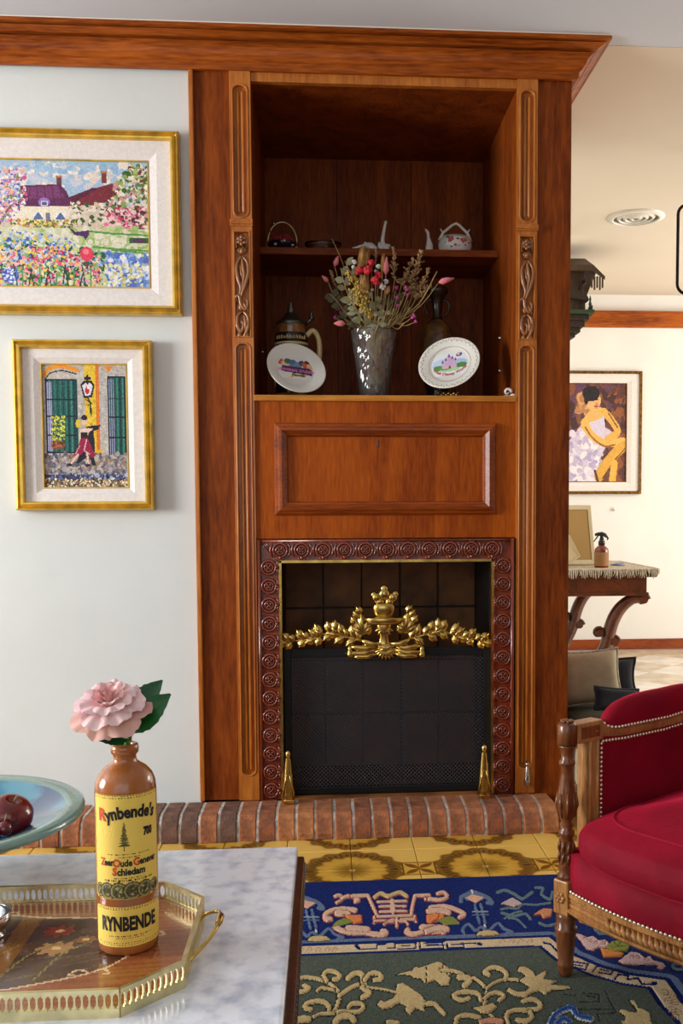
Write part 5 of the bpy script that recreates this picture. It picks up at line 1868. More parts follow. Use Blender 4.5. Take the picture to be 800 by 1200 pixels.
# lower swag: central shell and crossed acanthus
sh0 = gp(452, 764)
for k in range(9):
    an = -1.25 + k * .31
    gl(sh0 + Vector((0, -.004, .012)), (math.sin(an), 0, -math.cos(an) * .8), .040, .018)
for sg in (-1, 1):
    for k, (dx, dz, ex, ez) in enumerate(((.02, .012, .14, -.002), (.02, .022, .13, .022), (.02, .0, .12, -.014), (.01, .03, .09, .045))):
        a = sh0 + Vector((sg * dx, -.002, dz))
        b_ = sh0 + Vector((sg * ex, 0, ez))
        MB().tube([a, a.lerp(b_, .4) + Vector((0, -.008, -.008)), a.lerp(b_, .75) + Vector((0, -.006, -.004)), b_], [.005, .011, .010, .003], 7).build('acanthus', 'brass', t, world=True)
        gl(a.lerp(b_, .5), (sg * .8, 0, -.5), .034, .02)
    tx = gp(410 if sg < 0 else 494, 762)
    mb = MB()
    mb.lathe([(.003, .016), (.009, .010), (.008, .004), (.012, -.012), (.013, -.022), (0, -.022)], 12, (tx.x, GY - .004, tx.z), cap=False)
    mb.build('tassel', 'brass', t, world=True)
    MB().tube([(tx.x, GY - .004, tx.z + .016), (tx.x - sg * .012, GY - .004, tx.z + .034)], .002, 5).build('tassel_cord', 'brass', t, world=True)
gl(sh0 + Vector((-.02, -.010, .008)), (.9, 0, .3), .05, .026)
gl(sh0 + Vector((.02, -.010, .010)), (-.9, 0, .25), .05, .026)

# ------------------------------------------------------------------ brass andiron fronts
for x, yt, yb, lab in ((338, 880, 941, 'brass andiron post before the fire screen, farther from the red armchair'), (567, 873, 931, 'brass andiron post before the fire screen on the armchair side')):
    p = onZ((x, yb - 3), ZB + .001)
    Yp = -.052
    p = onY((x, yb), Yp)
    h = onY((x, yt), Yp).z - ZB
    q = thing('andiron', lab, 'andiron', (p.x, Yp, ZB + .001))
    k = h / .17
    MB().box(-.019, .019, -.014, .034, 0, .012).build('foot', 'brass', q, bevel=.002)
    MB().lathe([(.017, .010), (.020, .016), (.018, .03), (.019, .05), (.015, .09 * k), (.010, .135 * k), (.008, .146 * k)], 16, sy=.7, lobes=6, amp=.05, cap=False).build('shaft', 'brass', q)
    MB().ball((0, 0, .157 * k), (.0095, .009, .014 * k), 12, 8).build('knob', 'brass', q)
    for s_ in (-1, 1):
        MB().tube([(s_ * .016, -.004, .014), (s_ * .018, -.010, .04), (s_ * .010, -.012, .075), (s_ * .004, -.010, .10)], [.003, .004, .003, .001], 6).build('leaf', 'brass', q)

# ------------------------------------------------------------------ coffee table with marble top
mat('marble', (240, 243, 250), .1, color2=(192, 201, 218), vscale=34, detail=12, coat=.2, contrast=(.28, .56))
TX0, TX1, TY0, TY1, TZ = -1.28, -.060, -2.42, -1.515, .45
t = thing('coffee_table', 'low wooden coffee table with pale grey veined marble top', 'table', ((TX0 + TX1) / 2, (TY0 + TY1) / 2, 0))
MB().box(TX0, TX1, TY0, TY1, TZ - .022, TZ).build('marble_top', 'marble', t, world=True, bevel=.006, bseg=3)
e = .012
MB().frame(0, 1, 0, 1, [(0, 0)])
for x0, x1, y0, y1 in ((TX1 - .06, TX1 + e, TY0 - e, TY1 + e), (TX0 - e, TX0 + .06, TY0 - e, TY1 + e), (TX0 + .06, TX1 - .06, TY0 - e, TY0 + .06), (TX0 + .06, TX1 - .06, TY1 - .06, TY1 + e)):
    MB().box(x0, x1, y0, y1, TZ - .046, TZ - .023).build('top_rail', 'walnut_dark', t, world=True, bevel=.005)
for x0, x1, y0, y1 in ((TX1 - .05, TX1 - .015, TY0 + .02, TY1 - .02), (TX0 + .015, TX0 + .05, TY0 + .02, TY1 - .02), (TX0 + .05, TX1 - .05, TY0 + .015, TY0 + .05), (TX0 + .05, TX1 - .05, TY1 - .05, TY1 - .015)):
    MB().box(x0, x1, y0, y1, TZ - .12, TZ - .046).build('apron', 'walnut_dark', t, world=True, bevel=.003)
# carved gadroon edge along the visible rails
mb = MB()
for k in range(64):
    y = TY0 + (TY1 - TY0) * (k + .5) / 64
    mb.ball((TX1 + e, y, TZ - .036), (.004, .0062, .008), 6, 5)
o = mb.build('gadroon_edge', 'walnut_dark', t, world=True)
o['kind'] = 'stuff'
lp = [(.016, .013), (.024, .014), (.026, .03), (.017, .05), (.015, .09), (.022, .20), (.026, .27), (.019, .30), (.028, .315), (.028, .33)]
for x in (TX0 + .06, TX1 - .045):
    for y in (TY0 + .06, TY1 - .06):
        MB().lathe(lp, 16, (x, y, 0), cap=True).box(x - .028, x + .028, y - .028, y + .028, .33, TZ - .046).build('leg', 'walnut_dark', t, world=True)

# ------------------------------------------------------------------ serving tray
tc_ = Vector((-.475, -1.941, TZ))
t = thing('serving_tray', 'octagonal marquetry tray with pierced brass gallery and loop handles', 'tray', tc_)
tx1, txc = -.195 - tc_.x, -.264 - tc_.x
ty1, tyc = -1.766 - tc_.y, -1.836 - tc_.y
oct_ = [(txc, -ty1), (tx1, -tyc), (tx1, tyc), (txc, ty1), (-txc, ty1), (-tx1, tyc), (-tx1, -tyc), (-txc, -ty1)]
MB().prism(oct_, .002, .010, 'z').build('tray_board', 'walnut_dark', t)
# marquetry surface
c = Canvas(170, 104, -tx1, tx1, -ty1, ty1, (150, 84, 44))
rsn = np.random.RandomState(2)
wob = np.cumsum(rsn.normal(0, 1, c.Y.shape[0]))
stripe = np.sin(c.Y * 420 + np.sin(c.X * 14) * 3 + np.sin(c.Y * 90) * 2)
c.C += (stripe * 9)[..., None] * np.array([1, .8, .6])
# cartouche of dark burr
cart = spline([(-.205, 0), (-.185, .085), (-.10, .118), (-.03, .128), (.04, .112), (.12, .104), (.18, .086), (.208, .04), (.19, -.03), (.15, -.075), (.06, -.110), (-.02, -.128), (-.10, -.118), (-.185, -.085), (-.205, 0)], 8)
m_ = c.inpoly(cart)
c.put(m_, (78, 50, 34))
for k in range(420):
    x, y = rsn.uniform(-.2, .2), rsn.uniform(-.12, .12)
    pal = [(92, 62, 40), (66, 40, 30), (104, 70, 40), (84, 60, 50), (112, 84, 60)]
    dd_ = ((c.X - x) / rsn.uniform(.008, .03)) ** 2 + ((c.Y - y - (c.X - x) * .4) / .004) ** 2 < 1
    c.put(dd_ & m_, pal[rsn.randint(5)], a=.7)
c.put(m_ & (c.X > .005) & (c.X < .035), (140, 88, 26), a=.75)
c.put(m_ & (c.X > -.2) & (c.X < .0), (110, 96, 88), a=.3)
for x, y, r, col in ((-.13, -.03, .030, (214, 150, 110)), (-.05, -.058, .026, (222, 130, 96)), (.085, .004, .030, (176, 130, 80)), (-.045, .012, .034, (176, 156, 116)), (.075, .062, .026, (140, 50, 30)), (-.15, .05, .026, (190, 160, 110)), (.0, -.085, .016, (190, 120, 60)), (.12, .03, .018, (150, 100, 50)), (-.09, .07, .02, (196, 140, 90))):
    for k in range(8):
        a = 2 * PI * k / 8
        c.ell(x + r * .55 * math.cos(a), y + r * .4 * math.sin(a), r * .42, r * .2, col, rot=a)
    c.ell(x, y, r * .25, r * .18, (226, 190, 120))
for k in range(6):
    x = -.17 + .05 * k
    c.stroke(spline([(x, -.09), (x + .02, -.03 + .01 * (k % 3)), (x + .05, .02)]), .003, (126, 120, 60))
c.stroke(cart, .0042, (222, 184, 140))
for x, y in ((.205, .04), (-.03, .128), (-.02, -.128), (.15, -.075), (-.185, .085), (-.185, -.085)):
    for s_ in (-1, 1):
        c.stroke(spline([(x, y), (x + s_ * .016, y + .010), (x + s_ * .026, y - .002), (x + s_ * .018, y - .006)], 5), .0035, (226, 188, 146))
c.jitter(4)
insid = c.inpoly([(p[0] * .985, p[1] * .985) for p in oct_])
me = c.mesh('marquetry', lambda x, y, h: (x, y, .0104), 'print_gloss')
bm = bmesh.new(); bm.from_mesh(me)
flat = insid.ravel()
bm.faces.ensure_lookup_table()
bmesh.ops.delete(bm, geom=[f for f in bm.faces if not flat[f.index]], context='FACES')
bm.to_mesh(me); bm.free()
link('marquetry', me, t)
GH = .037


def gallery(p, q):
    """one side of the pierced brass gallery from p to q"""
    p, q = Vector(p), Vector(q)
    L = (q - p).length
    d = (q - p) / L
    nn = Vector((-d.y, d.x)) * .0016

    def strip(mb, a, b, z0, z1, k=1.0):
        P0, P1 = p + d * a, p + d * b
        vs = []
        for z in (z0, z1):
            vs += [(P0.x + nn.x * k, P0.y + nn.y * k, z), (P0.x - nn.x * k, P0.y - nn.y * k, z), (P1.x - nn.x * k, P1.y - nn.y * k, z), (P1.x + nn.x * k, P1.y + nn.y * k, z)]
        mb._add(vs, [(0, 3, 2, 1), (4, 5, 6, 7), (0, 1, 5, 4), (1, 2, 6, 5), (2, 3, 7, 6), (3, 0, 4, 7)])
    mb = MB(); strip(mb, 0, L, 0, .0125, 1.6); mb.build('base_band', 'brass_pale', t)
    mb = MB(); strip(mb, 0, L, GH - .0055, GH, 1.9); mb.build('top_band', 'brass_pale', t)
    mb = MB()
    n = max(3, round(L / .0092))
    for k in range(n + 1):
        x = L * k / n
        for z0, z1, w_ in ((.012, .0150, .0030), (.0150, .0190, .0015), (.0190, .0245, .0011), (.0245, .0285, .0015), (.0285, GH - .005, .0030)):
            strip(mb, max(0, x - w_), min(L, x + w_), z0, z1)
    o = mb.build('gallery_pickets', 'brass_pale', t)
    o['kind'] = 'stuff'


for k in range(8):
    gallery(oct_[k], oct_[(k + 1) % 8])
for s_ in (1, -1):
    hp = spline([(s_ * tx1, .055, .022), (s_ * (tx1 + .012), .050, .034), (s_ * (tx1 + .030), .042, .040), (s_ * (tx1 + .034), .015, .041), (s_ * (tx1 + .030), -.022, .036), (s_ * (tx1 + .012), -.046, .022), (s_ * tx1, -.056, .012)], 5)
    hd = MB().tube(hp, [.0025, .003, .0028, .0034, .0028, .003, .0025], 8).build('handle', 'brass', t)
    MB().tube([(s_ * (tx1 + .033), .034, .041), (s_ * (tx1 + .035), .022, .041), (s_ * (tx1 + .035), .004, .041), (s_ * (tx1 + .033), -.008, .039)], [.003, .0062, .0055, .003], 8).build('grip', 'brass', hd)

# ------------------------------------------------------------------ stoneware gin bottle
mat('stoneware', (176, 104, 50), .22, color2=(142, 78, 36), vscale=14, coat=.5, bump=.12, bscale=200)
mat('label_yellow', (238, 200, 88), .5)
bb = onZ((151, 1106), TZ + .0105)
bt = thing('stoneware_bottle', 'brown glazed stoneware gin bottle with yellow labels standing on the tray', 'bottle', (bb.x, bb.y, TZ + .0106))
BR = .0428
MB().lathe([(0, 0), (.038, 0), (.041, .003), (.0425, .012), (BR, .04), (BR, .225), (.0415, .238), (.0375, .249), (.030, .258), (.021, .264), (.0165, .268), (.0155, .274), (.0165, .277), (.0190, .280), (.0195, .286),
            (.0185, .291), (.0150, .293), (.0125, .290), (.0125, .25), (0, .25)], 48, cap=False).build('bottle_body', 'stoneware', bt)
A0 = math.atan2(CAMP.y - bb.y, CAMP.x - bb.x) + .02


def wrap(x, z, off=.0004):
    a = A0 + x / BR
    return ((BR + off) * math.cos(a), (BR + off) * math.sin(a), z)


def bottle_label(hw, z0, z1, rad, cvp):
    c = Canvas(90, 110, -hw, hw, z0, z1, (240, 204, 92))
    cvp(c)
    me = c.mesh('label', lambda x, y, h: wrap(x, y), 'print')
    ax = np.abs(c.X) - (hw - rad)
    az = np.abs(c.Y - (z0 + z1) / 2) - ((z1 - z0) / 2 - rad)
    out = ((np.maximum(ax, 0) ** 2 + np.maximum(az, 0) ** 2) > rad * rad).ravel()
    bm = bmesh.new(); bm.from_mesh(me); bm.faces.ensure_lookup_table()
    bmesh.ops.delete(bm, geom=[f for f in bm.faces if out[f.index]], context='FACES')
    bm.to_mesh(me); bm.free()
    return link('label', me, bt)


def big_label(c):
    g = (150, 110, 30)
    c.put(np.abs(np.abs(c.X) - .0535) < .0008, g)
    for k in range(26):
        c.rect(-.052 + k * .0041, -.050 + k * .0041, .2245, .2262, (110, 70, 20))
        c.ell(-.052 + k * .0041, .2285, .0008, .0008, (60, 40, 14))
    for k in range(34):
        for s_ in (-1, 1):
            c.ell(s_ * .0515, .090 + k * .0042, .0007, .0012, (120, 80, 20))
    # fir tree
    for k in range(9):
        z = .190 - k * .0036
        w_ = .0016 + k * .0009
        c.poly([(-.004 - w_, z - .0036), (-.004 + w_, z - .0036), (-.004, z + .002)], (120, 110, 50) if k % 2 else (90, 84, 40))
    c.rect(-.0048, -.0032, .150, .158, (80, 60, 24))
    for z, x0, x1 in ((.1455, -.030, .034), (.1415, -.014, .018), (.1115, -.022, .026), (.1082, -.036, .038)):
        for k in range(int((x1 - x0) / .0021)):
            if (k * 7) % 5:
                c.rect(x0 + k * .0021, x0 + k * .0021 + .0014, z, z + .0014, (70, 50, 20))
    c.rect(-.044, -.016, .171, .1714, (150, 110, 50)); c.rect(.004, .044, .171, .1714, (150, 110, 50))
    # row of exhibition medals
    for k, x in enumerate((-.044, -.030, -.013, .006, .024, .041)):
        r = (.010, .0125, .0135, .0135, .0125, .010)[k]
        c.ell(x, .0935, r, r, (60, 52, 30)); c.ell(x, .0935, r * .86, r * .86, (150, 140, 84)); c.ell(x, .0935, r * .7, r * .7, (86, 78, 44)); c.dabs(x - r * .5, x + r * .5, .0935 - r * .5, .0935 + r * .5, 16, [(60, 54, 30), (170, 160, 100), (120, 110, 64)], .001, .003, .7, k)
    c.put(np.abs(np.abs(c.Y - .1555) - .0735) < .0007, (190, 140, 40))


def small_label(c):
    for k in range(26):
        for z in (.0675, .0195):
            c.rect(-.050 + k * .004, -.048 + k * .004, z, z + .0012, (120, 80, 20))
            c.ell(-.049 + k * .004, z + (.0028 if z > .04 else -.002), .0007, .0007, (60, 40, 14))
    for z, x0, x1 in ((.0292, -.030, .034), (.0262, -.020, .026)):
        for k in range(int((x1 - x0) / .0021)):
            if (k * 7) % 4:
                c.rect(x0 + k * .0021, x0 + k * .0021 + .0014, z, z + .0012, (90, 60, 24))


bottle_label(.055, .082, .230, .006, big_label)
bottle_label(.055, .0145, .0715, .007, small_label)


def label_text(body, size, x, z, m, bold=0.0, sx=1.0, arc=0.0, shear=0.0, serif=False):
    vs, fs = text_mesh(body, size, bold, sx=sx, shear=shear)
    mb = MB()
    if arc:
        pts = [((arc + yy) * math.sin(xx / arc), (arc + yy) * math.cos(xx / arc) - arc) for xx, yy in vs]
    else:
        pts = vs
    mb._add([wrap(x + p[0], z + p[1], .0009) for p in pts], fs)
    mb.build('lettering', m, bt)


mat('ink_orange', (206, 74, 28), .5)
label_text("ynbende's", .0235, .0065, .2050, 'ink_black', .0010, sx=.80, arc=.13)
label_text("R", .0235, -.0365, .2005, 'ink_orange', .0011, sx=.9)
label_text("700", .0155, .0300, .1745, 'ink_black', .0010, sx=.62)
label_text("eer", .0135, -.0265, .1345, 'ink_black', .0005, sx=.78)
label_text("Z", .0150, -.0365, .1345, 'ink_orange', .0005, sx=.8)
label_text("O", .0150, -.0150, .1335, 'ink_orange', .0007, sx=.9)
label_text("ude", .0135, -.0020, .1335, 'ink_black', .0005, sx=.8)
label_text("G", .0150, .0120, .1340, 'ink_orange', .0007, sx=.85)
label_text("enever", .0135, .0300, .1340, 'ink_black', .0005, sx=.74)
label_text("S", .0145, -.0180, .1215, 'ink_orange', .0008, sx=.9)
label_text("chiedam", .0135, .0050, .1210, 'ink_black', .0006, sx=.86)
label_text("RYNBENDE", .0270, .0, .0465, 'ink_black', .0013, sx=.60)

# ------------------------------------------------------------------ silk rose in the bottle
mat('petal', (238, 172, 172), .55, color2=(244, 202, 192), vscale=18, sheen=.3)
mat('petal_outer', (214, 152, 158), .55, color2=(226, 184, 158), vscale=14, sheen=.3)
mat('petal_pale', (240, 190, 194), .55, color2=(246, 214, 208), vscale=18, sheen=.3)
mat('rose_leaf', (28, 104, 36), .4, color2=(16, 66, 34), vscale=14)
mat('rose_stem', (74, 140, 54), .5)
rz = thing('silk_rose', 'single pink rose with green leaves standing in the stoneware bottle', 'flower', (bb.x, bb.y, TZ + .0106 + .27))
rc = onY((130, 829), bb.y) - rz.location
MB().tube(spline([(0, 0, -.012), (.003, .0, .02), (.004, 0, .04), (rc.x * .5, 0, rc.z - .01), (rc.x, 0, rc.z)], 5), .0034, 8).build('stem', 'rose_stem', rz)
axis = Vector((-.06, -.50, .86)).normalized()
Mx = Matrix.Translation(rc) @ axis.to_track_quat('Z', 'Y').to_matrix().to_4x4()
rr_ = random.Random(3)


def petal(theta, opn, L, span, curl, m, jit=0.0, z0=0.0):
    def fn(u, v):
        s_ = (u - .5) * 2
        edge = 1 - .16 * abs(s_) ** 3
        vv = v * edge
        rho = .004 + L * (math.sin(opn) * vv + curl * max(0, vv - .55) ** 2 * 1.8)
        hh = z0 + L * (math.cos(opn) * vv ** .85 - curl * max(0, vv - .55) ** 2 * 1.6)
        hh += .0025 * math.sin(s_ * 7 + jit * 9) * vv ** 3 + .0015 * math.sin(s_ * 17 + jit * 4) * vv ** 4
        w_ = span * (.35 + .65 * math.sin(PI * min(1, .15 + vv * .62)))
        a = theta + s_ * w_ / 2
        return (rho * math.cos(a), rho * math.sin(a), hh)
    mb = MB(); mb.M = Mx
    mb.grid(fn, 13, 10)
    o = mb.build('petal', m, rz)
    return o


for ring, (n, opn, L, span, curl, m, z0) in enumerate(((3, .16, 0.0218, 2.6, .0, 'petal', .012), (4, .34, 0.0252, 2.2, .15, 'petal', .009), (5, .58, 0.0302, 1.8, .35, 'petal', .005), (6, .84, 0.0353, 1.55, .55, 'petal_pale', .001), (6, 1.10, 0.0403, 1.4, .7, 'petal_pale', -.003), (7, 1.38, 0.0437, 1.3, .75, 'petal_outer', -.007))):
    for k in range(n):
        petal(2 * PI * k / n + ring * .55 + rr_.uniform(-.12, .12), opn + rr_.uniform(-.07, .07), L * rr_.uniform(.93, 1.06), span, curl, m, rr_.random(), z0)


def rose_leaf(base, tipp, w_, droop, nrm):
    base, tipp = Vector(base), Vector(tipp)
    d = tipp - base
    L = d.length
    d.normalize()
    s_ = Vector(nrm).cross(d).normalized()
    n_ = d.cross(s_)

    def fn(u, v):
        k = (u - .5) * 2
        ww = w_ * math.sin(PI * (v ** .8) * .97 + .03) * (1 + .05 * math.sin(v * 40))
        p = base + d * (L * v) + s_ * (k * ww / 2) + n_ * (-.22 * abs(k) * ww * -1 - droop * v * v * L)
        return tuple(p)
    mb = MB()
    mb.grid(fn, 7, 16)
    lf = mb.build('leaf', 'rose_leaf', rz)
    mb = MB()
    mb.tube([base + d * (L * v) + n_ * (-droop * v * v * L - .0004) for v in (0, .25, .5, .75, .97)], [.0012, .0005], 5)
    mb.build('midrib', 'rose_stem', lf)


def at_(x, y, dy=0.0):
    return onY((x, y), bb.y + dy) - rz.location


rose_leaf(at_(150, 858), at_(197, 812, .01), .046, .15, (-.2, -1, .3))
rose_leaf(at_(158, 836, .02), at_(188, 796, .03), .036, .15, (-.2, -1, .3))
rose_leaf(at_(150, 866, -.01), at_(110, 860, -.03), .034, .2, (0, -.75, .7))
MB().tube([at_(152, 868), at_(153, 858), at_(158, 846, .01), at_(166, 836, .01)], [.0028, .002], 6).build('stem', 'rose_stem', rz)
for k in range(5):
    a = k * 1.26
    mb = MB(); mb.M = Mx
    mb.tube([(0, 0, -.006), (.012 * math.cos(a), .012 * math.sin(a), -.010), (.026 * math.cos(a), .026 * math.sin(a), -.012)], [.005, .004, .001], 6)
    mb.build('sepal', 'rose_stem', rz)

# ------------------------------------------------------------------ art glass bowl with fruit
mat('glass_rim', (150, 190, 176), .08, color2=(120, 164, 158), vscale=10, coat=.6, trans=.35)
mat('glass_basin', (70, 150, 176), .06, color2=(30, 70, 120), vscale=9, coat=.8, trans=.15, contrast=(.42, .58))
mat('glass_under', (96, 82, 112), .1, color2=(54, 52, 78), vscale=8, coat=.6, trans=.2)
bp0 = Vector((-.668, -1.628, TZ + .0005))
t = thing('glass_bowl', 'wide teal art glass bowl with pale green rim holding dark red fruit', 'bowl', bp0)
BZ = .112
MB().lathe([(0, .0), (.062, .0), (.066, .006), (.050, .016), (.052, .024), (.088, .050), (.140, .078), (.19, .096), (.222, .102)], 56, cap=False).build('underside', 'glass_under', t)
MB().lathe([(.218, .098), (.234, .102), (.240, .106), (.240, .113), (.234, .117), (.206, .113), (.198, .108)], 56, cap=False).build('rim', 'glass_rim', t)
MB().lathe([(.206, .113), (.180, .104), (.135, .084), (.085, .056), (.05, .036), (0, .030)], 56, cap=False).build('basin', 'glass_basin', t)
mat('apple_red', (132, 30, 22), .2, color2=(84, 14, 14), vscale=12, coat=.5)
mat('apple_brown', (150, 70, 40), .22, color2=(104, 36, 24), vscale=10, coat=.4)
mat('cherry', (96, 12, 16), .12, coat=.6)
ap = [(0, .012), (.008, .006), (.022, .0), (.036, .010), (.042, .030), (.040, .048), (.028, .062), (.014, .066), (.006, .062), (0, .056)]


def apple(x, y, z, m, lab, s_=1.0, rot=(0, 0, 0)):
    q = thing('apple', lab, 'fruit', (bp0.x + x, bp0.y + y, bp0.z + z))
    q.rotation_euler = rot
    MB().lathe([(r * s_, h * s_) for r, h in ap], 22, cap=False).build('flesh', m, q)
    MB().tube([(0, 0, .054 * s_), (.002, 0, .066 * s_), (.005, 0, .076 * s_)], .0016, 6).build('stalk', 'dry_stem', q)


apple(.116, -.010, .085, 'apple_red', 'round dark red apple lying against the glass bowl side', .92, (.2, .3, 0))
apple(.045, .04, .052, 'apple_brown', 'brownish red apple in the middle of the glass bowl', 1.0, (-.2, .1, 0))
apple(-.055, -.04, .056, 'apple_red', 'dark red apple on the far side of the brownish one', .95, (.1, -.2, 0))
apple(-.045, .095, .078, 'apple_brown', 'brownish red apple resting at the back of the bowl', .95, (.1, .2, 1))
for k, (x, y, z) in enumerate(((.118, -.095, .098), (.094, -.085, .082), (.10, -.115, .098), (.070, -.10, .082), (.135, -.075, .103))):
    q = thing('cherry', 'small glossy dark cherry beside the apples in the bowl', 'fruit', (bp0.x + x, bp0.y + y, bp0.z + z - .004), group='cherries in the glass bowl')
    MB().ball((0, 0, .010), .0125, 12, 9).build('flesh', 'cherry', q)
    MB().tube([(0, 0, .022), (.003, .002, .034)], .001, 5).build('stalk', 'dry_stem', q)

# silver candle cup at the edge of the view
p = onZ((-17, 1098), TZ + .0106)
t = thing('silver_cup', 'small round silver dish with a thick rim standing on the tray', 'dish', (p.x, p.y, TZ + .0106))
MB().lathe([(0, 0), (.026, 0), (.028, .004), (.024, .008), (.030, .016), (.0355, .022), (.0355, .034), (.0325, .036), (.028, .034), (.027, .020), (0, .014)], 32, cap=False).build('cup', 'silver', t)
MB().tube([(.0345 * math.cos(2 * PI * k / 28), .0345 * math.sin(2 * PI * k / 28), .035) for k in range(28)], .0022, 6, closed=True).build('beaded_rim', 'silver', t)

# ------------------------------------------------------------------ hall: vent, clock, console and what stands on it
mat('vent_white', (232, 228, 218), .4)
p = onZ((745, 254), ZC)
t = thing('ceiling_vent', 'round white ringed air vent in the hall ceiling', 'vent', (p.x, p.y, ZC - .02))
mat('vent_dark', (120, 112, 98), .8)
MB().lathe([(0, .019), (.135, .019), (.135, .0165), (0, .0165)], 36, cap=False).build('vent_throat', 'vent_dark', t)
for r0, r1 in ((.118, .150), (.084, .100), (.052, .068), (.018, .036)):
    MB().lathe([(r1, .0199), (r1, .014), (r0 + .006, .004), (r0, .006), (r0 + .004, .0164)], 36, cap=False).build('vent_ring', 'vent_white', t)
p = onY((719, 597), YF)
t = thing('wall_hook', 'small round white hook on the hall wall below the painting', 'hook', (p.x, YF, p.z - .014))
MB().ball((0, -.008, .014), (.014, .010, .014), 12, 8).build('rosette', 'vent_white', t)
MB().tube([(0, -.012, .014), (0, -.024, .006), (0, -.026, .014)], .004, 6).build('peg', 'vent_white', t)

wood('clock_wood', (84, 62, 40), (40, 28, 18), 'z', coat=.1, rough=.6)
mat('clock_green', (44, 66, 40), .8)
mat('clock_brown', (58, 42, 30), .8, vary=.4, vscale=40)
CY = 2.62


def ck(x, y, dy=0.0):
    q = onY((x, y), CY + dy)
    return q


z0 = ck(670, 396).z
t = thing('cuckoo_clock', 'dark carved chalet style wall clock jutting out beside the cabinet', 'clock', (XH, CY, z0))
rf = ck(685, 303); re = ck(698, 316); rm = ck(669, 303)
# roof slab: ridge along x, eave overhanging to the room side
mb = MB()
for sg in (-1, 1):
    prof = [(XH, rf.z), (rf.x, rf.z), (re.x, re.z), (re.x, re.z - .022), (rf.x - .005, rf.z - .035), (XH, rf.z - .035)]
    a0, a1 = (CY, CY + sg * .20)
    vs = [(x, a0, z) for x, z in prof] + [(x, a1, z - .085) for x, z in prof]
    n = len(prof)
    mb._add(vs, [(i, (i + 1) % n, n + (i + 1) % n, n + i) for i in range(n)] + [tuple(range(n)), tuple(range(n, 2 * n))])
mb.build('roof', 'clock_wood', t, world=True)
for k in range(5):
    x = re.x - .012 - k * .016
    for sg in (-1, 1):
        MB().box(x - .004, x + .004, CY + sg * .19 - .006, CY + sg * .19 + .006, re.z - .150 - .012 * (k % 2), re.z - .085).build('eave_drop', 'clock_wood', t, world=True)
b0, b1 = ck(679, 313), ck(679, 372)
hx = b0.x
MB().box(XH, hx, CY - .11, CY + .11, b1.z, rf.z - .05).build('case', 'clock_wood', t, world=True, bevel=.004)
lr, le = ck(669, 345), ck(682, 356)
mb = MB()
mb.prism([(XH, lr.z), (hx, ck(676, 349).z), (le.x, le.z), (le.x, le.z - .012), (XH, ck(669, 353).z)], CY - .15, CY - .02, 'y')
mb.build('lower_roof', 'clock_brown', t, world=True)
bl = ck(692, 370)
MB().box(XH, bl.x - .02, CY - .16, CY + .16, bl.z - .012, bl.z + .006).build('balcony', 'clock_green', t, world=True)
MB().box(bl.x - .03, bl.x, CY - .02, CY + .02, bl.z - .004, bl.z + .002).build('perch', 'clock_brown', t, world=True)
for yy in (-.14, -.07, 0, .07, .14):
    MB().box(bl.x - .034, bl.x - .028, CY + yy - .004, CY + yy + .004, bl.z, bl.z + .035).build('baluster', 'clock_wood', t, world=True)
for yy, x in ((-.10, 679), (-.03, 675)):
    q = ck(x, 362)
    MB().box(q.x - .006, q.x + .006, CY + yy - .006, CY + yy + .006, bl.z, le.z).build('porch_post', 'clock_wood', t, world=True)
tr_ = ck(684.5, 368)
MB().lathe([(.004, 0), (.014, .004), (.006, .03), (.011, .034), (.004, .058), (.008, .062), (0, .092)], 10, (tr_.x, CY - .13, bl.z + .006), cap=False).build('fir_tree', 'clock_green', t, world=True)
for k, (x, y0_, y1_) in enumerate(((684, 373, 379), (680, 379, 386), (676, 386, 392), (671, 392, 397))):
    q, q1 = ck(x, y0_), ck(x, y1_)
    MB().box(XH, q.x, CY - .12 + .02 * k, CY + .12 - .02 * k, q1.z, q.z).build('corbel', 'clock_brown', t, world=True, bevel=.003)
MB().tube([(hx - .01, CY - .10, ck(670, 333).z), (ck(680, 334).x, CY - .12, ck(680, 336).z), (ck(672, 344).x, CY - .12, ck(672, 344).z)], [.010, .007, .005], 6).tube([(ck(676, 336).x, CY - .11, ck(676, 336).z), (ck(681, 333).x, CY - .12, ck(681, 332).z)], [.006, .003], 6).build('carved_bird', 'clock_brown', t, world=True)

# console table against the hall side wall
wood('console_wood', (104, 50, 24), (52, 22, 10), 'y', coat=.4, rough=.3)
NY, FYc = 2.40, 3.35


def cq(x, y, Y=NY):
    return onY((x, y), Y)


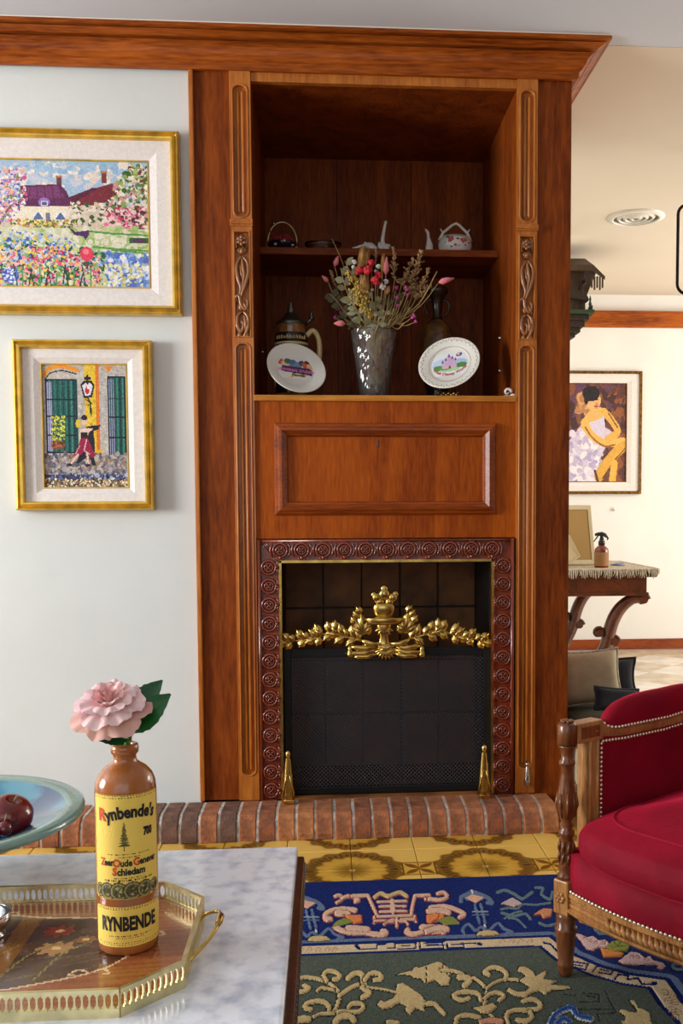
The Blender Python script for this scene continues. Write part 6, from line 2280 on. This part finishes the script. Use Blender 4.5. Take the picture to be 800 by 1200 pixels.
zt = cq(700, 668).z
t = thing('console_table', 'carved dark wood console table with scrolled legs against the hall wall', 'table', (1.62, (NY + FYc) / 2, 0))
xe = cq(770, 672).x
MB().box(XH + .002, xe, NY, FYc, cq(700, 677).z, zt).build('table_top', 'console_wood', t, world=True, bevel=.006)
xa = cq(759, 688).x
MB().box(XH + .002, xa, NY + .02, FYc - .02, cq(700, 697).z, cq(700, 677).z).build('apron', 'console_wood', t, world=True, bevel=.004)
MB().box(XH + .002, xa + .01, NY + .012, FYc - .012, cq(700, 699).z, cq(700, 695).z).build('apron_bead', 'console_wood', t, world=True, bevel=.003)
for Y in (NY + .06, FYc - .06):
    path = spline([(q.x, Y, q.z) for q in (cq(754, 701), cq(742, 704), cq(730, 714), cq(722, 727), cq(717, 742), cq(713, 758), cq(704, 775), cq(692, 788), cq(676, 797), cq(664, 800))], 5)
    lg = MB().tube(path, [.032, .034, .038, .040, .040, .038, .040, .044, .050, .050], 10, up=(0, 1, 0)).build('leg', 'console_wood', t, world=True)
    for x, y, r in ((756, 703, .042), (704, 743, .036), (722, 753, .038)):
        q = cq(x, y)
        sp = [((q.x + (r - .0022 * k) * math.cos(k * .62)), Y, q.z + (r - .0022 * k) * math.sin(k * .62)) for k in range(11)]
        MB().tube(sp, [.012, .008], 8).tube([(q.x, Y - .038, q.z), (q.x, Y + .038, q.z)], r * .62, 12).build('scroll', 'console_wood', lg, world=True)
q = cq(700, 800)
MB().box(XH + .002, cq(694, 806).x, NY - .02, FYc, 0, .085).build('plinth', 'console_wood', t, world=True, bevel=.008)
mb = MB()
for k, (x, y, r) in enumerate(((672, 784, .03), (678, 779, .022), (670, 776, .02))):
    q = cq(x, y)
    MB().ball((q.x, NY + .16, q.z), (r, r, r), 10, 8).build('carved_leaf', 'console_wood', t, world=True)

# lace runner
mat('lace', (206, 194, 172), .95, color2=(150, 138, 118), vscale=60, bump=.6, bscale=160)
ru = thing('lace_runner', 'ivory lace runner with tasselled edge lying over the console table', 'runner', (1.62, NY + .4, zt + .001))
MB().box(XH + .03, xe + .004, NY - .006, FYc - .1, zt + .0005, zt + .004).build('cloth', 'lace', ru, world=True)
r3 = random.Random(9)
mb = MB()
for k in range(46):
    x = XH + .04 + (xe - XH - .04) * k / 45
    L = .030 + .022 * abs(math.sin(k * .55)) + r3.uniform(-.004, .004)
    mb.tube([(x, NY - .004, zt + .004), (x + r3.uniform(-.004, .004), NY - .012, zt - L * .5), (x + r3.uniform(-.006, .006), NY - .010, zt - L)], [.005, .0042, .002], 5)
for k in range(30):
    y = NY + .02 + .8 * k / 30
    mb.tube([(xe + .002, y, zt + .004), (xe + .016, y, zt + .002), (xe + .018, y, zt - .028)], [.005, .005, .002], 5)
o = mb.build('fringe', 'lace', ru, world=True)
o['kind'] = 'stuff'
# photo frames seen from behind
mat('frame_back', (150, 118, 66), .7)
mat('frame_edge', (186, 172, 140), .5)
mat('kraft', (196, 176, 140), .8)


def back_frame(label, px, Y, ww, thick, edge, m):
    """picture frame facing away, leaning: px = corner pixels of the rear face (tl, tr, br, bl)"""
    P = [onY(a, Y + dy) for a, dy in px]
    for k in (2, 3):
        P[k].z = max(P[k].z, zt + .011)
    base = P[3]
    f_ = thing('photo_frame', label, 'frame', (base.x, base.y, zt + .004))
    n_ = (P[1] - P[0]).cross(P[3] - P[0]).normalized()
    if n_.y > 0:
        n_ = -n_
    cc = sum(P, Vector()) / 4
    ins = [cc + (q - cc) * (1 - edge) for q in P]
    mb = MB()
    F = P + [q - n_ * thick for q in P]
    I = [q + n_ * .004 for q in ins]
    O = [cc + (q - cc) * .97 + n_ * .006 for q in P]
    vs = F[:4] + F[4:] + O + I
    fs = []
    for i in range(4):
        j = (i + 1) % 4
        fs += [(i, j, 4 + j, 4 + i), (i, j, 8 + j, 8 + i), (8 + i, 8 + j, 12 + j, 12 + i)]
    fs.append((4, 5, 6, 7))
    mb._add([tuple(v) for v in vs], fs)
    mb.build('frame_border', 'frame_edge', f_, world=True)
    mb = MB()
    mb._add([tuple(q + n_ * .001) for q in ins] + [tuple(q - n_ * .006) for q in ins], [(0, 1, 2, 3), (4, 5, 6, 7), (0, 1, 5, 4), (1, 2, 6, 5), (2, 3, 7, 6), (3, 0, 4, 7)])
    mb.build('back_panel', m, f_, world=True)
    return f_, n_, cc


f_, n_, cc = back_frame('large tan backed photo frame leaning beside the amber spray bottle', [((640, 592), .16), ((692, 592), .16), ((698, 664), .02), ((642, 664), .02)], NY + .30, .2, .012, .16, 'frame_back')
back_frame('small pale card backed frame standing before the large one', [((648, 612), .06), ((667, 627), .02), ((680, 652), .0), ((660, 667), .0)], NY + .10, .2, .010, .08, 'kraft')
# amber spray bottle
mat('amber', (150, 54, 18), .12, color2=(96, 30, 10), vscale=14, coat=.5, trans=.25)
mat('kraft_label', (146, 104, 62), .7)
mat('black_plastic', (24, 24, 26), .4)
q = cq(704.5, 660, NY + .16)
t = thing('spray_bottle', 'amber glass spray bottle with black trigger head on the console', 'bottle', (q.x, NY + .16, zt + .004))
sc = 1 / 200.0
MB().lathe([(0, 0), (.040, 0), (.043, .004), (.043, .100), (.040, .116), (.028, .128), (.018, .134), (.018, .140), (0, .140)], 28, cap=False).build('glass_body', 'amber', t)
MB().lathe([(.0436, .012), (.0438, .014), (.0438, .092), (.0436, .094)], 28, cap=False).build('label_band', 'kraft_label', t)
MB().lathe([(.0, .138), (.020, .138), (.020, .160), (.014, .166), (.013, .180), (0, .182)], 18, cap=False).build('collar', 'black_plastic', t)
MB().tube([(.030, 0, .188), (.020, 0, .200), (0, 0, .206), (-.030, 0, .204), (-.042, 0, .200)], [.008, .012, .013, .010, .007], 8).tube([(0, 0, .178), (0, 0, .205)], .011, 8).build('nozzle', 'black_plastic', t)
MB().tube([(-.020, 0, .198), (-.036, 0, .176), (-.050, 0, .158)], [.005, .004, .003], 6).tube([(.026, 0, .196), (.040, 0, .178), (.034, 0, .168)], [.007, .006, .004], 6).build('trigger', 'black_plastic', t)
# hair clip
mat('clip_blue', (104, 110, 150), .4)
q = cq(723, 661, NY + .3)
t = thing('hair_clip', 'small grey blue clip lying on the lace runner', 'clip', (q.x, NY + .3, zt + .0045))
MB().tube([(-.045, 0, .006), (0, .004, .010), (.045, .010, .016)], [.003, .007, .004], 6).build('upper_jaw', 'clip_blue', t)
MB().tube([(-.045, 0, .006), (0, -.004, .005), (.046, -.008, .004)], [.003, .005, .004], 6).build('lower_jaw', 'clip_blue', t)

# hanging wire lantern at the edge of the view
LY = .9
a, b = onY((794.5, 240), LY), onY((794.5, 344), LY)
hw_ = .13
t = thing('wire_lantern', 'black wire cage pendant lamp hanging in the hall', 'lamp', (a.x + hw_, LY, b.z))
H_ = a.z - b.z


def rrect(ax):
    r = .04
    pts = []
    for cx, cz, a0 in ((hw_ - r, H_ - r, 0), (-hw_ + r, H_ - r, PI / 2), (-hw_ + r, r, PI), (hw_ - r, r, 3 * PI / 2)):
        for k in range(6):
            g = a0 + PI / 2 * k / 5
            x, z = cx + r * math.cos(g), cz + r * math.sin(g)
            pts.append((x, 0, z) if ax == 'x' else (0, x, z))
    return pts


for ax in ('x', 'y'):
    MB().tube(rrect(ax), .007, 8, closed=True).build('wire_hoop', 'black_iron', t)
top = ZC - b.z
MB().tube([(0, 0, H_), (0, 0, top - .02)], .004, 6).build('cord', 'black_iron', t)
MB().lathe([(0, top), (.05, top), (.05, top - .012), (.02, top - .025), (0, top - .025)], 20, cap=False).build('ceiling_rose', 'black_iron', t)
MB().lathe([(0, H_), (.02, H_), (.022, H_ - .06), (.014, H_ - .07), (0, H_ - .07)], 16, cap=False).build('socket', 'black_iron', t)
MB().ball((0, 0, H_ - .11), (.034, .034, .045), 14, 10).build('bulb', 'porcelain', t)

# ------------------------------------------------------------------ stool with cushions behind the armchair
mat('beige_cloth', (188, 172, 140), .9, color2=(164, 148, 118), vscale=14, bump=.3, bscale=200)
mat('olive_cloth', (84, 82, 66), .95, bump=.3, bscale=200)
mat('black_cloth', (40, 42, 46), .9, bump=.3, bscale=200)


def superbox(mb, a, b, c_, e1=.35, e2=.3, nu=36, nv=16, ctr=(0, 0, 0), sag=0.0):
    def pw(x, e):
        return math.copysign(abs(x) ** e, x)

    def fn(u, v):
        th, ph = 2 * PI * u, -PI / 2 + PI * v
        x = a * pw(math.cos(ph), e1) * pw(math.cos(th), e2)
        y = b * pw(math.cos(ph), e1) * pw(math.sin(th), e2)
        z = c_ * pw(math.sin(ph), e1)
        if sag:
            z += sag * (1 - min(1, (x / a) ** 2)) * (1 - min(1, (y / b) ** 2)) * (1 if z > 0 else 0)
        return (ctr[0] + x, ctr[1] + y, ctr[2] + z)
    mb.grid(fn, nu, nv, closed_u=True)
    return mb


SX, SY_ = 1.12, .22
t = thing('footstool', 'low beige upholstered footstool behind the red armchair', 'stool', (SX, SY_, 0))
superbox(MB(), .265, .26, .085, .3, .25, ctr=(0, 0, .165)).build('seat', 'beige_cloth', t)
for x in (-.21, .21):
    for y in (-.2, .2):
        MB().lathe([(.014, 0), (.020, .05), (.022, .10)], 10, (x, y, 0)).build('leg', 'walnut_dark', t)


def pillow(name, label, loc, hw, hh, th, m, rot, trim=None):
    t = thing(name, label, 'cushion', loc)
    t.rotation_euler = rot

    def side(s_):
        def fn(u, v):
            x, z = (u - .5) * 2, (v - .5) * 2
            px = x * hw * (1 - .10 * (1 - z * z) * abs(x) ** 3)
            pz = z * hh * (1 - .10 * (1 - x * x) * abs(z) ** 3)
            d = th * ((1 - x ** 4) * (1 - z ** 4)) ** .6
            return (px, s_ * d, hh + pz)
        return fn
    MB().grid(side(1), 17, 17).grid(side(-1), 17, 17).build('pad', m, t)
    pts = []
    for k in range(40):
        g = k / 40 * 4
        i, f2 = int(g), g - int(g)
        x, z = [(-1 + 2 * f2, -1), (1, -1 + 2 * f2), (1 - 2 * f2, 1), (-1, 1 - 2 * f2)][i]
        px = x * hw * (1 - .10 * (1 - z * z) * abs(x) ** 3)
        pz = z * hh * (1 - .10 * (1 - x * x) * abs(z) ** 3)
        pts.append((px, 0, hh + pz))
    MB().tube(pts, .006, 6, closed=True).build('piping', trim or m, t)
    return t


q = onY((702, 825), .22)
pillow('cushion', 'flat olive cushion lying on the beige footstool', (1.10, .03, .294), .24, .18, .034, 'olive_cloth', (-PI / 2, 0, .05))
pillow('cushion', 'beige cushion with frayed trim propped on the footstool', (.974, .235, .334), .128, .105, .05, 'beige_cloth', (-.30, -.06, -.05), 'lace')
pillow('cushion', 'small dark grey cushion leaning on the beige one', (onY((715, 860), .1).x + .02, .090, .346), .085, .040, .03, 'black_cloth', (-.30, .1, .1))
pillow('cushion', 'black cushion tucked behind the beige one', (1.03, .36, .336), .165, .078, .04, 'black_cloth', (-.25, .0, -.04))

# ------------------------------------------------------------------ velvet armchair
def velvet():
    m = mat('velvet', (154, 14, 40), .7, color2=(122, 6, 28), vscale=9, bump=.3, bscale=90, sheen=.9, spec=.2)
    return m


velvet()
mat('nail', (246, 236, 206), .25, .8)
Aw = onZ((662, 1147))
ang = math.radians(39.5)      # direction of the chair's depth axis
arm = thing('armchair', 'carved walnut armchair upholstered in crimson velvet with loose seat cushion', 'armchair', (Aw.x, Aw.y, 0), ang)
arm.location.z = .0102
# local axes: +x runs backwards from the front, -y runs across the front to the other leg
WD, DP = .60, .56
zA = lambda y: onY((662, y), Aw.y).z - .0102
PX = 1150.0 / (Aw.y + 3.33)


def rr2(px):
    return px / PX


def turned(x, y, name='front_post'):
    prof = [(rr2(7), .0), (rr2(8), .01), (rr2(9.5), zA(1130)), (rr2(10), zA(1129)), (rr2(8.5), zA(1127)), (rr2(11.5), zA(1094)), (rr2(12.5), zA(1090)), (rr2(13.5), zA(1087)), (rr2(11), zA(1085)), (rr2(11.5), zA(1073)), (rr2(10), zA(1068))]
    lg = MB().lathe(prof, 24, (x, y, 0), lobes=12, amp=.05).build('leg', 'chair_leg_wood', arm)
    hb = rr2(10.8)
    bk = MB().box(x - hb, x + hb, y - hb, y + hb, zA(1069), zA(1029)).build('corner_block', 'chair_wood', arm, bevel=.004)
    for k in range(4):
        d = [(1, 0), (-1, 0), (0, 1), (0, -1)][k]
        m2 = MB()
        for j in range(6):
            g = 2 * PI * j / 6
            u, v = .0085 * math.cos(g), .0085 * math.sin(g)
            m2.ball((x + d[0] * (hb + .001) + (u if d[0] == 0 else 0), y + d[1] * (hb + .001) + (u if d[1] == 0 else 0), (zA(1069) + zA(1029)) / 2 + v), .0055, 7, 5)
        m2.ball((x + d[0] * (hb + .003), y + d[1] * (hb + .003), (zA(1069) + zA(1029)) / 2), .005, 7, 5)
        m2.build('carved_flower', 'chair_wood', bk)
    po = MB().lathe([(rr2(10), zA(1029)), (rr2(10.5), zA(1025)), (rr2(8), zA(1022)), (rr2(9.5), zA(1016)), (rr2(8), zA(1010)), (rr2(7.6), zA(985)), (rr2(6.8), zA(982)), (rr2(9.5), zA(978)), (rr2(9.5), zA(973)), (rr2(6.5), zA(971)), (rr2(8.5), zA(966)),
                     (rr2(6), zA(962)), (rr2(8), zA(958)), (rr2(11), zA(948)), (rr2(11.5), zA(935)), (rr2(9.5), zA(922)), (rr2(7.2), zA(908)), (rr2(6.8), zA(898)), (rr2(9.6), zA(895)), (rr2(9.6), zA(892)), (rr2(6.8), zA(889)), (rr2(7.5), zA(880)), (rr2(9), zA(876)), (rr2(11), zA(873))], 24, (x, y, 0)).build('turned_post', 'chair_leg_wood', arm)
    MB().lathe([(rr2(9), zA(873)), (rr2(11), zA(871)), (rr2(11.2), zA(850)), (rr2(9), zA(847)), (0, zA(845))], 24, (x, y, 0), lobes=12, amp=.06).build('fluted_cap', 'chair_leg_wood', po)
    m2 = MB()
    for j in range(6):
        g = 2 * PI * j / 6
        m2.ball((x + .010 * math.cos(g), y + .010 * math.sin(g), zA(845)), (.006, .006, .004), 7, 5)
    m2.build('cap_flower', 'chair_leg_wood', po)
    m2 = MB()
    for j in range(8):
        g = 2 * PI * j / 8
        for zz_ in (990, 1002):
            m2.tube([(x + rr2(7.4) * math.cos(g), y + rr2(7.4) * math.sin(g), zA(zz_ + 10)), (x + rr2(9.2) * math.cos(g + .2), y + rr2(9.2) * math.sin(g + .2), zA(zz_ + 2)), (x + rr2(8) * math.cos(g + .4), y + rr2(8) * math.sin(g + .4), zA(zz_ - 6))], [.002, .0042, .0015], 5)
        m2.tube([(x + rr2(8.6) * math.cos(g), y + rr2(8.6) * math.sin(g), zA(957)), (x + rr2(12) * math.cos(g), y + rr2(12) * math.sin(g), zA(942)), (x + rr2(10.6) * math.cos(g), y + rr2(10.6) * math.sin(g), zA(928))], [.002, .0045, .002], 5)
    m2.build('leaf_carving', 'chair_leg_wood', po)['kind'] = 'stuff'


turned(0, 0)
turned(0, -WD)
for y in (-.02, -WD + .02):
    MB().tube([(DP, y, zA(1050)), (DP + .03, y, .10), (DP + .06, y, .008)], [.024, .02, .015], 8).build('rear_leg', 'chair_leg_wood', arm)
# bowed front rail
N = 26
bow = .045
path = [(-bow * math.sin(PI * k / N) ** .8 if 0 < k < N else 0.0, -.018 - (WD - .036) * k / N) for k in range(N + 1)]


def plan_sweep(mb, path, prof, smooth=False):
    n = len(prof)
    vs = []
    for i, (x, y) in enumerate(path):
        a = Vector(path[max(0, i - 1)]); b = Vector(path[min(len(path) - 1, i + 1)])
        d = (b - a).normalized()
        o_ = Vector((d.y, -d.x))      # outward, towards the front
        if o_.x > 0:
            o_ = -o_
        for p, z in prof:
            vs.append((x + o_.x * p, y + o_.y * p, z))
    fs = []
    for i in range(len(path) - 1):
        for k in range(n - 1):
            fs.append((i * n + k, (i + 1) * n + k, (i + 1) * n + k + 1, i * n + k + 1))
    fs += [tuple(range(n)), tuple(range((len(path) - 1) * n, len(path) * n))]
    mb._add(vs, fs, smooth)
    return mb


r0, r1 = zA(1066), zA(1041)
h_ = r1 - r0
plan_sweep(MB(), path, [(-.03, r0), (.012, r0), (.018, r0 + .12 * h_), (.018, r0 + .22 * h_), (.010, r0 + .28 * h_), (.014, r0 + .42 * h_), (.009, r0 + .5 * h_), (.013, r0 + .64 * h_), (.008, r0 + .72 * h_), (.015, r0 + .8 * h_), (.015, r0 + .95 * h_), (.006, r1), (-.03, r1)]).build('front_rail', 'chair_wood', arm)
mb = MB()
for k in range(22):
    s_ = .24 + .52 * k / 21
    i = s_ * N
    x = -bow * math.sin(PI * s_) ** .8 - .013
    y = -.018 - (WD - .036) * s_
    mb.tube([(x, y - .010, r0 + .24 * h_), (x - .008, y - .003, r0 + .42 * h_), (x - .008, y + .003, r0 + .58 * h_), (x, y + .010, r0 + .76 * h_)], [.002, .0062, .0062, .002], 7)
    mb.ball((x - .004, y - .012, r0 + .62 * h_), .0038, 7, 5)
mb.build('rope_carving', 'chair_wood', arm)['kind'] = 'stuff'
z_c0 = zA(1003)
plan_sweep(MB(), path, [(-.05, r1), (.004, r1), (.008, r1 + .01), (.006, z_c0 + .01), (-.05, z_c0 + .012)], True).build('velvet_apron', 'velvet', arm)


def nails(pts, par, step=.0108, r=.0044):
    mb = MB()
    acc = 0
    for i in range(len(pts) - 1):
        a, b = Vector(pts[i]), Vector(pts[i + 1])
        L = (b - a).length
        while acc < L:
            mb.ball(tuple(a.lerp(b, acc / L)), r, 6, 4)
            acc += step
        acc -= L
    o = mb.build('nailheads', 'nail', par)
    o['kind'] = 'stuff'


pn = []
for i, (x, y) in enumerate(path):
    a = Vector(path[max(0, i - 1)]); b = Vector(path[min(N, i + 1)])
    d = (b - a).normalized(); o_ = Vector((d.y, -d.x))
    if o_.x > 0: o_ = -o_
    pn.append((x + o_.x * .010, y + o_.y * .010, r1 + .002))
nails(pn, arm)
# seat frame and side rails
for y in (-.0, -WD):
    MB().box(.01, DP, y - .014, y + .014, r0 + .004, r1).build('side_rail', 'chair_wood', arm, bevel=.003)
    MB().box(.02, DP, y - .010, y + .010, r1, z_c0 + .01).build('side_upholstery', 'velvet', arm, bevel=.004)
MB().box(.0, DP, -WD + .012, -.012, r0 + .01, z_c0).build('seat_deck', 'velvet', arm)
# loose cushion: T-shaped bulge at the front
cz0, cz1 = z_c0 - .002, zA(958)
ch = (cz1 - cz0) / 2


def cush(u, v):
    th, ph = 2 * PI * u, -PI / 2 + PI * v

    def pw(x, e):
        return math.copysign(abs(x) ** e, x)
    cx, sx_ = pw(math.cos(th), .42), pw(math.sin(th), .30)
    k = pw(math.cos(ph), .42)
    x = .255 + .285 * k * cx
    y = -WD / 2 + (WD / 2 - .020 + (.016 if cx < -.5 else 0)) * k * sx_
    if cx < 0:
        x += cx * .045 * k * (1 - sx_ ** 2)
    z = cz0 + ch + ch * pw(math.sin(ph), .55)
    e = max(0, 1 - ((x - .24) / .30) ** 2) * max(0, 1 - ((y + WD / 2) / (WD / 2)) ** 2)
    if math.sin(ph) > 0:
        z += .050 * e + .004 * math.sin(x * 31 + y * 17) * e + .003 * math.sin(y * 43 - x * 20) * e
    # slack front edge sags a little between the posts
    if cx < -.4 and math.sin(ph) < .3:
        z -= .012 * (1 - sx_ ** 2)
    return (x, y, z)


cu = MB().grid(cush, 96, 30, closed_u=True).build('seat_cushion', 'velvet', arm)
for v in (.80, .25):
    pts = [Vector(cush(k / 96, v)) for k in range(96)]
    MB().tube(pts, .0042, 6, closed=True).build('piping', 'velvet', cu)
# arms
for sgn, y in ((1, .0), (-1, -WD)):
    ztop, zbot = zA(848), zA(872)
    o_ = MB().box(.012, .098, y - .019, y + .019, zbot, ztop).build('arm_block', 'chair_wood', arm, bevel=.004)
    for s2 in (-1, 1):
        MB().box(.026, .084, y + s2 * .0195 - .0015, y + s2 * .0195 + .0015, zbot + .010, ztop - .010).build('block_panel', 'chair_leg_wood', o_, bevel=.001)
    # arm rail rising gently towards the back
    rail = spline([(.07, y, (zbot + ztop) / 2), (.12, y, zbot + .016), (.18, y, zbot + .008), (.32, y, zbot + .008), (.46, y, zbot + .018), (DP + .02, y, zbot + .05)], 5)
    MB().tube(rail, [.022, .018, .0155, .0155, .0165, .02], 8, up=(0, 1, 0)).build('arm_rail', 'chair_wood', arm)
    # pad
    def padf(u, v, y=y):
        x = .108 + .40 * v
        s_ = math.sin(PI * min(1, max(0, v * 1.02 + .0)) ** .6) if False else 1
        cap = math.sqrt(max(0, 1 - abs(2 * v - 1) ** 5))
        zz_ = np.interp(x, [.1, .18, .32, .46, .58], [zbot + .020, zbot + .020, zbot + .020, zbot + .030, zbot + .06])
        g = PI * u
        return (x, y + (.023 + .010 * math.sin(g)) * math.cos(g) * max(.1, cap), zz_ + (.060 + .012 * math.sin(PI * v)) * math.sin(g) * cap)
    MB().grid(padf, 14, 26).build('arm_pad', 'velvet', arm)
    # stile and velvet panel below the rail
    MB().box(.050, .092, y - .014, y + .014, z_c0, zbot + .004).build('arm_stile', 'chair_wood', arm, bevel=.002)
    for x0_ in (.058, .082):
        MB().tube([(x0_, y - sgn * .015, z_c0), (x0_, y - sgn * .015, zbot)], .0045, 6).tube([(x0_, y + sgn * .015, z_c0), (x0_, y + sgn * .015, zbot)], .0045, 6).build('stile_bead', 'chair_wood', arm)
    MB().box(.090, DP, y - .010, y + .010, z_c0, zbot + .012).build('arm_panel', 'velvet', arm, bevel=.004)
    for s2 in (-1, 1):
        nails([(.098, y + s2 * .0125, z_c0 + .02), (.098, y + s2 * .0125, zbot - .006), (.18, y + s2 * .0125, zbot - .010), (.32, y + s2 * .0125, zbot - .010), (.46, y + s2 * .0125, zbot + .0)], arm)
        nails([(.110, y + s2 * .010, zbot + .034), (.116, y + s2 * .020, zbot + .026), (.14, y + s2 * .0245, zbot + .023), (.32, y + s2 * .0245, zbot + .023), (.46, y + s2 * .0245, zbot + .033)], arm)
# back
bh = .92


def backf(u, v):
    y = .01 - (WD + .02) * u
    z = z_c0 + (bh - z_c0) * v
    return (DP - .02 + .14 * v - .06 * math.sin(PI * u) * -1 - .05, y, z + .05 * math.sin(PI * u) * v)


def backb(u, v):
    p = backf(u, v)
    return (p[0] + .05, p[1], p[2])


MB().grid(backf, 16, 12).grid(backb, 16, 12).build('back_upholstery', 'velvet', arm)
fr = [backf(0, v / 10) for v in range(11)] + [backf(u / 14, 1) for u in range(1, 15)] + [backf(1, 1 - v / 10) for v in range(1, 11)]
MB().tube([(p[0] + .025, p[1], p[2]) for p in fr], .024, 8).build('back_frame', 'chair_wood', arm)

# the seat narrows towards the back
for ch_ in arm.children_recursive:
    if ch_.type == 'MESH':
        for v in ch_.data.vertices:
            if v.co.x > 0:
                v.co.y = -WD / 2 + (v.co.y + WD / 2) * (1 - .46 * min(v.co.x, .62))
